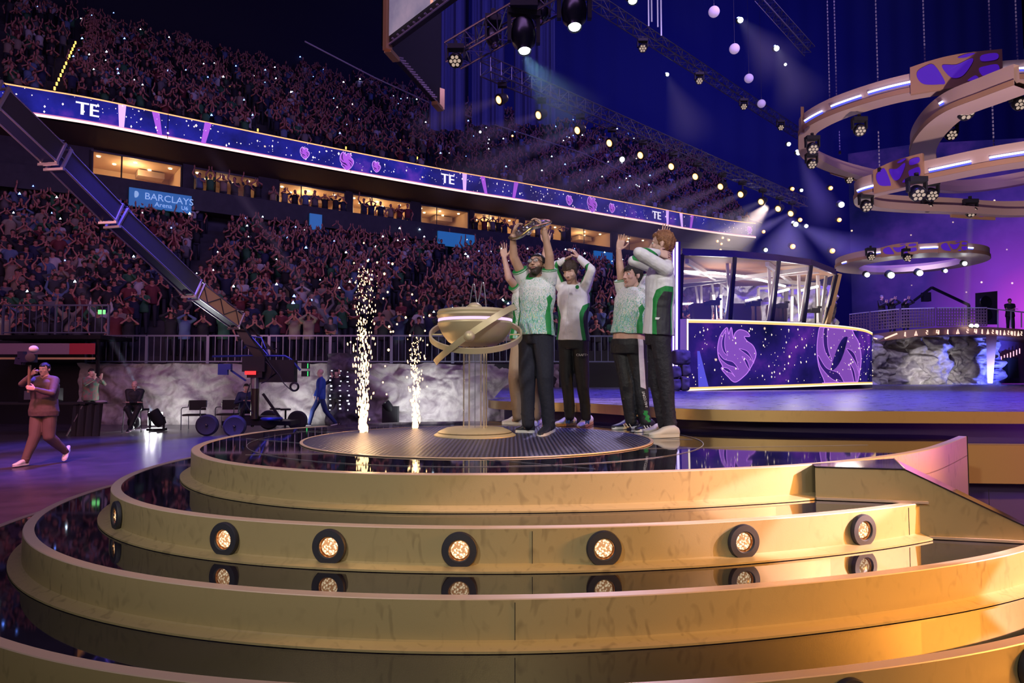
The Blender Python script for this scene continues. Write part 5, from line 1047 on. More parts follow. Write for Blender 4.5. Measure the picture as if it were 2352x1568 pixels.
for (k, x, y, z, u, v) in sorted(near, key=lambda q: (q[0], q[4])):
    for _try in range(40):
        kd, src, sh0 = rc.choice(PROTO + [p_ for p_ in PROTO if p_[0] in ('clap', 'phone', 'claphigh', 'mouth', 'rest')] * 2); cn, col = rc.choice(SHC); lb = '%s-shirted spectator %s, %s, %s' % (cn.replace(' ', '-'), PH[kd], ROWN[min(k, 9)], place(u, v))
        if lb not in seen_lb: break
    seen_lb.add(lb); ang = math.atan2(x, y) * -1 + rc.uniform(-.25, .25); sc = rc.uniform(.94, 1.06)
    if src.name in used: o = src.copy(); COL.objects.link(o); ch = []
    else: o = src; used.add(src.name)
    for c in KC[src.name]:
        if o is src: c2 = c
        else: c2 = c.copy(); COL.objects.link(c2); c2.parent = o
        if c.name.startswith('shirt'): c2.color = (*col, 1)
    o.location = (x, y, z); o.rotation_euler = (0, 0, ang); o.scale = (sc,) * 3
    o['label'] = lb; o['category'] = 'person'; o['group'] = GC
for _, o, _ in PROTO:
    if o.name not in used:
        for c in KC[o.name]: bpy.data.objects.remove(c)
        bpy.data.objects.remove(o)
# ---- the rest of the crowd as one mass
def lowpoly(kd, i):
    J = pose(1.70, kd, i); m = MB(); f = V(0, -1, 0); S = torso_secs(J, f, .02); m.loft(S[:2], 6, 2); m.loft(S[1::2], 7, 1, caps=True)
    for q in 'AB':
        m.tube([J['hip' + q], J['knee' + q], J['ank' + q]], [.09, .07, .05], 5, 2); e = J['sh' + q] + (J['el' + q] - J['sh' + q]) * .55; m.tube([J['sh' + q], e], [.06, .06], 5, 1); m.tube([e, J['el' + q], J['wr' + q]], [.045, .042, .03], 5, 0)
        d = V(0, -.1, 1) if kd != 'rest' else V(0, 0, -1); m.tube([J['wr' + q], J['wr' + q] + d * .07, J['wr' + q] + d * .16], [.03, .04, .02], 5, 0)
    m.tube([J['neck'], J['head']], [.05, .05], 5, 0); m.ball(J['head'] + V(0, .0, 0), (.075, .09, .115), 8, 0); m.ball(J['head'] + V(0, .022, .035), (.083, .092, .098), 8, 3)
    return np.concatenate(m.v), m.f, m.m
LP = []
for i, kd in enumerate(['clap', 'phone', 'claphigh', 'mouth', 'clap', 'phone', 'rest', 'claphigh', 'oneup', 'head', 'overhead', 'cross', 'phone', 'clap', 'up', 'claphigh', 'mouth', 'rest']):
    vs_, fs_, ms_ = lowpoly(kd, i); ls_ = np.array([j for f_ in fs_ for j in f_]); ct_ = np.array([len(f_) for f_ in fs_]); LP.append((vs_, ls_, ct_, np.array(ms_)))
def mass(name, sp, label, origin):
    cos = []; lss = []; cts = []; mis = []; cols = []; n0 = 0; rg = random.Random(len(sp))
    for (k, x, y, z, u, v) in sp:
        vs_, ls_, ct_, ms_ = rg.choice(LP); a = math.atan2(x, y) * -1 + rg.uniform(-.4, .4); c, s = math.cos(a), math.sin(a); q = vs_ * rg.uniform(.93, 1.06)
        cos.append(np.stack([q[:, 0] * c - q[:, 1] * s + x, q[:, 0] * s + q[:, 1] * c + y, q[:, 2] + z], 1) - origin); lss.append(ls_ + n0); cts.append(ct_); mis.append(ms_); col = rg.choice(SHC)[1]; cols.append(np.tile((*col, 1), (len(vs_), 1))); n0 += len(vs_)
    co = np.concatenate(cos); ls = np.concatenate(lss); ct = np.concatenate(cts); st = np.r_[0, np.cumsum(ct)[:-1]]; mi = np.concatenate(mis)
    o = mesh_obj(name, (co, ls, st, ct), [CSK, CSM, CTR, CHR], None, mi); o.location = origin
    at = o.data.color_attributes.new('shirt_col', 'FLOAT_COLOR', 'POINT'); at.data.foreach_set('color', np.concatenate(cols).ravel().astype(np.float32)); tag(o, label, 'crowd', None, 'stuff'); return o
CSM = bpy.data.materials.new('crowd_shirt_mass'); CSM.use_nodes = True; _n = CSM.node_tree; _i = _n.nodes.new('ShaderNodeVertexColor'); _i.layer_name = 'shirt_col'; _n.links.new(_i.outputs[0], _n.nodes['Principled BSDF'].inputs['Base Color']); _n.nodes['Principled BSDF'].inputs['Roughness'].default_value = .8
rest = [s for s in spots_low if id(s) not in nid]
for u0, u1, dn in ((205, 300, .2), (380, 430, .5), (432, 600, .85), (610, 795, .95), (800, 940, .95), (985, 1010, .5), (1086, 1200, .9), (1205, 1300, .8), (1320, 1400, .2)):   # guests on the suite balcony
    a, b = s_at_u(u0, 1.1), s_at_u(u1, 1.1); n = int((b - a) / .5)
    for i in range(n):
        if rl_.random() < dn: p = rib(a + (b - a) * (i + .5) / n, 1.0 + rl_.uniform(-.2, .3))[0]; rest.append((50, p[0], p[1], 9.95, 600, 400))
mass('crowd', rest + spots_up, 'dense cheering crowd filling both stands behind the nearest rows', V(-6, 38, 8))
# ---- glowing wristbands and phone lights
GW = E_('wrist_white', (.62, .80, 1.0), 11); GB = E_('wrist_blue', (.12, .25, 1.0), 9)
rw = random.Random(31); base = {}
for nm, mt, lab, grp in (('w', GW, 'tiny white glowing light held up in the dark stands', 'white crowd lights'), ('b', GB, 'tiny blue glowing light held up in the dark stands', 'blue crowd lights')):
    m = MB(); m.add([(-.05, 0, -.03), (.05, 0, -.03), (.0, 0, .05), (0, .04, 0)], [(0, 1, 2), (0, 3, 1), (1, 3, 2), (2, 3, 0)]); o = m.build('crowd_light', mt, smooth=False); tag(o, lab, 'light', grp); base[nm] = [o, False]
allsp = [s for s in spots_low + spots_up if s[5] > 0 and s[4] < 1500]
for (k, x, y, z, u, v) in rw.sample(allsp, 210):
    b = base['w' if rw.random() < .6 else 'b']; 
    if b[1]: o = b[0].copy(); COL.objects.link(o)
    else: o = b[0]; b[1] = True
    o.location = (x + rw.uniform(-.2, .2), y - .32, z + rw.uniform(1.3, 1.95)); o.scale = (rw.uniform(.6, 1.4),) * 3; o['label'] = 'tiny glowing %s light held up in the %s stand, %s' % (b[0]['category'] and o['group'].split()[0], 'upper' if k >= 100 else 'lower', place(u, v).replace('at the', 'near the'))
# ---- amber aisle step lights on the upper stand
AM = E_('aisle_amber', (1.0, .50, .06), 5); m = MB(); m.box((0, 0, 0), (.06, .05, .15)); o0 = m.build('aisle_light', AM, smooth=False); tag(o0, None, 'light', 'amber aisle step lights'); fst = True
for sa, nm in ((7.6, 'far left'), (18.9, 'left'), (28.3, 'middle'), (33.2, 'centre'), (38.0, 'right')):
    for k in range(0, 16 if sa < 30 else 9, 4 if sa < 10 else 1):
        p, z = up_pt(k, sa); o = o0 if fst else o0.copy()
        if not fst: COL.objects.link(o)
        fst = False; o.location = (p[0] - .3, p[1] - .25, z + .35); o['label'] = 'amber step light on the %s upper-stand aisle, %s above the LED ribbon' % (nm, ('first', 'second', 'third', 'fourth', 'fifth', 'sixth', 'seventh', 'eighth', 'ninth', 'tenth', 'eleventh', 'twelfth', 'thirteenth', 'fourteenth', 'fifteenth', 'sixteenth')[k])
# ================================================================ LED COUNTER AND GLASS BOOTH
def px_curve(rows):  # rows: (u, v_top, v_bottom) with constant top height 1.5 m above the camera
    out = []
    for u, vt, vb in rows: Y = 1.5 * 1568 / (866 - vt); a = P(u, vt, Y); b = P(u, vb, Y); out.append((a, b))
    return out
CU = px_curve([(1577, 732, 897), (1640, 733, 895), (1700, 734.5, 893), (1770, 737, 891), (1840, 740, 888.5), (1900, 744, 886), (1950, 749, 884), (1985, 755, 883), (2003, 763, 882.5)])
top = cr([a for a, b in CU], 8); bot = cr([b for a, b in CU], 8)
back = [(p[0] + .4, p[1] + 6, p[2]) for p in (top[-1], top[0])]
SCR = nebula('counter_screen', (.006, .006, .05), (.025, .012, .18), (.17, .03, .42), .55, 1.0, 2.2)
t = thing('led_counter', 'curved purple LED counter with orange edge strips below the glass booth', 'screen', (bot[0][0], bot[0][1], ZD))
m = MB(); m.strip(bot, top); m.build('screen_face', SCR, t, smooth=False)
tops = np.array(top); bots = np.array(bot); H_ = tops - bots
def cpt(s, h, off=0.):   # s 0..1 along, h 0..1 up
    i = s * (len(tops) - 1); k = min(int(i), len(tops) - 2); fr = i - k; b = bots[k] * (1 - fr) + bots[k + 1] * fr; tt = tops[k] * (1 - fr) + tops[k + 1] * fr; d = nrm(bots[k + 1] - bots[k]); n = V(d[1], -d[0], 0)
    return b + (tt - b) * h + n * off
def cstrip(h0, h1, off, mat, name, s0=0, s1=1): q = np.linspace(s0, s1, 60); m = MB(); m.strip([cpt(s, h0, off) for s in q], [cpt(s, h1, off) for s in q]); return m.build(name, mat, t, smooth=False)
EO2 = E_('edge_amber', (1.0, .50, .14), 1.5); EP2 = E_('edge_cream', (1.0, .80, .62), 1.5)
cstrip(.0, .045, .012, EO2, 'lower_edge'); cstrip(.0, .02, .016, EP2, 'lower_edge_core'); cstrip(.945, .985, .012, EO2, 'upper_edge'); cstrip(.978, .995, .016, EP2, 'upper_edge_core')
m = MB(); m.add([cpt(0, 0, .014), cpt(.012, 0, .014), cpt(.012, 1, .014), cpt(0, 1, .014)], [(0, 1, 2, 3)]); m.build('side_edge', EP2, t, smooth=False)
def cemblem(mb, s, h, w, hh, off, lines=None, shp=None):
    for pc in (shp or FLAME):
        pts = cr([V(x, y, 0) for x, y in pc], 6, closed=True); q = [cpt(s + p[0] * w, np.clip(h + p[1] * hh, .05, .94), off) for p in pts]
        if lines: mb.tube(q, lines, 5, closed=True)
        else: mb.add(q, [tuple(range(len(q)))])
for s, h, w, hh in ((.225, .50, .088, .40), (.70, .44, .135, .88)):
    m = MB(); cemblem(m, s, h, w, hh, .02); m.build('emblem', E_('emblem_violet', (.22, .07, .44), 1.0), t, smooth=False); m = MB(); cemblem(m, s, h, w, hh, .03, .010); m.build('emblem_outline', E_('emblem_line', (.62, .22, .95), 1.0), t); m = MB(); cemblem(m, s, h, w, hh, .025, None, CRESC); m.build('emblem_crescent', MT['emblem_dark'], t, smooth=False); m = MB(); cemblem(m, s, h, w, hh, .03, .007, CRESC); m.build('emblem_inner_line', MT['emblem_line'], t)
rs = random.Random(12); m = MB()
for i in range(300):
    s, h = rs.uniform(.02, .99), rs.uniform(.08, .92)
    if .33 < s < .5 or rs.random() < .6:
        q = rs.choice((.005, .007, .010, .018)) ; c = cpt(s, h, .035); m.add([c - V(q, 0, 0), c - V(0, 0, q * 1.8), c + V(q, 0, 0), c + V(0, 0, q * 1.8)], [(0, 1, 2, 3)])
o = m.build('star_specks', E_('speck_gold', (1, .78, .58), 1.6), t, smooth=False); o['kind'] = 'stuff'
for s, h, q in ((.16, .2, .5), (.33, .6, .2)): pass
m = MB(); c0 = cpt(.08, .06, .02); m.add([cpt(.06, .05, .02), cpt(.10, .05, .02), cpt(.065, .55, .02), cpt(.055, .55, .02)], [(0, 1, 2, 3)]); m.build('light_shaft', E_('shaft_blue', (.09, .08, .65), 1.0), t, smooth=False)
m = MB(); m.bar(P(1897, 746, 20.3), P(1924, 630, 20.3), .30, .12, up=(1, 0, 0)); BOOTH_END = m
m = MB(); m.strip(top, [(p[0] + .1, p[1] + .6, p[2]) for p in top]); m.strip([b - V(0, 0, .0) for b in bots], [(b[0], b[1], ZD) for b in bots]); m.build('casing', BLKM, t, smooth=False)
m = MB(); a, b = bots[0], tops[0]; m.add([a - V(.17, -.1, 0), a, b, b - V(.17, -.1, 0)], [(0, 1, 2, 3)]); m.build('end_cap', RIM, t, smooth=False)
# --- booth
ALU = M('white_aluminium', (.62, .60, .62), .35, .3); DRKM = M('mullion_dark', (.03, .028, .05), .3, .6); GLB = M('booth_glass', (.85, .88, 1.0), .02, 0, alpha=.10, spec=.8); WOOD = M('ceiling_wood', (.42, .20, .10), .6); TUBE = E_('tube_white', (1, .92, .86), 5)
mt = [(1567, 584), (1688, 589), (1789, 598), (1863, 608), (1921, 630)]; mb_ = [(1562, 733), (1677, 734), (1773, 737), (1846, 741), (1893, 746)]; YB = [17.95, 18.2, 18.6, 19.2, 20.2]
BT = [P(u, v, y - .25) for (u, v), y in zip(mt, YB)]; BB = [P(u, v, y + .15) for (u, v), y in zip(mb_, YB)]
t = thing('glass_booth', 'glass-walled player booth with slanted mullions above the LED counter', 'booth', (BB[2][0], BB[2][1] + 3, 2.9))
for a, b in zip(BT, BB): m = MB(); m.bar(b, a, .09, .09, up=(1, 0, 0)); m.build('mullion', DRKM, t, smooth=False)
for i in range(4):
    m = MB(); m.add([BB[i], BB[i + 1], BT[i + 1], BT[i]], [(0, 1, 2, 3)]); m.build('pane', GLB, t, smooth=False)
    m = MB(); a, b = BT[i], BT[i + 1]; m.add([a, b, b + V(0, 0, .16), a + V(0, 0, .16), a + V(0, .3, .16), b + V(0, .3, .16)], [(0, 1, 2, 3), (3, 2, 5, 4)]); m.bar(a, b, .06, .05); m.build('top_band', M('band_violet', (.14, .10, .26), .2, .6), t, smooth=False)
BOOTH_END.build('gold_end_frame', M('end_gold', (.5, .35, .16), .4, .4), t, smooth=False)
Bk = [(V(4.9, 27, 0)), V(8, 27.6, 0), V(10.6, 26.5, 0), V(10.9, 24.4, 0)]
for i, p in enumerate(Bk):
    m = MB(); m.bar(p + V(0, 0, 2.6), p + V(.1, 0, 5.0), .12, .12, up=(1, 0, 0)); m.build('rear_post', ALU, t, smooth=False)
# ceiling with beams
zt_ = BT[0][2] - .02; m = MB(); cp = [(*BT[0][:2], BT[0][2]), (*BT[1][:2], BT[1][2]), (*BT[2][:2], BT[2][2]), (*BT[3][:2], BT[3][2]), (*BT[4][:2], BT[4][2]), (11.2, 24.6, 5.1), (10.8, 26.8, 5.2), (8, 27.8, 5.25), (4.8, 27.2, 5.25)]
cc = V(8.5, 23, 5.0); m.add([tuple(cc)] + cp, [(0, 1 + i, 1 + (i + 1) % len(cp)) for i in range(len(cp))]); m.build('ceiling_panel', WOOD, t, smooth=False)
for k, (p, q) in enumerate((((4.6, 20.3, 4.75), (10.5, 23.4, 4.75)), ((5.0, 23.5, 4.8), (9.1, 20.1, 4.7)), ((4.7, 18.2, 4.68), (9.0, 27, 4.9)), ((7.0, 18.6, 4.68), (11, 25.8, 4.9)), ((8.3, 19, 4.6), (4.9, 26.8, 4.9)))):
    m = MB(); m.bar(p, q, .10, .12); m.build('ceiling_beam', ALU, t, smooth=False)
for pts in ([(1540, 622, 20.5), (1640, 626, 20.8), (1720, 636, 21.3), (1803, 657, 22.4)], [(1568, 588.5, 18.6), (1668, 593, 18.8)], [(1560, 698, 25), (1592, 697, 25)], [(1780, 672, 21), (1812, 664, 21.2)], [(1840, 667, 21), (1880, 657, 20.8)], [(1712, 690, 25), (1744, 684, 25)], [(1640, 611, 23), (1680, 614, 23)], [(1720, 620, 23.5), (1750, 624, 23.5)]):
    m = MB(); m.tube([P(*q) for q in pts], .035, 8); m.build('tube_light', TUBE, t)
for (u0, v0, u1, v1, y) in ((1670, 600, 1679, 733, 19.6), (1684, 600, 1668, 733, 19.5), (1765, 607, 1772, 735, 20.0), (1783, 612, 1764, 735, 19.9), (1834, 618, 1838, 738, 20.6), (1858, 616, 1838, 738, 20.5), (1878, 628, 1882, 740, 21), (1595, 645, 1604, 700, 24), (1610, 645, 1611, 700, 24), (1635, 650, 1646, 733, 23), (1656, 652, 1656, 733, 23), (1742, 662, 1742, 735, 23.5), (1820, 655, 1818, 738, 23.5), (1898, 628, 1884, 740, 21.2)):
    m = MB(); m.bar(P(u1, v1, y), P(u0, v0, y), .075, .075, up=(1, 0, 0)); m.build('inner_post', ALU, t, smooth=False)
m = MB(); m.bar(P(1742, 662, 23.5), P(1880, 660, 23.2), .1, .08); m.build('door_header', ALU, t, smooth=False)
rock_sheet('rock_backdrop', 7.2, 15.0, 1.2, 5.9, lambda x: 31.0, 160, 60, 15, .7, ROCK, 'pale boulders seen through the glass booth', 'rock')
spot('booth_rock_light', (10.8, 28.0, 2.2), (11.2, 31, 4.2), 1300, (1, .97, .9), 120, .8, .1)
for bx, by in ((6.2, 20.2), (8.6, 20.8), (11.0, 22.6), (7.2, 24.6)):
    l = bpy.data.lights.new('booth_tube', 'POINT'); l.energy = 75; l.color = (1, .88, .74); l.shadow_soft_size = .5; lo = bpy.data.objects.new('booth_tube', l); COL.objects.link(lo); lo.location = (bx, by, 3.9)
l = bpy.data.lights.new('booth_light', 'AREA'); l.energy = 190; l.color = (1, .92, .84); l.shape = 'RECTANGLE'; l.size = 5; l.size_y = 2; lo = bpy.data.objects.new('booth_light', l); COL.objects.link(lo); lo.location = (8.3, 22.5, 4.35); lo.rotation_euler = (0, 0, 0)
# chairs, monitors and cameras inside
CHM = M('chair_leather', (.10, .055, .05), .3); 
def gchair(u, w, y, lab, first=[None]):
    if first[0]: return dup(first[0], P(u, 733, y) - V(0, 0, .2), 0, lab)
    t = thing('gaming_chair', lab, 'chair', P(u, 733, y) - V(0, 0, .2), 0, 'gaming chairs in the booth'); first[0] = t
    m = MB(); m.loft([(V(0, 0, -.4), V(.26, 0, 0), V(0, .06, 0)), (V(0, 0, .2), V(.30, 0, 0), V(0, .07, 0)), (V(0, .02, .45), V(.32, 0, 0), V(0, .07, 0)), (V(0, .03, .62), V(.30, 0, 0), V(0, .06, 0)), (V(0, .03, .66), V(.22, 0, 0), V(0, .03, 0))], 20, pw=.6); m.build('backrest', CHM, t, world=False)
    m = MB(); m.loft([(V(0, -.1, -.42), V(.28, 0, 0), V(0, .28, 0)), (V(0, -.1, -.30), V(.30, 0, 0), V(0, .3, 0))], 20, pw=.6); m.build('seat', CHM, t, world=False)
    m = MB(); m.bar((0, -.05, -1.0), (0, -.05, -.4), .07, .07, up=(0, 1, 0)); [m.bar((0, -.05, -1.0), (.3 * math.cos(a), -.05 + .3 * math.sin(a), -1.04), .05, .04) for a in np.linspace(0, 2 * PI, 6)[:-1]]; m.build('stand', BLKM, t, world=False); return t
gchair(1610, 0, 19.3, 'leftmost gaming chair behind the booth glass'); gchair(1702, 0, 19.6, 'second gaming chair behind the booth glass'); gchair(1727, 0, 20.8, 'gaming chair half hidden behind the second one'); gchair(1784, 0, 20.2, 'gaming chair near the right end of the booth')
CAMF = [None]
for u, v, y, lab in ((1642, 695, 19.2, 'small tripod camera between the first two gaming chairs'), (1735, 697, 19.5, 'small tripod camera right of the second gaming chair'), (1798, 702, 19.8, 'small tripod camera in the middle of the booth'), (1872, 713, 20.4, 'small tripod camera at the right end of the booth')):
    if CAMF[0]: dup(CAMF[0], P(u, v, y), 0, lab); continue
    t2 = thing('tripod_camera', lab, 'camera', P(u, v, y), 0, 'small cameras in the booth'); CAMF[0] = t2; m = MB(); m.box((0, 0, 0), (.26, .14, .14)); m.bar((-.14, 0, 0), (-.30, 0, -.03), .10, .10); m.box((.12, 0, .1), (.12, .1, .06)); m.build('camera_body', BLK, t2, world=False, smooth=False)
    m = MB(); m.bar((0, 0, -.05), (0, 0, -.6), .04, .04, up=(0, 1, 0)); [m.bar((0, 0, -.6), (.25 * math.cos(a), .25 * math.sin(a), -1.5), .03, .03, up=(0, 1, 0)) for a in (0, 2.1, 4.2)]; m.build('tripod', BLKM, t2, world=False, smooth=False)
# --- vertical LED posts and stone blocks left of the counter
t = thing('light_column', 'tall narrow violet LED light column beside the booth, behind the ginger player', 'light', P(1550, 860, 17.3))
for u, mt_, w in ((1546.5, E_('post_white', (.74, .60, 1.0), 1.8), .035), (1554, E_('post_white', (.74, .60, 1.0), 1.8), .05)): m = MB(); m.bar(P(u, 850, 17.2), P(u + 1, 556, 17.2), w, w, up=(0, 1, 0)); m.build('led_tube', mt_, t, smooth=False)
for u in (1541.5, 1550.5, 1559): m = MB(); m.bar(P(u, 862, 17.3), P(u + 1, 555, 17.3), .05, .06, up=(0, 1, 0)); m.build('channel', M('column_violet', (.10, .04, .30), .25, .7), t, smooth=False)
rb = random.Random(3); STN = rock_mat('stone_block', (.12, .09, .10), (.05, .035, .05), .9, 3)
for k, (u0, u1, v0, v1, lab) in enumerate(((1546, 1582, 803, 838, 'topmost dark stone block beside the LED counter'), (1540, 1562, 842, 868, 'middle left stone block beside the LED counter'), (1563, 1582, 836, 864, 'middle right stone block beside the LED counter'), (1540, 1561, 870, 896, 'bottom left stone block beside the LED counter'), (1562, 1581, 866, 896, 'bottom right stone block beside the LED counter'))):
    a = P(u0, v1, 16.9); b = P(u1, v0, 16.9); c = (a + b) / 2; sx, sz = b[0] - a[0], b[2] - a[2]; m = MB(); n_ = 10; vs_ = []; m.ball((0, 0, 0), 1, 20); vv = m.v[0]; q = np.sign(vv) * np.abs(vv) ** .35; q = q * V(sx / 2, .22, sz / 2); q = np.array([p + np.array(noise.noise_vector(Vector(p * 6) + Vector((k * 3, 0, 0)))) * .03 for p in q]) + c; m.v[0] = q
    tag(m.build('stone_block', STN, loc=c), lab, 'block', 'dark stone blocks beside the LED counter')
# ================================================================ REAR SET: BALCONY, ROCK, BACKDROP
NB = nebula('backdrop_nebula', (.003, .004, .035), (.012, .008, .09), (.06, .02, .20), .22, 1.0, 1.3)
nt = NB.node_tree; em = [n for n in nt.nodes if n.type == 'EMISSION'][0]; src = em.inputs[0].links[0].from_socket; tc = nt.nodes.new('ShaderNodeTexCoord'); vd = nt.nodes.new('ShaderNodeVectorMath'); vd.operation = 'DISTANCE'; vd.inputs[1].default_value = (4.5, -2, 4.2); nt.links.new(tc.outputs['Object'], vd.inputs[0])
rp_ = nt.nodes.new('ShaderNodeValToRGB'); e_ = rp_.color_ramp.elements; e_[0].position = .0; e_[0].color = (.62, .05, .70, 1); e_[1].position = 1.0; e_[1].color = (0, 0, 0, 1); q_ = e_.new(.30); q_.color = (.20, .03, .42, 1); q_ = e_.new(.62); q_.color = (.03, .01, .12, 1)   # the picture shown on the LED wall
dv = nt.nodes.new('ShaderNodeMath'); dv.operation = 'DIVIDE'; dv.inputs[1].default_value = 11; nt.links.new(vd.outputs['Value'], dv.inputs[0]); nt.links.new(dv.outputs[0], rp_.inputs[0]); ad = nt.nodes.new('ShaderNodeMix'); ad.data_type = 'RGBA'; ad.blend_type = 'ADD'; ad.inputs[0].default_value = 1; nt.links.new(src, ad.inputs[6]); nt.links.new(rp_.outputs[0], ad.inputs[7]); nt.links.new(ad.outputs[2], em.inputs[0])
m = MB(); pts = [(22.5, 45.0), (26, 43), (32, 42), (40, 42)]; m.strip([(x, y, 1.2) for x, y in pts], [(x, y, 16.5) for x, y in pts]); tag(m.build('backdrop_screen', NB, loc=(28, 44, 1.2), smooth=False), 'huge purple nebula LED backdrop behind the presenters balcony', 'screen')
rock_sheet('rock_base', 16.6, 23.4, 1.2, 3.62, lambda x: 32.5 - .02 * (x - 20) ** 2, 260, 90, 41, .6, ROCK, 'big sculpted rock under the presenters balcony, lit white at its foot', 'rock', lean=.5)
spot('rock_base_white', (19.4, 30.2, 1.35), (20.0, 32.6, 1.5), 420, (1, .98, .92), 75, .7, .1); spot('rock_base_blue', (22.4, 30.2, 1.35), (22.2, 32.6, 2.4), 2600, (.12, .16, 1.0), 80, .8, .1); spot('rock_base_top', (17, 27, 8), (18.5, 32, 2.6), 900, (.8, .8, 1), 40, .6, .3)
YBAL = 31.6; t = thing('presenters_balcony', 'curved raised balcony with glowing symbols on its gold fascia, right rear', 'balcony', (21, YBAL, 3.4))
fp = [P(u, v, y) for u, v, y in ((1962, 768, 35.5), (2000, 767, 33.6), (2060, 760, 32.2), (2140, 753, 31.6), (2240, 750, 31.5), (2360, 757, 31.7), (2500, 775, 32))]; fb = [P(u, v, y) for u, v, y in ((1962, 790, 35.5), (2000, 787, 33.6), (2060, 779, 32.2), (2140, 770, 31.6), (2240, 769, 31.5), (2360, 777, 31.7), (2500, 795, 32))]
ft, fbm = cr(fp, 8), cr(fb, 8); m = MB(); m.strip(fbm, ft); m.strip(ft, [(p[0] + .4, p[1] + 7, p[2]) for p in ft]); m.strip(fbm, [(p[0] + .2, p[1] + 3, p[2]) for p in fbm]); m.build('fascia', M('fascia_bronze', (.26, .15, .12), .45, .3), t, smooth=False)
m = MB(); m.tube([P(u, v, y - .05) for u, v, y in ((2033, 777, 32.6), (2060, 766, 32.0))], .04, 8); m.build('light_bar', E_('symbol_pink', (1, .62, .50), 1.5), t)
m = MB(); m.tube([P(u, v, y - .05) for u, v, y in ((2007, 776, 33.2), (2014, 778, 33))], .03, 8); m.build('light_bar', E_('symbol_pink', (1, .62, .50), 1.5), t)
GLY = [[(-.3, -1), (.0, 1), (.1, 1), (.1, -1), (.4, -1)], [(-.6, -1), (0, 1), (.6, -1), (-.6, -1), (-.2, -.5), (.3, -.4)], [(.5, .9), (-.2, 1), (.5, .2), (-.4, 0), (-.1, -.7), (.5, -.7)], [(-.6, -.6), (-.5, .9), (.5, .8), (.5, -.5), (-.1, -.4), (.1, .3), (.1, -1), (.6, -.9)]]
for k, (u, w) in enumerate([(2079, 4.5), (2104, 5), (2129, 5), (2154, 5), (2177, 4), (2200, 5), (2222, 5), (2241, 4.5), (2256, 3), (2269, 3.5), (2280, 3.5), (2290, 3), (2298, 2.5), (2307, 3), (2316, 3), (2324, 3), (2331, 2.5), (2339, 3), (2346, 3)]):
    v0 = np.interp(u, [2060, 2140, 2240, 2360], [768.5, 762.5, 760, 767]); y0 = np.interp(u, [2060, 2140, 2240, 2360], [32.1, 31.5, 31.4, 31.6]) - .06
    m = MB(); m.tube([P(u + x * w, v0 - y * 5.0, y0) for x, y in GLY[k % 4]], .022, 5); m.build('symbol', E_('symbol_pink', (1, .62, .50), 1.5), t)
RLM = M('lattice_rail', (.22, .15, .17), .5, .3)
for (u0, u1) in ((1952, 1997), (2000, 2066), (2070, 2146), (2152, 2222), (2222, 2266)):
    vt = lambda u: np.interp(u, [1950, 2000, 2067, 2150, 2270], [722, 716, 709.5, 707, 706.5]); vb = lambda u: np.interp(u, [1950, 2000, 2067, 2150, 2270], [762, 759, 752, 748, 748]); yy = lambda u: np.interp(u, [1950, 2000, 2067, 2150, 2270], [34.8, 33.5, 32.1, 31.6, 31.5]) + .05
    tt = thing('lattice_panel', {1952: 'leftmost perforated balcony rail panel, in shadow', 2000: 'perforated balcony rail panel below the clapping man in a suit', 2070: 'perforated balcony rail panel below the bald man', 2152: 'perforated balcony rail panel right of the bald man', 2222: 'perforated balcony rail panel lit gold behind the light beam'}[u0], 'railing', P(u0, vb(u0), yy(u0)), 0, 'perforated balcony rail panels')
    m = MB(); nx = max(6, int((u1 - u0) / 6)); nz = 6; W_ = u1 - u0
    for i in range(nx + 1): u = u0 + W_ * i / nx; m.bar(P(u, vb(u), yy(u)), P(u, vt(u), yy(u)), .055, .03, up=(0, 1, 0))
    for j in range(nz + 1): f_ = j / nz; m.bar(P(u0, vb(u0) + (vt(u0) - vb(u0)) * f_, yy(u0)), P(u1, vb(u1) + (vt(u1) - vb(u1)) * f_, yy(u1)), .03, .05)
    m.build('lattice', RLM, tt, smooth=False); m = MB(); m.bar(P(u0, vt(u0), yy(u0)), P(u1, vt(u1), yy(u1)), .07, .05); m.build('hand_rail', ALU, tt, smooth=False)
t = thing('pillar_frame', 'tall tapered gold pillar under the balcony at the right', 'pillar', P(2275, 876, 31.4)); m = MB(); m.add([P(2268, 880, 31.3), P(2280, 880, 31.3), P(2290, 770, 31.3), P(2265, 770, 31.3), P(2268, 880, 31.8), P(2280, 880, 31.8), P(2290, 770, 31.8), P(2265, 770, 31.8)], [(0, 1, 2, 3), (0, 3, 7, 4), (1, 5, 6, 2)]); m.build('shaft', M('pillar_bronze', (.36, .21, .13), .5, .2), t, smooth=False)
t = thing('rear_alcove', 'violet-lit alcove with stairs and a panelled wall under the balcony at the right edge', 'room', P(2330, 876, 33)); m = MB(); m.add([P(2286, 880, 33.5), P(2500, 880, 33.5), P(2500, 770, 33.5), P(2286, 770, 33.5)], [(0, 1, 2, 3)]); m.build('back_wall', M('alcove_mauve', (.24, .13, .30), .7, noise_s=2, noise_c=(.16, .09, .22)), t, smooth=False)
for k in range(5): m = MB(); m.bar(P(2282, 872 - k * 12, 32.6), P(2294, 872 - k * 12, 32.6), .3, .05); m.build('stair_tread', M('tread_blue', (.10, .08, .30), .4), t, smooth=False)
m = MB(); [m.bar(P(2300 + 7 * k, 830 - k * 3, 33), P(2300 + 7 * k, 818 - k * 3, 33), .03, .03, up=(0, 1, 0)) for k in range(7)]; m.build('light_pins', E_('pin_pink', (1, .45, .6), 1.6), t, smooth=False)
m = MB(); m.box(P(2322, 845, 32.8), (.5, .3, 1.0)); m.build('loudspeaker', BLK, t, smooth=False)
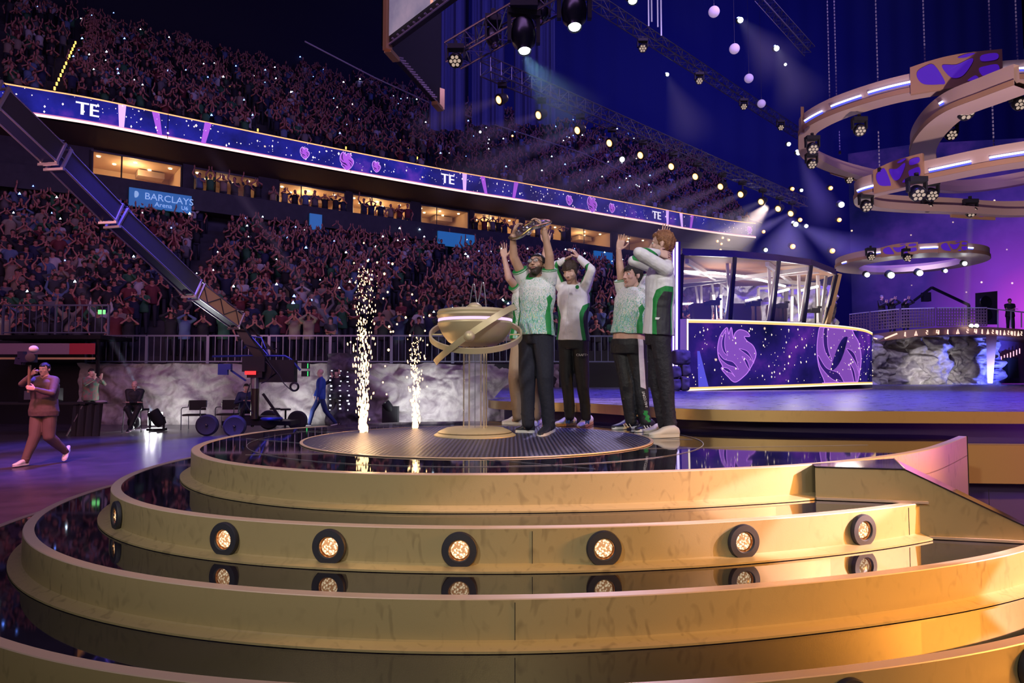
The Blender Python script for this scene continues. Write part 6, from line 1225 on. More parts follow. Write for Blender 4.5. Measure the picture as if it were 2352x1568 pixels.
t = thing('speaker_stack', 'tall black loudspeaker box on the balcony beside the man in black', 'speaker', P(2268, 735, 33)); m = MB(); m.add([P(2240, 745, 33), P(2291, 745, 33), P(2291, 668, 33), P(2240, 673, 33), P(2240, 745, 34), P(2291, 745, 34), P(2291, 668, 34), P(2240, 673, 34)], [(0, 1, 2, 3), (0, 3, 7, 4), (1, 5, 6, 2), (3, 2, 6, 7)]); m.build('cabinet', M('speaker_black', (.02, .016, .03), .6), t, smooth=False)
for y_, r_ in ((.5, .3), (1.1, .3)): m = MB(); m.lathe([(r_, 0), (r_ * .9, .03), (.02, -.02)], P(2266, 745, 32.98) + V(0, 0, y_), 24, 0, (0, -1, 0)); m.build('driver', BLKM, t)
t = thing('balcony_guard', 'plain thin balcony guard rail in front of the man in black', 'railing', P(2330, 745, 31.7)); m = MB(); [m.bar(P(u, 752, 31.7), P(u, v, 31.7), .04, .04, up=(0, 1, 0)) for u, v in ((2292, 711), (2322, 714), (2346, 718))]; m.bar(P(2268, 708, 31.6), P(2400, 722, 31.8), .05, .05); m.build('rail', ALU, t, smooth=False)
t = thing('balcony_light_pair', 'pair of small warm lamps on the balcony edge beside the light beam', 'lamp', P(2238, 750, 31.3))
for u in (2231, 2243): m = MB(); m.ball(P(u, 748, 31.2), .09, 12); m.build('lens', E_('lamp_cream', (1, .85, .6), 8), t)
m = MB(); m.bar(P(2226, 752, 31.2), P(2248, 752, 31.2), .08, .05); m.build('bracket', BLK, t, smooth=False)
# ================================================================ HANGING RINGS
TAN = M('ring_tan', (.50, .36, .28), .5, .15); TAND = M('ring_tan_frame', (.42, .25, .14), .5, .2); CELL = M('ring_cell', (.03, .01, .15), .6, 0, (.08, .012, .50), .62); TUB = E_('tube_blue', (.62, .62, 1.0), 7)
CELLS = [[(.06, .80), (.16, .93), (.27, .88), (.40, .14), (.33, .08), (.14, .2), (.06, .5)], [(.32, .78), (.50, .70), (.68, .86), (.70, .72), (.58, .28), (.46, .22), (.38, .40)], [(.50, .88), (.62, .97), (.72, .95), (.60, .84)], [(.76, .66), (.76, .88), (.95, .90), (.95, .68)], [(.72, .48), (.82, .56), (.96, .56), (.96, .24), (.78, .18)], [(.60, .14), (.70, .30), (.74, .14)]]
def ring_path(pts, closed=True): return np.array(cr([V(*p) for p in pts], 10, closed=closed))
def make_ring(label, pts, z, hb=.46, wb=.42, closed=True, panels=(), tubes=(), loc=None, inner=1.0):
    p = ring_path(pts, closed); n = len(p); c = p.mean(0) if loc is None else V(*loc)
    a = np.roll(p, 1, 0) if closed else np.r_[p[:1], p[:-1]]; b = np.roll(p, -1, 0) if closed else np.r_[p[1:], p[-1:]]; tg = b - a; tg /= np.linalg.norm(tg, axis=1)[:, None]; nn_ = np.stack([tg[:, 1], -tg[:, 0]], 1)
    if np.mean(((p - c) * nn_).sum(1)) < 0: nn_ = -nn_
    t = thing('hanging_ring', label, 'ring', (*c, z), 0, 'large hanging truss rings')
    L = lambda off, zz: np.c_[p + nn_ * off, np.full(n, z + zz)]
    m = MB(); m.strip(L(0, 0), L(0, hb), closed=closed); m.strip(L(0, hb), L(-wb * .3, hb), closed=closed); m.strip(L(-wb * .3, hb), L(-wb * .3, .1), closed=closed); m.build('outer_band', TAN, t, flat_ang=30)
    m = MB(); m.strip(L(0.02, 0), L(-wb, -.04), closed=closed); m.strip(L(-wb, -.04), L(-wb, .16), closed=closed); m.strip(L(-wb, .16), L(-wb * .3, .16), closed=closed); m.build('soffit', TAN, t, flat_ang=30)
    m = MB(); m.strip(L(0.03, 0), L(.03, .12), closed=closed); m.strip(L(.03, .12), L(0, .12), closed=closed); m.build('lower_lip', TAND, t, flat_ang=30)
    U = 1176 + 1568 * p[:, 0] / p[:, 1]
    d_ = np.linalg.norm(np.diff(np.r_[p, p[:1]], axis=0), axis=1); S = np.r_[0, np.cumsum(d_)]; pc = np.r_[p, p[:1]]; nc = np.r_[nn_, nn_[:1]]
    def at(s, off, zz): s = s % S[-1]; q = V(np.interp(s, S, pc[:, 0]), np.interp(s, S, pc[:, 1])); nq = nrm(V(np.interp(s, S, nc[:, 0]), np.interp(s, S, nc[:, 1]))); return V(*(q + nq * off), z + zz)
    def s_of(u, far): idx = [i for i in range(n)]; 
    def pick(u, far):
        best = None
        for i in range(n):
            isfar = (nn_[i] @ V(0, 1)) > 0
            if isfar == far and (best is None or abs(U[i] - u) < abs(U[best] - u)): best = i
        return S[best]
    for (u0, u1, far, h0, h1) in panels:
        s0, s1 = pick(u0, far), pick(u1, far); ds = s1 - s0
        if abs(ds) > S[-1] / 2: ds -= math.copysign(S[-1], ds)
        side_ = -1 if far else 1; off = .09 if not far else .06
        m = MB(); k = 14; hz = lambda x: h1 * (.82 + .18 * math.sin(min(1, x * 1.6) * PI / 2 + .1)); A = [at(s0 + ds * i / k, off, -.08 + h0) for i in range(k + 1)]; B = [at(s0 + ds * i / k, off, -.08 + h0 + hz(i / k)) for i in range(k + 1)]
        A2 = [at(s0 + ds * i / k, .0, -.08 + h0) for i in range(k + 1)]; B2 = [at(s0 + ds * i / k, .0, -.08 + h0 + hz(i / k)) for i in range(k + 1)]
        m.strip(A, B); m.strip(A2, A); m.strip(B, B2); m.strip(A2, B2); m.strip([A[0], A2[0]], [B[0], B2[0]]); m.strip([A[-1], A2[-1]], [B[-1], B2[-1]]); fr = m.build('fret_panel', TAND, t, smooth=False)
        o2 = off + .02 if not far else -.03
        for cl in CELLS:
            gx, gy = sum(x for x, y in cl) / len(cl), sum(y for x, y in cl) / len(cl); pl = cr([V(gx + (x - gx) * .86, gy + (y - gy) * .82, 0) for x, y in cl], 4, closed=True); m = MB(); q = [at(s0 + ds * pp[0], o2, -.08 + h0 + hz(pp[0]) * pp[1]) for pp in pl]; m.add(q, [tuple(range(len(q)))]); o = m.build('violet_cell', CELL, t, smooth=False)
            ORGp = ORG[t.name]
    for (u0, u1, zz) in tubes:
        s0, s1 = pick(u0, False), pick(u1, False); ds = s1 - s0
        if abs(ds) > S[-1] / 2: ds -= math.copysign(S[-1], ds)
        m = MB(); m.tube([at(s0 + ds * i / 6, .05, zz) for i in range(7)], .022, 8); m.build('tube_light', TUB, t); m = MB(); m.tube([at(s0 + ds * i / 6, .03, zz - .035) for i in range(7)], .03, 6); m.build('tube_base', BMB, t)
    return t, at, pick
ZA, ZB, ZC_, ZDD = CZ + 6.78, CZ + 4.8, CZ + 6.1, CZ + 4.65
ringA, atA, pkA = make_ring('largest highest tan ring with blue tube lights, hung at the upper right', [(8.30, 19.4), (8.02, 18.4), (8.45, 17.08), (9.68, 15.85), (11.98, 15.2), (15, 15.6), (18, 17.5), (19.3, 20.5), (18.3, 23.5), (16.46, 24.88), (13.74, 24.04), (12.0, 23.25), (10.3, 22.1), (9.0, 20.8)], ZA,
    panels=((2104, 2322, False, 0, .78), (1829, 1852, False, .0, .72), (1918, 1982, True, .05, .5)), tubes=((1863, 1903, .20), (1923, 1990, .22), (2016, 2106, .24), (2316, 2400, .24)))
qC = [G(u, v, ZC_)[:2] for u, v in ((2330, 196), (2260, 222), (2170, 258), (2118, 300), (2092, 345), (2098, 385), (2125, 408))]
ringC, atC, pkC = make_ring('inner tan ring arc crossing behind the largest ring', qC, ZC_, closed=False, panels=(), tubes=((2103, 2133, .25), (2158, 2188, .25)), loc=(15, 19), wb=.6)
ringB, atB, pkB = make_ring('second tan ring, lower, with a violet fret panel at its left end', [(9.45, 18.6), (9.22, 17.8), (9.65, 17.0), (10.2, 16.2), (11.41, 15.0), (14, 13.8), (17, 14.5), (18.5, 17), (17.5, 19.5), (15, 20.3), (12.8, 19.9), (11.4, 19.7), (10.1, 19.3)], ZB,
    panels=((2022, 2142, False, 0, .72), (2200, 2300, True, .0, .5)), tubes=((1953, 1975, .1), (1978, 2018, .14), (2150, 2250, .2), (2300, 2400, .2)))
tc_ = V(16.4, 28); ringD, atD, pkD = make_ring('small distant tan ring over the presenters balcony', [(tc_[0] + 2.75 * math.cos(a), tc_[1] + 2.75 * math.sin(a)) for a in np.linspace(0, 2 * PI, 25)[:-1]], ZDD, hb=.36, wb=.9, panels=((2030, 2118, False, .05, .45), (2160, 2228, False, .05, .45)), tubes=((1943, 1952, .05), (1996, 2030, .18), (2120, 2160, .2), (2226, 2240, .18)))
# ---- chains
CHN = M('chain_steel', (.40, .38, .60), .4, .5); first_c = True
for i, (u, v0, v1, y, lab) in enumerate(((1906, -60, 246, 17.6, 'leftmost hoist chain above the largest ring'), (1922, -60, 250, 17.9, 'second hoist chain beside the leftmost one'), (2017, -60, 214, 16.5, 'hoist chain above the two middle tube lights'), (2020, 300, 392, 17.2, 'hoist chain dropping through the largest ring to the lower ring'), (2126, -60, 190, 16.2, 'thin hoist chain above the fret panel'), (2277, -60, 160, 16.0, 'faint hoist chain near the top right'), (2338, -60, 150, 16.0, 'hoist chain at the right edge'), (2283, 240, 345, 15.6, 'hoist chain between the two rings at the right'), (1929, 300, 352, 22.6, 'short hoist chain to the far side of the largest ring'))):
    a, b = P(u, v1, y), P(u, v0, y); b = V(a[0], a[1], b[2]); t = thing('hoist_chain', lab, 'chain', tuple(a), 0, 'hoist chains of the rings'); m = MB(); L = b[2] - a[2]; k = int(L / .09)
    for j in range(k):
        z = a[2] + L * (j + .5) / k; m.box((a[0], a[1], z), (.022, .022, L / k * .62) if j % 2 else (.032, .012, L / k * .62))
    m.build('links', CHN, t, smooth=False)
    m = MB(); m.box((a[0], a[1], a[2] + .02), (.06, .06, .1)); m.build('hook', BLKM, t, smooth=False)
# ---- moving heads under the rings (seven lens wash lights)
WL = E_('wash_lens', (.85, .62, .48), .55)
def make_wash(label):
    t = thing('wash_light', label, 'stage light', (0, 0, 0), 0, 'seven-lens wash lights'); m = MB(); m.box((0, 0, .20), (.34, .20, .10)); m.bar((0, 0, .25), (0, 0, .34), .06, .06, up=(0, 1, 0)); m.build('base', BLK, t, world=False, smooth=False)
    m = MB()
    for q in (-1, 1): m.bar((q * .17, 0, .17), (q * .17, 0, -.04), .035, .10, up=(0, 1, 0))
    m.build('yoke', BLK, t, world=False, smooth=False); ax = nrm(V(-.1, -.80, -.6)); m = MB(); m.lathe([(.06, -.16), (.13, -.10), (.15, .0), (.15, .08), (.135, .10), (.02, .10)], (0, 0, -.06), 20, 0, ax); m.build('head', BLKM, t, world=False)
    x = nrm(np.cross(ax, (0, 0, 1))); y = np.cross(x, ax)
    for k in range(7):
        r = 0 if k == 6 else .085; c = V(0, 0, -.06) + ax * .105 + x * r * math.cos(k * PI / 3) + y * r * math.sin(k * PI / 3); m = MB(); m.lathe([(.036, 0), (.030, .01), (.004, .016)], c, 12, 0, ax); m.build('lens', WL, t, world=False)
    return t
W0 = [None]
for u, v, y, s, lab in ((1866, 340, 17.6, 1.0, 'upper of the two wash lights at the left end of the largest ring'), (1864, 376, 19.6, .95, 'lower wash light below the other at the left end of the largest ring'), (1974, 298, 16.9, 1.0, 'wash light under the middle tube lights of the largest ring'), (2216, 255, 15.6, 1.25, 'big wash light below the largest fret panel'), (2183, 307, 18.5, 1.1, 'wash light inside the ring arc'), (2340, 236, 16, 1.1, 'wash light cut by the right edge of the picture'),
     (2106, 442, 15.8, 1.2, 'left wash light of the close pair under the lower ring'), (2138, 445, 17.5, 1.1, 'right wash light of the close pair under the lower ring'), (1989, 472, 17.8, 1.0, 'wash light under the left tip of the lower ring'), (2130, 476, 19.5, .9, 'small wash light hanging below the close pair'), (2229, 484, 19.8, 1.1, 'wash light at the head of the bright white beam'), (1950, 412, 23.0, .9, 'dim wash light under the far side of the largest ring'),
     (1047, 138, 13.2, .95, 'wash light hanging left under the short truss'), (1476, 110, 23, 1.0, 'small wash light high above the warm lamp row'), (1606, 185, 24, .9, 'wash light on the upper long truss, left'), (1708, 244, 26, .9, 'wash light on the upper long truss, middle'), (1793, 292, 28, .9, 'wash light on the upper long truss, right'), (2000, 588, 26, 1.0, 'spot under the left of the distant ring'), (2083, 590, 25.6, 1.0, 'spot under the middle of the distant ring')):
    p = P(u, v, y) + V(0, 0, .06)
    if W0[0]: dup(W0[0], p, 0, lab, scale=s)
    else: W0[0] = make_wash(lab); W0[0].location = p; W0[0].scale = (s,) * 3
# ---- trusses
TRS = M('truss_alu', (.16, .15, .22), .35, .8)
def truss(name, label, a, b, w, n, r=.025, cat='truss', grp=None):
    a, b = V(*a), V(*b); d = nrm(b - a); x = nrm(np.cross(d, (0, 0, 1))); z = np.cross(x, d); t = thing(name, label, cat, tuple(a), 0, grp); C4 = [x * s1 * w / 2 + z * s2 * w / 2 for s1, s2 in ((-1, -1), (1, -1), (1, 1), (-1, 1))]
    for c in C4: m = MB(); m.tube([a + c, b + c], r, 6); m.build('chord', TRS, t)
    m = MB()
    for i in range(n):
        p, q = a + (b - a) * i / n, a + (b - a) * (i + 1) / n
        for k in range(4): c, e = C4[k], C4[(k + 1) % 4]; m.tube([p + c, q + e] if i % 2 else [p + e, q + c], r * .55, 4); m.tube([p + c, p + e], r * .55, 4)
    m.build('lacing', TRS, t); return t
LMP = [(-.36, 19.16), (.82, 20.3), (2.12, 21.58), (3.32, 22.77), (4.61, 24.04), (6.02, 25.35), (7.27, 26.64), (8.7, 28.06), (9.95, 29.28), (11.29, 30.53), (12.56, 31.81), (13.54, 32.75)]
ZT = 9.5
truss('lamp_truss', 'long aluminium truss carrying the row of warm lamps', (-.75, 18.75, ZT + .78), (14.6, 33.8, ZT + .78), .42, 52, .022)
truss('high_truss', 'fainter long truss high above the lamp row', G(1330, -20, 15.5), G(1852, 318, 15.5), .4, 40, .022)
truss('short_truss', 'short angled truss holding big moving lights, top centre', P(1040, 128, 13.8), P(1420, -90, 11.2), .42, 14, .022)
truss('back_truss', 'thin dark truss slanting down to the right behind the white lights', P(1745, -10, 30), P(1860, 118, 31), .4, 14, .02)
m = MB(); m.tube([P(700, 95, 30), P(860, 178, 33), P(1000, 242, 36), P(1180, 300, 40), P(1340, 352, 44), P(1530, 440, 50), P(1750, 512, 56)], .035, 6); tag(m.build('festoon_cable', M('cable_grey', (.25, .22, .3), .5), loc=P(1180, 300, 40)), 'long thin cable run slanting above the upper stand', 'cable')
WARM = E_('lamp_warm', (1.0, .36, .08), 2.2); WCORE = E_('lamp_core', (1.0, .70, .34), 2.4)
def make_warm(label):
    t = thing('warm_spotlight', label, 'stage light', (0, 0, 0), 0, 'warm spotlights on the long truss'); ax = nrm(V(-.72, -.52, -.45)); m = MB(); m.lathe([(.05, -.30), (.12, -.24), (.155, -.08), (.17, .02), (.16, .03)], (0, 0, 0), 24, 0, ax); m.build('housing', BLK, t, world=False)
    m = MB(); m.lathe([(.155, .015), (.10, .035), (.01, .045)], (0, 0, 0), 24, 0, ax); m.build('lens', WARM, t, world=False); m = MB(); m.lathe([(.10, .038), (.01, .052)], (0, 0, 0), 24, 0, ax); m.build('bulb_glow', WCORE, t, world=False); m = MB(); m.bar((0.08, .05, .1), (0.08, .05, .56), .05, .05, up=(0, 1, 0)); m.box((.08, .05, .45), (.26, .18, .12)); m.build('yoke', BLK, t, world=False, smooth=False); return t
WN = ['first', 'second', 'third', 'fourth', 'fifth', 'sixth', 'seventh', 'eighth', 'ninth', 'tenth', 'eleventh', 'last']; W1 = None
for i, (x, y) in enumerate(LMP):
    lab = '%s warm spotlight from the left along the long lamp truss' % WN[i]
    if W1: dup(W1, (x, y, ZT), 0, lab, scale=1.0 + .02 * i)
    else: W1 = make_warm(lab); W1.location = (x, y, ZT)
# big moving heads
def make_head(label, sc, loc, on, tilt):
    t = thing('moving_head', label, 'stage light', tuple(loc), 0, 'large moving heads at the top'); ax = nrm(V(*tilt)); x = nrm(np.cross(ax, (0, 0, 1))); 
    if np.linalg.norm(np.cross(ax, (0, 0, 1))) < .1: x = V(1, 0, 0)
    L = V(*loc); m = MB(); m.lathe([(.10 * sc, -.42 * sc), (.20 * sc, -.36 * sc), (.23 * sc, -.12 * sc), (.21 * sc, .06 * sc), (.13 * sc, .16 * sc), (.125 * sc, .26 * sc), (.10 * sc, .24 * sc)], L, 28, 0, ax); m.build('head', M('head_black', (.012, .012, .02), .3, .2), t)
    m = MB(); m.lathe([(.115 * sc, .215 * sc), (.10 * sc, .24 * sc), (.05 * sc, .26 * sc), (.005, .265 * sc)], L, 24, 0, ax); m.build('lens', E_('head_lens_on', (.82, 1.0, .95), 14) if on else M('head_lens_off', (.3, .2, .14), .1, .6), t)
    m = MB()
    for q in (-1, 1): m.bar(L + x * q * .27 * sc + V(0, 0, -.05 * sc), L + x * q * .27 * sc + V(0, 0, .50 * sc), .07 * sc, .12 * sc, up=(0, 1, 0))
    m.bar(L - x * .3 * sc + V(0, 0, .5 * sc), L + x * .3 * sc + V(0, 0, .5 * sc), .16 * sc, .10 * sc); m.build('yoke', BLK, t, smooth=False)
    m = MB(); m.box(L + V(0, 0, .66 * sc), (.5 * sc, .4 * sc, .22 * sc)); m.bar(L + V(0, 0, .7 * sc), L + V(0, 0, 1.0 * sc), .08, .08, up=(0, 1, 0)); m.build('base_unit', BLK, t, smooth=False)
for u, v, y, sc, on, lab, tl in ((1203, 92, 11.2, .92, True, 'large moving head with a glowing lens over the lamp truss start', (.05, -.25, -.95)), (1319, 38, 10.6, .90, True, 'second large moving head with a glowing lens, top centre', (0, -.3, -.95)), (1133, 92, 13, .62, False, 'unlit moving head under the short truss', (.2, -.3, -.9)), (1240, 36, 12.2, .66, False, 'unlit moving head between the two lit ones', (-.1, -.4, -.85)), (1452, -14, 12.5, .75, True, 'moving head cut by the top edge right of centre', (0, -.3, -.95))):
    make_head(lab, sc, P(u, v, y), on, tl)
# small far lamps
SW = E_('far_white', (.80, .92, 1.0), 20); SA = E_('far_amber', (1, .33, .08), 3.0); SG = E_('far_pale', (.7, .85, .65), 5)
def far_lamp(mat, nm): 
    t = thing('far_lamp', '', 'lamp'); m = MB(); m.ball((0, 0, 0), .10, 12); m.build('bulb', mat, t, world=False)
    if nm == 'a': m = MB(); m.ball((0, -.05, 0), .068, 12); m.build('filament', E_('far_core', (1, .75, .45), 4), t, world=False)
    m = MB(); m.lathe([(.06, .02), (.13, .06), (.13, .20), (.05, .24)], (0, 0, 0), 14, 0, (0, .9, .4)); m.build('housing', BLK, t, world=False); return t
FB = {}
for mt_, u, v, y, s, lab in (('w', 1701, 46, 26, 1.0, 'upper white beam lamp of the pair at top right'), ('w', 1784, 111, 28, 1.0, 'lower white beam lamp of the pair at top right'), ('w', 1804, 148, 32, .6, 'tiny white lamp just below the pair'), ('w', 1533, 171, 30, .7, 'small white lamp left of the two long trusses'), ('w', 1812, 331, 30, .8, 'white lamp left of the largest ring tip, upper'), ('w', 1834, 351, 28, .85, 'white lamp left of the largest ring tip, lower'),
      ('w', 1828, 515, 30, 1.0, 'left of two white lamps at the end of the lamp row'), ('w', 1852, 519, 32, .8, 'right of two white lamps at the end of the lamp row'), ('w', 1933, 470, 28, 1.1, 'single starry white lamp between lamp row and lower ring'), ('a', 1820, 434, 34, 1.0, 'amber lamp above the end of the lamp row'), ('a', 1908, 432, 34, 1.05, 'amber lamp left of the lower ring'), ('a', 1928, 505, 34, 1.05, 'amber lamp below the starry white one'),
      ('a', 1912, 576, 32, 1.2, 'amber lamp right above the booth roof end'), ('a', 1821, 566, 32, 1.2, 'amber lamp above the middle of the booth roof'), ('a', 1754, 532, 40, 1.0, 'amber lamp at the end of the LED ribbon'), ('a', 1838, 505, 34, 1.0, 'amber lamp under the last warm spotlight'), ('a', 1660, 546, 44, .8, 'small amber lamp above the booth, top of a loose cluster'), ('a', 1648, 554, 44, .8, 'small amber lamp, left of the loose cluster above the booth'), ('a', 1657, 560, 44, .8, 'small amber lamp, middle of the loose cluster above the booth'), ('a', 1674, 551, 44, .8, 'small amber lamp, right of the loose cluster above the booth'), ('a', 1655, 574, 44, .8, 'small amber lamp, lowest of the loose cluster above the booth'),
      ('g', 1759, 574, 36, 1.0, 'pale green lamp above the booth roof'), ('g', 1935, 606, 32, 1.1, 'pale green lamp right of the booth roof end'), ('g', 1841, 437, 34, .8, 'tiny pale lamp beside the amber one at the row end'), ('w', 1992, 631, 27, .9, 'leftmost floodlight below the distant ring'), ('w', 2047, 632, 27, 1.2, 'brightest floodlight below the distant ring'), ('w', 2113, 627, 27, 1.1, 'third floodlight below the distant ring'), ('w', 2172, 622, 27, .7, 'fourth floodlight below the distant ring'), ('w', 2216, 605, 26, .8, 'tilted floodlight at the right tip of the distant ring'),
      ('w', 1103, 303, 42, .7, 'white lamp among the upper crowd above the second TE'), ('g', 1429, 366, 26, 1.0, 'greenish lens between two warm lamps'), ('a', 1177, 312, 42, .7, 'amber lamp among the upper crowd right of the white one')):
    mm_ = {'w': SW, 'a': SA, 'g': SG}[mt_]
    if mt_ in FB: o = dup(FB[mt_], P(u, v, y), 0, lab, scale=s)
    else: FB[mt_] = far_lamp(mm_, mt_); FB[mt_].location = P(u, v, y); FB[mt_].scale = (s,) * 3; FB[mt_]['label'] = lab
# lanterns
LANT = M('lantern_white', (.62, .52, .72), .7, 0, (.55, .45, .75), .32); L0 = None
for i, (u, v, r, lab) in enumerate(((1640, 27, 13, 'biggest round white lantern, at the top'), (1687, 112, 12, 'second round white lantern, left of the lower beam lamp'), (1720, 180, 10.5, 'third round white lantern down the diagonal'), (1749, 238, 9.5, 'smallest round white lantern, lowest on the diagonal'))):
    y = .17 * 1568 / r; p = P(u, v, y)
    if L0: dup(L0, p, 0, lab)
    else: L0 = thing('round_lantern', lab, 'lantern', p, 0, 'round white hanging lanterns'); m = MB(); m.ball((0, 0, 0), .17, 28); m.build('globe', LANT, L0, world=False); m = MB(); m.bar((0, 0, .16), (0, 0, .26), .02, .02, up=(0, 1, 0)); m.bar((0, 0, .26), (0, 0, 4), .006, .006, up=(0, 1, 0)); m.build('hanger', BLKM, L0, world=False)
# crystal strands hanging near the top
for i, (u, v0, v1, y) in enumerate(((1490, -60, 60, 24), (1497, -60, 50, 24.5), (1519, -60, 82, 24), (1511, -60, 62, 24.3))):
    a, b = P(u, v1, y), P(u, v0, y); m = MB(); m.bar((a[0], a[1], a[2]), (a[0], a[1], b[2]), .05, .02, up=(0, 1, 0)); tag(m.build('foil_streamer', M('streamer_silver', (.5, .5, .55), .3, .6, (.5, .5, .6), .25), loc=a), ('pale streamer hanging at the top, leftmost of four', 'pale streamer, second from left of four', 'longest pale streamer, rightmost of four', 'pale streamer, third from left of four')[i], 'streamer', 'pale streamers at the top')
# ---- hanging screen
A_, B_ = G(890, 104, 9.6), G(1012, 243, 9.6); C_ = G(1040, -8, 9.6); dAC = nrm(C_ - A_); C_ = A_ + dAC * 9; D_ = B_ + dAC * 9; up3 = V(0, 0, 3.6)
t = thing('hanging_screen', 'big hanging LED screen box with gold corners at the top centre', 'screen', tuple(A_)); SCF = nebula('hanging_screen_face', (.16, .12, .24), (.28, .22, .34), (.42, .30, .42), .8, .8)
m = MB(); off = nrm(np.cross(dAC, (0, 0, 1))); off = off if off[1] < 0 else -off; a, b = A_ + dAC * .17 + off * .06, C_ + off * .06; m.add([a + V(0, 0, .14), b + V(0, 0, .14), b + up3, a + up3], [(0, 1, 2, 3)]); m.build('screen_face', SCF, t, smooth=False)
m = MB(); m.add([A_ + dAC * 2.0 + off * .07 + V(0, 0, .14), A_ + dAC * 2.12 + off * .07 + V(0, 0, .14), A_ + dAC * 2.12 + off * .07 + up3, A_ + dAC * 2.0 + off * .07 + up3], [(0, 1, 2, 3)]); m.build('screen_stripe', E_('stripe_salmon', (1, .45, .35), .9), t, smooth=False)
m = MB(); bn = -off * .16; m.add([A_, C_, C_ + up3, A_ + up3, A_ + bn, C_ + bn, C_ + up3 + bn, A_ + up3 + bn], [(0, 1, 2, 3), (0, 1, 5, 4), (5, 4, 7, 6)]); m.build('box_frame', BLK, t, smooth=False)
dn = nrm(np.cross(B_ - A_, (0, 0, 1))); dn = dn if dn[0] < 0 else -dn; m = MB(); m.add([A_, B_, B_ + up3, A_ + up3, A_ + dn * .16, B_ + dn * .16, B_ + up3 + dn * .16, A_ + up3 + dn * .16], [(0, 1, 2, 3), (0, 1, 5, 4), (5, 4, 7, 6)]); m.build('side_screen', BLK, t, smooth=False)
for q, w in ((A_, .16), (B_, .16)):
    for k in (0,): m = MB(); m.bar(q - V(0, 0, .12), q + up3 if q is A_ else q + V(0, 0, .5), .17, .17, up=tuple(dAC)); m.build('gold_corner', GOLD2, t, smooth=False)
m = MB(); m.bar(A_ - V(0, 0, .12), A_ + (B_ - A_) * .14 - V(0, 0, .12), .18, .10); m.build('corner_foot', GOLD2, t, smooth=False); m = MB(); m.bar(B_ - V(0, 0, .12), B_ + (A_ - B_) * .14 - V(0, 0, .12), .18, .10); m.build('corner_foot', GOLD2, t, smooth=False)
m = MB()
for k in range(16): p = A_ + (B_ - A_) * (.16 + k * .043); m.bar(p - V(0, 0, .02), p + V(.14, .05, -.02), .05, .03)
for k in range(10): p = A_ + dAC * (.3 + k * .24) + off * .05; m.bar(p + V(0, 0, .05), p + V(.10, .10, .02), .05, .03)
m.bar(A_, B_, .03, .03); m.bar(A_, C_, .03, .03); m.build('bracket_row', M('bracket_grey', (.35, .32, .38), .5, .4), t, smooth=False)
# ================================================================ HAZE BEAMS (local lit haze)
def beam(name, a, b, r0, r1, dens, power, col, label, ang=None, soft=.04, grp='hazy light beams'):
    a, b = V(*a), V(*b); d = nrm(b - a); L = float(np.linalg.norm(b - a)); m = bpy.data.materials.new('haze'); m.use_nodes = True; nt = m.node_tree; nt.nodes.remove(nt.nodes['Principled BSDF']); K = nt.links.new
    vsn = nt.nodes.new('ShaderNodeVolumeScatter'); vsn.inputs['Color'].default_value = (.95, .95, 1, 1); K(vsn.outputs[0], nt.nodes['Material Output'].inputs['Volume'])
    tc = nt.nodes.new('ShaderNodeTexCoord'); sx = nt.nodes.new('ShaderNodeSeparateXYZ'); K(tc.outputs['Object'], sx.inputs[0])
    def mt(op, p, q=None, c=False):
        n = nt.nodes.new('ShaderNodeMath'); n.operation = op; n.use_clamp = c
        for i, v in enumerate((p, q)):
            if v is None: continue
            if isinstance(v, (int, float)): n.inputs[i].default_value = v
            else: K(v, n.inputs[i])
        return n.outputs[0]
    r = mt('SQRT', mt('ADD', mt('POWER', mt('ABSOLUTE', sx.outputs[0]), 2.0), mt('POWER', mt('ABSOLUTE', sx.outputs[1]), 2.0))); t_ = mt('DIVIDE', sx.outputs[2], L); R = mt('ADD', r0, mt('MULTIPLY', t_, r1 - r0))
    f = mt('POWER', mt('SUBTRACT', 1.0, mt('DIVIDE', r, R), True), 1.2); g = mt('SUBTRACT', 1.0, mt('MULTIPLY', t_, t_), True); K(mt('MULTIPLY', mt('MULTIPLY', f, g), dens * 2.6), vsn.inputs['Density'])
    q = MB(); q.loft([(V(0, 0, 0), V(r0, 0, 0), V(0, r0, 0)), (V(0, 0, L), V(r1, 0, 0), V(0, r1, 0))], 28); o = q.build(name, m); o.location = a; o.rotation_euler = Vector(d).to_track_quat('Z', 'Y').to_euler(); tag(o, label, 'haze beam', grp, 'stuff')
    half = math.degrees(math.atan((r1 - r0) / L)); l = spot(name + '_lamp', (a - d * (r0 / max(math.tan(math.radians(half)), .01)) * .9) if ang is None else a + d * .02, b, power, col, 2 * half * .98 if ang is None else ang, .6, soft); return o
SC_B = 1.0
for i, (x, y) in enumerate(LMP):
    if i in (0, 1): L, r1, pw = 3.0, .55, 450
    else: L, r1, pw = 5.0 + .25 * i, .75 + .03 * i, 900 + 90 * i
    d = nrm(V(-.80, -.34, -.42)); beam('light_beam', V(x, y, ZT) + d * .1, V(x, y, ZT) + d * L, .12, r1, .34, pw * .55, (1, .66, .45), 'soft warm beam falling left from the %s warm spotlight' % WN[i])
beam('light_beam', P(1817, 500, 32.6), P(1795, 625, 31.5), .25, 2.0, .16, 9000, (1, .78, .66), 'wide warm haze column above the booth, below the last spotlight')
beam('light_beam', P(1760, 475, 30.5), P(1640, 600, 29.5), .2, 1.6, .12, 2600, (1, .74, .62), 'warm haze shaft slanting left above the booth')
beam('light_beam', P(1830, 515, 30), P(2035, 625, 28), .1, 1.5, .16, 5000, (.35, .62, 1), 'blue haze shaft from the white lamps toward the presenters')
beam('light_beam', P(1833, 352, 28), P(1905, 520, 27), .08, 1.0, .12, 1000, (.3, .6, 1), 'blue haze shaft falling from the lamp at the ring tip')
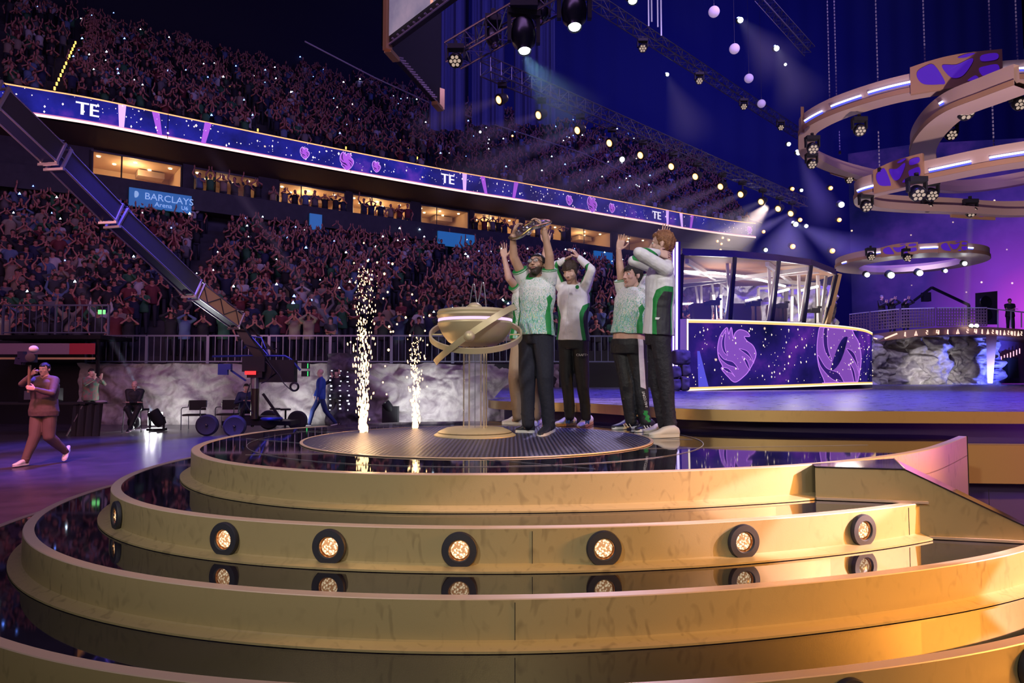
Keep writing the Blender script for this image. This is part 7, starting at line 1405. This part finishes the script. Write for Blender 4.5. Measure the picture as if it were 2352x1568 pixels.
beam('light_beam', P(1784, 112, 28), P(1850, 250, 27), .12, 1.5, .12, 1500, (.16, .3, 1), 'blue haze shaft under the lower white beam lamp')
beam('light_beam', P(1702, 48, 26), P(1800, 170, 25), .12, 1.3, .12, 1500, (.14, .25, 1), 'blue haze shaft under the upper white beam lamp')
beam('light_beam', P(1533, 173, 30), P(1600, 330, 29), .08, 1.5, .10, 800, (.3, .6, 1), 'faint blue haze shaft below the small white lamp')
beam('light_beam', P(1204, 132, 11), P(1330, 300, 11.5), .08, .85, .10, 160, (.25, .6, 1), 'faint teal haze cone below the large lit moving head')
beam('light_beam', P(2229, 492, 19.8), P(2212, 878, 23.5), .10, .15, .9, 30000, (.62, .86, 1.0), 'bright narrow white beam striking the deck at right', ang=2.2, soft=.02)
beam('light_beam', P(889, 930, 22.0), P(470, 330, 24.5), .07, .30, .45, 14000, (.30, .72, .85), 'teal beam rising left across the lower crowd from a floor lamp', ang=3.2, soft=.02)
beam('light_beam', P(355, 955, 21.0), P(130, 560, 23.0), .06, .25, .4, 3500, (.2, .5, .7), 'faint teal beam rising left over the seated man', ang=3.5, soft=.02)
# ================================================================ CAMERA CRANE
CR_SIDE = M('crane_side', (.045, .042, .052), .3, .5, bump=.3, bump_s=5); CR_BOT = M('crane_under', (.015, .02, .06), .4, .3); CR_ALU = M('crane_rail', (.45, .42, .42), .3, .8); CR_BRN = M('crane_brown', (.42, .25, .11), .5, .2); CBL = M('cable_black', (.012, .012, .02), .5)
cpt_ = [P(548, 742, 18.7), P(446, 668, 17.4), P(262, 497, 15.0), P(128, 362, 13.4), P(-20, 222, 12.0), P(-200, 60, 10.6)]
t = thing('camera_crane', 'long dark camera crane arm rising to the upper left from its wheeled dolly', 'camera crane', tuple(G(585, 990, 0)))
hh = .25; ww = .17
for i in range(5):
    a, b = cpt_[i], cpt_[i + 1]; d = nrm(b - a); x = nrm(np.cross(d, (0, 0, 1))); z = nrm(np.cross(x, d)); h0 = hh * (1.0 if i else .9)
    side_m = CR_BRN if i == 0 else CR_SIDE; a2 = a + d * .08; b2 = b - d * .08
    for q in (-1, 1): m = MB(); m.add([a2 + x * q * ww + z * h0 * (.75 if i == 0 else 1), b2 + x * q * ww + z * h0, b2 + x * q * ww - z * h0 * .7, a2 + x * q * ww - z * h0 * .7], [(0, 1, 2, 3)]); m.build('side_panel', side_m, t, smooth=False)
    m = MB(); m.add([a2 - x * ww - z * h0 * .72, a2 + x * ww - z * h0 * .72, b2 + x * ww - z * h0 * .72, b2 - x * ww - z * h0 * .72], [(0, 1, 2, 3)]); m.build('under_panel', CR_BOT, t, smooth=False)
    for q in (-1, 1):
        for s_, r_ in ((-.74, .022), (1.0, .014)): m = MB(); m.tube([a2 + x * q * ww + z * h0 * s_, b2 + x * q * ww + z * h0 * s_], r_, 6); m.build('edge_rail', CR_ALU, t)
    for s_ in (a2, b2):
        m = MB(); m.bar(s_ - x * ww - z * h0 * .9, s_ - x * ww + z * h0 * 1.15, .05, .05, up=(0, 1, 0)); m.bar(s_ + x * ww - z * h0 * .9, s_ + x * ww + z * h0 * 1.15, .05, .05, up=(0, 1, 0)); m.bar(s_ - x * ww * 1.3 - z * h0 * .95, s_ + x * ww * 1.3 - z * h0 * .95, .05, .05); m.bar(s_ - x * ww + z * h0 * 1.1, s_ + x * ww + z * h0 * 1.1, .04, .04); m.build('joint_frame', CR_ALU, t, smooth=False)
    for k, (sg, hgt) in enumerate(((.22, 1.45), (.35, 1.2), (.15, 1.7))):
        m = MB(); m.tube([a2 + (b2 - a2) * s_ + z * h0 * hgt - V(0, 0, sg * math.sin(s_ * PI)) + x * (.06 * k - .1) for s_ in np.linspace(0, 1, 12)], .012, 5); m.build('cable', CBL if k else CR_ALU, t)
    if i == 0:
        m = MB()
        for k in range(5): p, q_ = a2 + (b2 - a2) * k / 5, a2 + (b2 - a2) * (k + 1) / 5; m.tube([p - x * ww * 1.05 + z * h0 * (.8 if k % 2 else -.6), q_ - x * ww * 1.05 + z * h0 * (-.6 if k % 2 else .8)], .012, 5); m.tube([p - x * (-ww * 1.05) + z * h0 * (.8 if k % 2 else -.6), q_ + x * ww * 1.05 + z * h0 * (-.6 if k % 2 else .8)], .012, 5)
        m.build('brace_wires', CBL, t)
for s_, u in ((.55, 0), (.62, 0)): pass
# head, column and dolly
YD = 18.9; D_ = lambda u, v, dy=0.: P(u, v, YD + dy)
m = MB(); m.bar(D_(550, 752), D_(628, 862), .20, .22); m.bar(D_(575, 752, .3), D_(640, 820, .3), .06, .06); m.build('rear_arm', BLKM, t, smooth=False)
m = MB(); m.box(D_(588, 836), (.62, .4, .42)); m.box(D_(590, 858), (.42, .36, .22)); m.build('pan_head', BLK, t, smooth=False)
m = MB(); m.lathe([(.13, 0), (.13, .36)], D_(586, 892), 20); m.build('column_sleeve', CR_ALU, t); m = MB(); m.lathe([(.11, 0), (.11, 1.1), (.13, 1.1)], (D_(586, 892)[0], YD, .42), 20); m.build('column', M('column_bronze', (.10, .075, .05), .3, .7), t)
m = MB(); m.bar(D_(604, 904), D_(648, 966), .06, .06); m.bar(D_(568, 910), D_(552, 960), .05, .05); m.build('brace', BLKM, t, smooth=False)
BLM = M('steel_blue', (.05, .08, .40), .3, .6)
m = MB(); m.tube([D_(488, 818), D_(560, 817), D_(655, 817), D_(668, 824), D_(690, 850)], .030, 8); m.tube([D_(560, 800), D_(580, 775), D_(615, 815)], .022, 6); m.tube([D_(575, 773), D_(600, 775), D_(617, 816)], .022, 6); m.build('hand_bar', BLM, t)
m = MB(); m.box(D_(640, 852, .1), (.95, .3, .62)); m.build('counterweight_box', BLK, t, smooth=False); m = MB(); m.box(D_(575, 856, -.25), (.3, .02, .1)); m.build('red_tally', E_('tally_red', (1, .03, .03), 1.6), t, smooth=False)
for v in (840, 858): m = MB(); m.box(D_(702, v, -.1), (.20, .12, .15)); m.build('monitor', BLK, t, smooth=False); m = MB(); m.box(D_(707, v, -.18), (.02, .02, .13)); m.build('green_bar', E_('led_green', (.05, .8, .2), 1.2), t, smooth=False)
m = MB(); m.box(D_(513, 848, -.2), (.26, .1, .30)); m.box(D_(526, 842, -.2), (.14, .12, .16)); m.bar(D_(530, 850, -.1), D_(565, 874, -.05), .05, .05); m.build('operator_screen', BLM, t, smooth=False)
m = MB(); th = np.linspace(0, 2 * PI, 20)[:-1]
m.tube([D_(676, 888, -.1) + V(.11 * math.cos(a), 0, .11 * math.sin(a)) for a in th], .03, 6, closed=True); m.tube([D_(676, 888, -.14) + V(.10 * math.cos(a), 0, .10 * math.sin(a)) for a in th], .02, 6, closed=True); m.build('cable_coil', CBL, t)
for pts in (((600, 800), (620, 835), (640, 860), (652, 880), (668, 895)), ((560, 790), (600, 800), (640, 800)), ((610, 830), (625, 850), (615, 872), (600, 880)), ((575, 880), (565, 920), (580, 950))): m = MB(); m.tube(cr([D_(u, v, -.25) for u, v in pts], 6), .014, 5); m.build('cable', CBL, t)
c0 = V(D_(586, 960)[0], YD, .30)
m = MB(); m.box((-7.05, 19.35, .30), (1.9, .9, .12)); m.box((-7.2, 19.2, .42), (1.2, .5, .14)); m.build('chassis', BLKM, t, smooth=False)
m = MB(); m.lathe([(.26, 0), (.30, .04), (.26, .08)], (-6.55, 18.7, .40), 20); m.build('cable_tray', BLM, t)
TYR = M('tyre_black', (.025, .025, .04), .7)
for x, y in ((-8.15, 18.35), (-7.25, 17.95), (-6.35, 20.3), (-7.3, 20.6)):
    m = MB(); m.lathe([(.14, -.08), (.24, -.10), (.285, -.06), (.29, 0), (.285, .06), (.24, .10), (.14, .08)], (x, y, .29), 36, 0, (0.2, -1, 0)); w = m.build('wheel', TYR, t); mm = MB(); mm.lathe([(.15, .06), (.11, .08), (.04, .07), (.03, .11), (.005, .12)], (x, y, .29), 20, 0, (0.2, -1, 0)); hb_ = mm.build('hub', M('hub_dark', (.06, .055, .07), .3, .8), None); hb_.data.transform(Matrix.Translation(-Vector(ORG[t.name]))); hb_.parent = w
spot('crane_glint', (-6.2, 14.0, 7.5), (-7.8, 17.8, 3.4), 260, (1, .62, .30), 16, .6, .1)
# small stools and chairs
for u, v, lab in ((632, 937, 'left small round stool behind the dolly'), (656, 938, 'right small round stool behind the dolly')):
    b = V(P(u, v, 21.4)[0], 21.4, 0); t2 = thing('round_stool', lab, 'stool', b, 0, 'small round stools'); hz = P(u, v, 21.4)[2]; m = MB(); m.lathe([(.16, hz - .05), (.16, hz), (.02, hz)], b, 20); m.build('seat', BLK, t2); m = MB(); m.lathe([(.16, 0), (.03, .04), (.03, hz - .04)], b, 12); m.build('pedestal', BLKM, t2)
def dchair(u, v, y, lab):
    b = V(P(u, v, y)[0], y, 0); t2 = thing('visitor_chair', lab, 'chair', b, 0, 'black visitor chairs by the rock wall'); 
    m = MB(); m.box(b + V(0, .22, .72), (.50, .04, .30)); m.build('backrest', BLK, t2, smooth=False); m = MB(); m.box(b + V(0, 0, .44), (.50, .46, .05)); m.build('seat', BLK, t2, smooth=False)
    for q in (-1, 1):
        m = MB(); m.tube([b + V(q * .28, -.22, 0), b + V(q * .28, -.22, .62), b + V(q * .28, -.16, .66), b + V(q * .28, .2, .66), b + V(q * .27, .24, .86)], .014, 6); m.tube([b + V(q * .28, .26, 0), b + V(q * .27, .2, .46)], .014, 6); m.build('frame', M('chrome', (.6, .6, .62), .15, 1), t2)
dchair(445, 985, 20.6, 'empty black visitor chair with chrome arms left of the dolly'); dchair(522, 982, 20.9, 'black visitor chair half hidden behind the crane operator')
# floor spotlights
t = thing('floor_spotlight', 'barrel floor spotlight standing right of the seated man', 'stage light', (-10.4, 20.0, 0)); ax = nrm(V(-.45, -.3, .85)); c = V(-10.35, 20.0, .38); m = MB(); m.lathe([(.13, -.25), (.17, -.12), (.17, .22), (.15, .24)], c, 24, 0, ax); m.build('barrel', BLK, t); m = MB(); m.lathe([(.145, .20), (.02, .21)], c, 24, 0, ax); m.build('lens', E_('floor_lens', (.85, 1, .9), 3), t)
m = MB(); m.box((-10.35, 20, .05), (.45, .3, .08)); m.bar((-10.55, 20, .05), (-10.55, 20, .42), .04, .06, up=(0, 1, 0)); m.bar((-10.15, 20, .05), (-10.15, 20, .42), .04, .06, up=(0, 1, 0)); m.build('yoke', BLKM, t, smooth=False)
t = thing('floor_spotlight', 'floor spotlight sending the teal beam, behind the tall sparks', 'stage light', (-4.05, 22.0, 0)); c = P(889, 930, 22); m = MB(); m.lathe([(.10, -.25), (.14, -.1), (.14, .08), (.13, .1)], c, 20, 0, nrm(V(-.5, -.2, .7))); m.build('barrel', BLK, t); m = MB(); m.lathe([(.12, .09), (.02, .10)], c, 20, 0, nrm(V(-.5, -.2, .7))); m.build('lens', MT['floor_lens'], t); m = MB(); m.box((c[0] + .1, 22.1, .32), (.5, .3, .62)); m.build('case', BLK, t, smooth=False)
t = thing('blinder_light', 'bright floodlight under the seated man shining on the rock', 'stage light', (-11.3, 20.9, 0)); m = MB(); m.ball((-11.35, 20.6, .22), (.2, .12, .2), 16); m.build('housing', BLK, t); m = MB(); m.add([(-11.15, 21.0, .1), (-10.7, 21.0, .1), (-10.7, 21.0, .5), (-11.15, 21.0, .5)], [(0, 1, 2, 3)]); m.build('lens', E_('blinder_face', (1, 1, .96), 6), t, smooth=False)
l = bpy.data.lights.new('blinder', 'AREA'); l.energy = 50; l.size = .4; lo = bpy.data.objects.new('blinder', l); COL.objects.link(lo); aim(lo, (-10.9, 20.9, .3), (-10.7, 16, 0)); 
# work tables
t = thing('work_table', 'black-draped technician table with folding legs and a monitor rack', 'table', (-13.0, 18.6, 0)); m = MB(); m.box((-12.9, 18.7, .86), (3.0, .8, .05)); m.build('table_top', BLK, t, smooth=False)
xx = np.linspace(-11.75, -10.95, 24); m = MB(); m.strip([(x, 18.3 + .06 * math.sin(x * 30), 0) for x in xx], [(x, 18.35, .86) for x in xx]); m.strip([(x, 18.3 + .06 * math.sin(x * 30), .86) for x in xx], [(x, 19.0, .86) for x in xx]); m.build('black_drape', BLK, t)
m = MB(); m.box((-12.9, 18.75, 1.08), (.95, .4, .38)); m.build('equipment_rack', BLKM, t, smooth=False); m = MB(); m.box((-12.9, 18.54, 1.08), (.62, .02, .24)); m.build('rack_face', M('rack_grey', (.10, .09, .12), .4), t, smooth=False); m = MB(); m.ball((-11.15, 18.6, .90), (.16, .12, .05), 12); m.build('folded_cloth', M('cloth_lilac', (.4, .35, .5), .8), t)
for x0, x1 in ((-12.75, -12.35), (-12.35, -12.75), (-11.9, -11.5)): m = MB(); m.bar((x0, 18.35, 0), (x1, 18.35, .8), .03, .03, up=(0, 1, 0)); m.build('folding_leg', CR_ALU, t, smooth=False)
# ================================================================ STAFF
def rotJ(J, a, base):
    c, s = math.cos(a), math.sin(a); return {k: V(v[0] * c - v[1] * s + base[0], v[0] * s + v[1] * c + base[1], v[2] + base[2]) for k, v in J.items()}
def staff(label, base, H, ang, kind, shirt, trou, hair='short', hair_m=None, skin=None, low=False, vox=.010, arms=None, legs=None, hem=-.1, shoe=None, sleeves='long', headf=None, w=1., gr=.03, cap_=None, group=None, hn=None, lc=1.):
    J = pose(H, kind, 3)
    if legs: J.update({k: V(*v) for k, v in legs.items()})
    if arms:
        for q, tg, sx in (('A', arms[0], -1), ('B', arms[1], 1)):
            e, wv = ik(J['sh' + q], tg, .30, .27, (sx * 1, .25, -.9)); J['el' + q] = e; J['wr' + q] = wv
    R = lambda v: (v[0] * math.cos(ang) - v[1] * math.sin(ang), v[0] * math.sin(ang) + v[1] * math.cos(ang), v[2]); h0 = hn or hd(kind); h = {q: (R(h0[q][0]), R(h0[q][1]), R(h0[q][2]), h0[q][3], h0[q][4]) for q in 'AB'}
    J = rotJ(J, ang, base); f = R((0, -1, 0)); o, tr, sh = build_person('person', J, f, None, label, group=group, hair=hair, hair_m=hair_m or H_BLK, skin_mats=[skin or SK_L, EYEW, EYED], sleeves=sleeves, low=low, vox=vox, shirt_m=shirt, trou_m=trou, hands=h, root=base[2], skin_fn=None, headf=R(headf) if headf else f, hem=hem, shirt_gr=gr, shoe_m=shoe, sole_m=SOLE_W, w=w, legcloth=lc, seed=int(abs(base[0]) * 7) % 50)
    return o, J
BRNJ = M('jacket_brown', (.10, .065, .05), .7); BRNT = M('trousers_brown', (.12, .075, .055), .7); SBLK = M('staff_black', (.014, .014, .02), .7); SBLU = M('jacket_blue', (.02, .07, .42), .5); JBLU = M('jeans_blue', (.015, .03, .16), .7); SUIT = M('suit_dark', (.035, .03, .045), .6)
FLOR = M('floral_shirt', (.30, .12, .12), .7, noise_s=14, noise_c=(.08, .22, .14))
bC = V(*G(62, 1068, 0)); legs = dict(kneeA=V(-.08, -.10, .52), ankA=V(-.16, -.22, .09), toeA=V(-.20, -.46, .02), heelA=V(-.14, -.16, .02), kneeB=V(.12, -.02, .50), ankB=V(.20, .34, .20), toeB=V(.22, .26, .03), heelB=V(.20, .44, .22))
o, J = staff('bearded cameraman in brown jacket walking with a stabilised camera on a pole', (bC[0] + .2, bC[1] + .1, 0), 1.84, math.radians(2), 'clap', BRNJ, BRNT, vox=.007, arms=((-.02, -.34, 1.62), (.06, -.36, 1.36)), legs=legs, shoe=SH_W, w=1.22, hair='short', skin=SK_L, gr=.035, hn={'A': ((0.6, -.4, .3), (0, 0, -1), (0, 0, 1), .5, .05), 'B': ((-.6, -.4, .2), (0, 0, -1), (0, 0, 1), .5, .05)}, lc=1.1)
g = (J['wrA'] + J['wrB']) / 2 + (nrm(V(-.75, -.6, 0)) * .06); px_, py_ = g[0], g[1]
t = thing('camera_rig', 'camera on a pole with a fuzzy white microphone held by the cameraman', 'camera', (px_, py_, 1.2)); m = MB(); m.bar((px_, py_, 1.30), (px_, py_, 1.78), .035, .035, up=(0, 1, 0)); m.build('pole', M('pole_brass', (.3, .2, .12), .4, .5), t); m = MB(); m.box((px_ - .02, py_, 1.90), (.20, .16, .14)); m.bar((px_ - .24, py_, 1.86), (px_ - .1, py_, 1.84), .08, .12); m.box((px_ - .14, py_, 1.96), (.1, .1, .12)); m.build('camera_body', M('camera_black', (.015, .015, .04), .35, .3), t, smooth=False)
m = MB(); m.lathe([(.06, 0), (.07, .10), (.075, .16), (.06, .165)], (px_ + .05, py_ - .05, 1.90), 20, 0, nrm(V(.5, -.8, .05))); m.build('lens_barrel', BLK, t); m = MB(); m.ball((px_ + .06, py_, 2.06), (.075, .075, .065), 16); m.build('fuzzy_mic', M('fur_white', (.55, .5, .52), .9), t)
# seated man
def seated(label, base, H, ang, shirt, trou, **k):
    legs = dict(hipA=V(-.09, 0, .50), hipB=V(.09, 0, .50), kneeA=V(-.14, -.44, .52), kneeB=V(.14, -.44, .52), ankA=V(-.14, -.40, .10), ankB=V(.14, -.40, .10), toeA=V(-.16, -.60, .02), heelA=V(-.13, -.34, .02), toeB=V(.16, -.60, .02), heelB=V(.13, -.34, .02), shA=V(-.17, -.04, .98), shB=V(.17, -.04, .98), neck=V(0, -.05, 1.04), head=V(0, -.10, 1.16)); legs.update(k.pop('over', {}))
    return staff(label, base, H, ang, 'cross', shirt, trou, legs=legs, **k)
sx = P(303, 990, 19.5)[0]; seated('bald man in black hooded jacket seated with crossed ankles against the lit rock', (sx, 19.6, .18), 1.8, .4, SBLK, SBLK, hair='bald', skin=SK_L, vox=.010, arms=((.10, -.30, .68), (-.10, -.30, .68)), shoe=SH_B, w=1.15, over=dict(ankA=V(.02, -.42, .10), toeA=V(-.04, -.62, -.1), heelA=V(.02, -.36, -.08), ankB=V(-.04, -.46, .0), toeB=V(-.10, -.66, -.14), heelB=V(-.04, -.38, -.12)))
t = thing('high_chair', 'thin-legged chair under the seated man in black', 'chair', (sx, 19.7, 0)); m = MB(); m.box((sx, 19.7, .64), (.5, .46, .05)); m.build('seat', BLK, t, smooth=False)
for q in (-1, 1):
    for w_ in (-1, 1): m = MB(); m.bar((sx + q * .27, 19.7 + w_ * .22, 0), (sx + q * .23, 19.7 + w_ * .2, .64), .02, .02, up=(0, 1, 0)); m.build('leg', M('chrome', (.6, .6, .62), .15, 1), t)
seated('crane operator in dark blue seated behind the dolly', (P(563, 985, 19.9)[0], 19.9, .1), 1.75, .5, M('navy_shirt', (.012, .02, .09), .7), SBLK, hair='crop', vox=.014, low=True, arms=((-.1, -.35, .8), (.1, -.35, .8)))
bx_ = P(738, 975, 22.0)[0]
staff('man in bright blue jacket and headset striding left past the rock wall', (bx_, 21.9, 0), 1.84, math.radians(-70), 'rest', SBLU, JBLU, hair='bald', vox=.010, shoe=SH_B, legs=dict(kneeA=V(-.06, -.24, .50), ankA=V(-.08, -.34, .09), toeA=V(-.08, -.58, .02), heelA=V(-.08, -.28, .02), kneeB=V(.08, .14, .50), ankB=V(.10, .46, .12), toeB=V(.10, .30, .02), heelB=V(.10, .52, .06)), arms=((-.16, -.22, .86), (.20, -.12, .84)), skin=SK_P, headf=(-.3, -1, 0))
staff('man in dark suit and lanyard raising a phone beside the carved boulder', (P(770, 972, 22.2)[0], 22.35, 0), 1.83, math.radians(-15), 'phone', SUIT, M('suit_trousers', (.05, .035, .04), .6), hair='short', vox=.014, low=True, arms=((-.06, -.22, 1.55), (.16, -.12, 1.66)))
staff('photographer in colourful floral shirt and cap behind the technician table', (P(205, 985, 19.9)[0], 19.9, .05), 1.78, math.radians(55), 'phone', FLOR, SBLK, hair='crop', vox=.012, low=True, gr=.05, arms=((-.08, -.40, 1.46), (.10, -.40, 1.46)))
staff('onlooker in pale top cut off by the left edge beside the cameraman', (-12.0, 15.2, 0), 1.75, math.radians(30), 'mouth', M('top_rose', (.45, .30, .30), .7), SBLK, hair='long', vox=.014, low=True)
YB_ = 34.3
for u, lab, sm, hr, hm, kd, H in ((2025, 'man in dark suit clapping on the presenters balcony', SUIT, 'crop', H_GRY, 'clap', 1.80), (2048, 'long-haired blonde woman with hands at her mouth on the balcony', SBLK, 'long', H_BLD, 'claphigh', 1.72), (2079, 'bald man in black clapping high on the balcony', SBLK, 'bald', H_GRY, 'claphigh', 1.66), (2319, 'man in black standing with folded arms at the right of the balcony', SBLK, 'short', H_BRN, 'cross', 1.75)):
    y_ = YB_ if u < 2200 else 33.2; z_ = P(u, 682 if H > 1.75 else 690, y_)[2] - H * .94; staff(lab, (P(u, 700, y_)[0], y_, z_), H, .25 if u < 2200 else -.3, kd, sm, SBLK, hair=hr, hair_m=hm, vox=.018, low=True, sleeves='short' if kd == 'cross' else 'long')
t = thing('jib_silhouette', 'thin dark camera jib on the balcony in front of the purple backdrop', 'camera crane', P(2150, 745, 38)); m = MB(); m.bar(P(2100, 690, 38), P(2140, 660, 38), .12, .12); m.bar(P(2140, 660, 38), P(2225, 700, 39), .12, .12); m.box(P(2127, 682, 38), (.4, .3, .5)); m.bar(P(2225, 700, 39), P(2225, 750, 39), .12, .12, up=(0, 1, 0)); m.build('boom', M('jib_dark', (.02, .02, .05), .6), t, smooth=False)
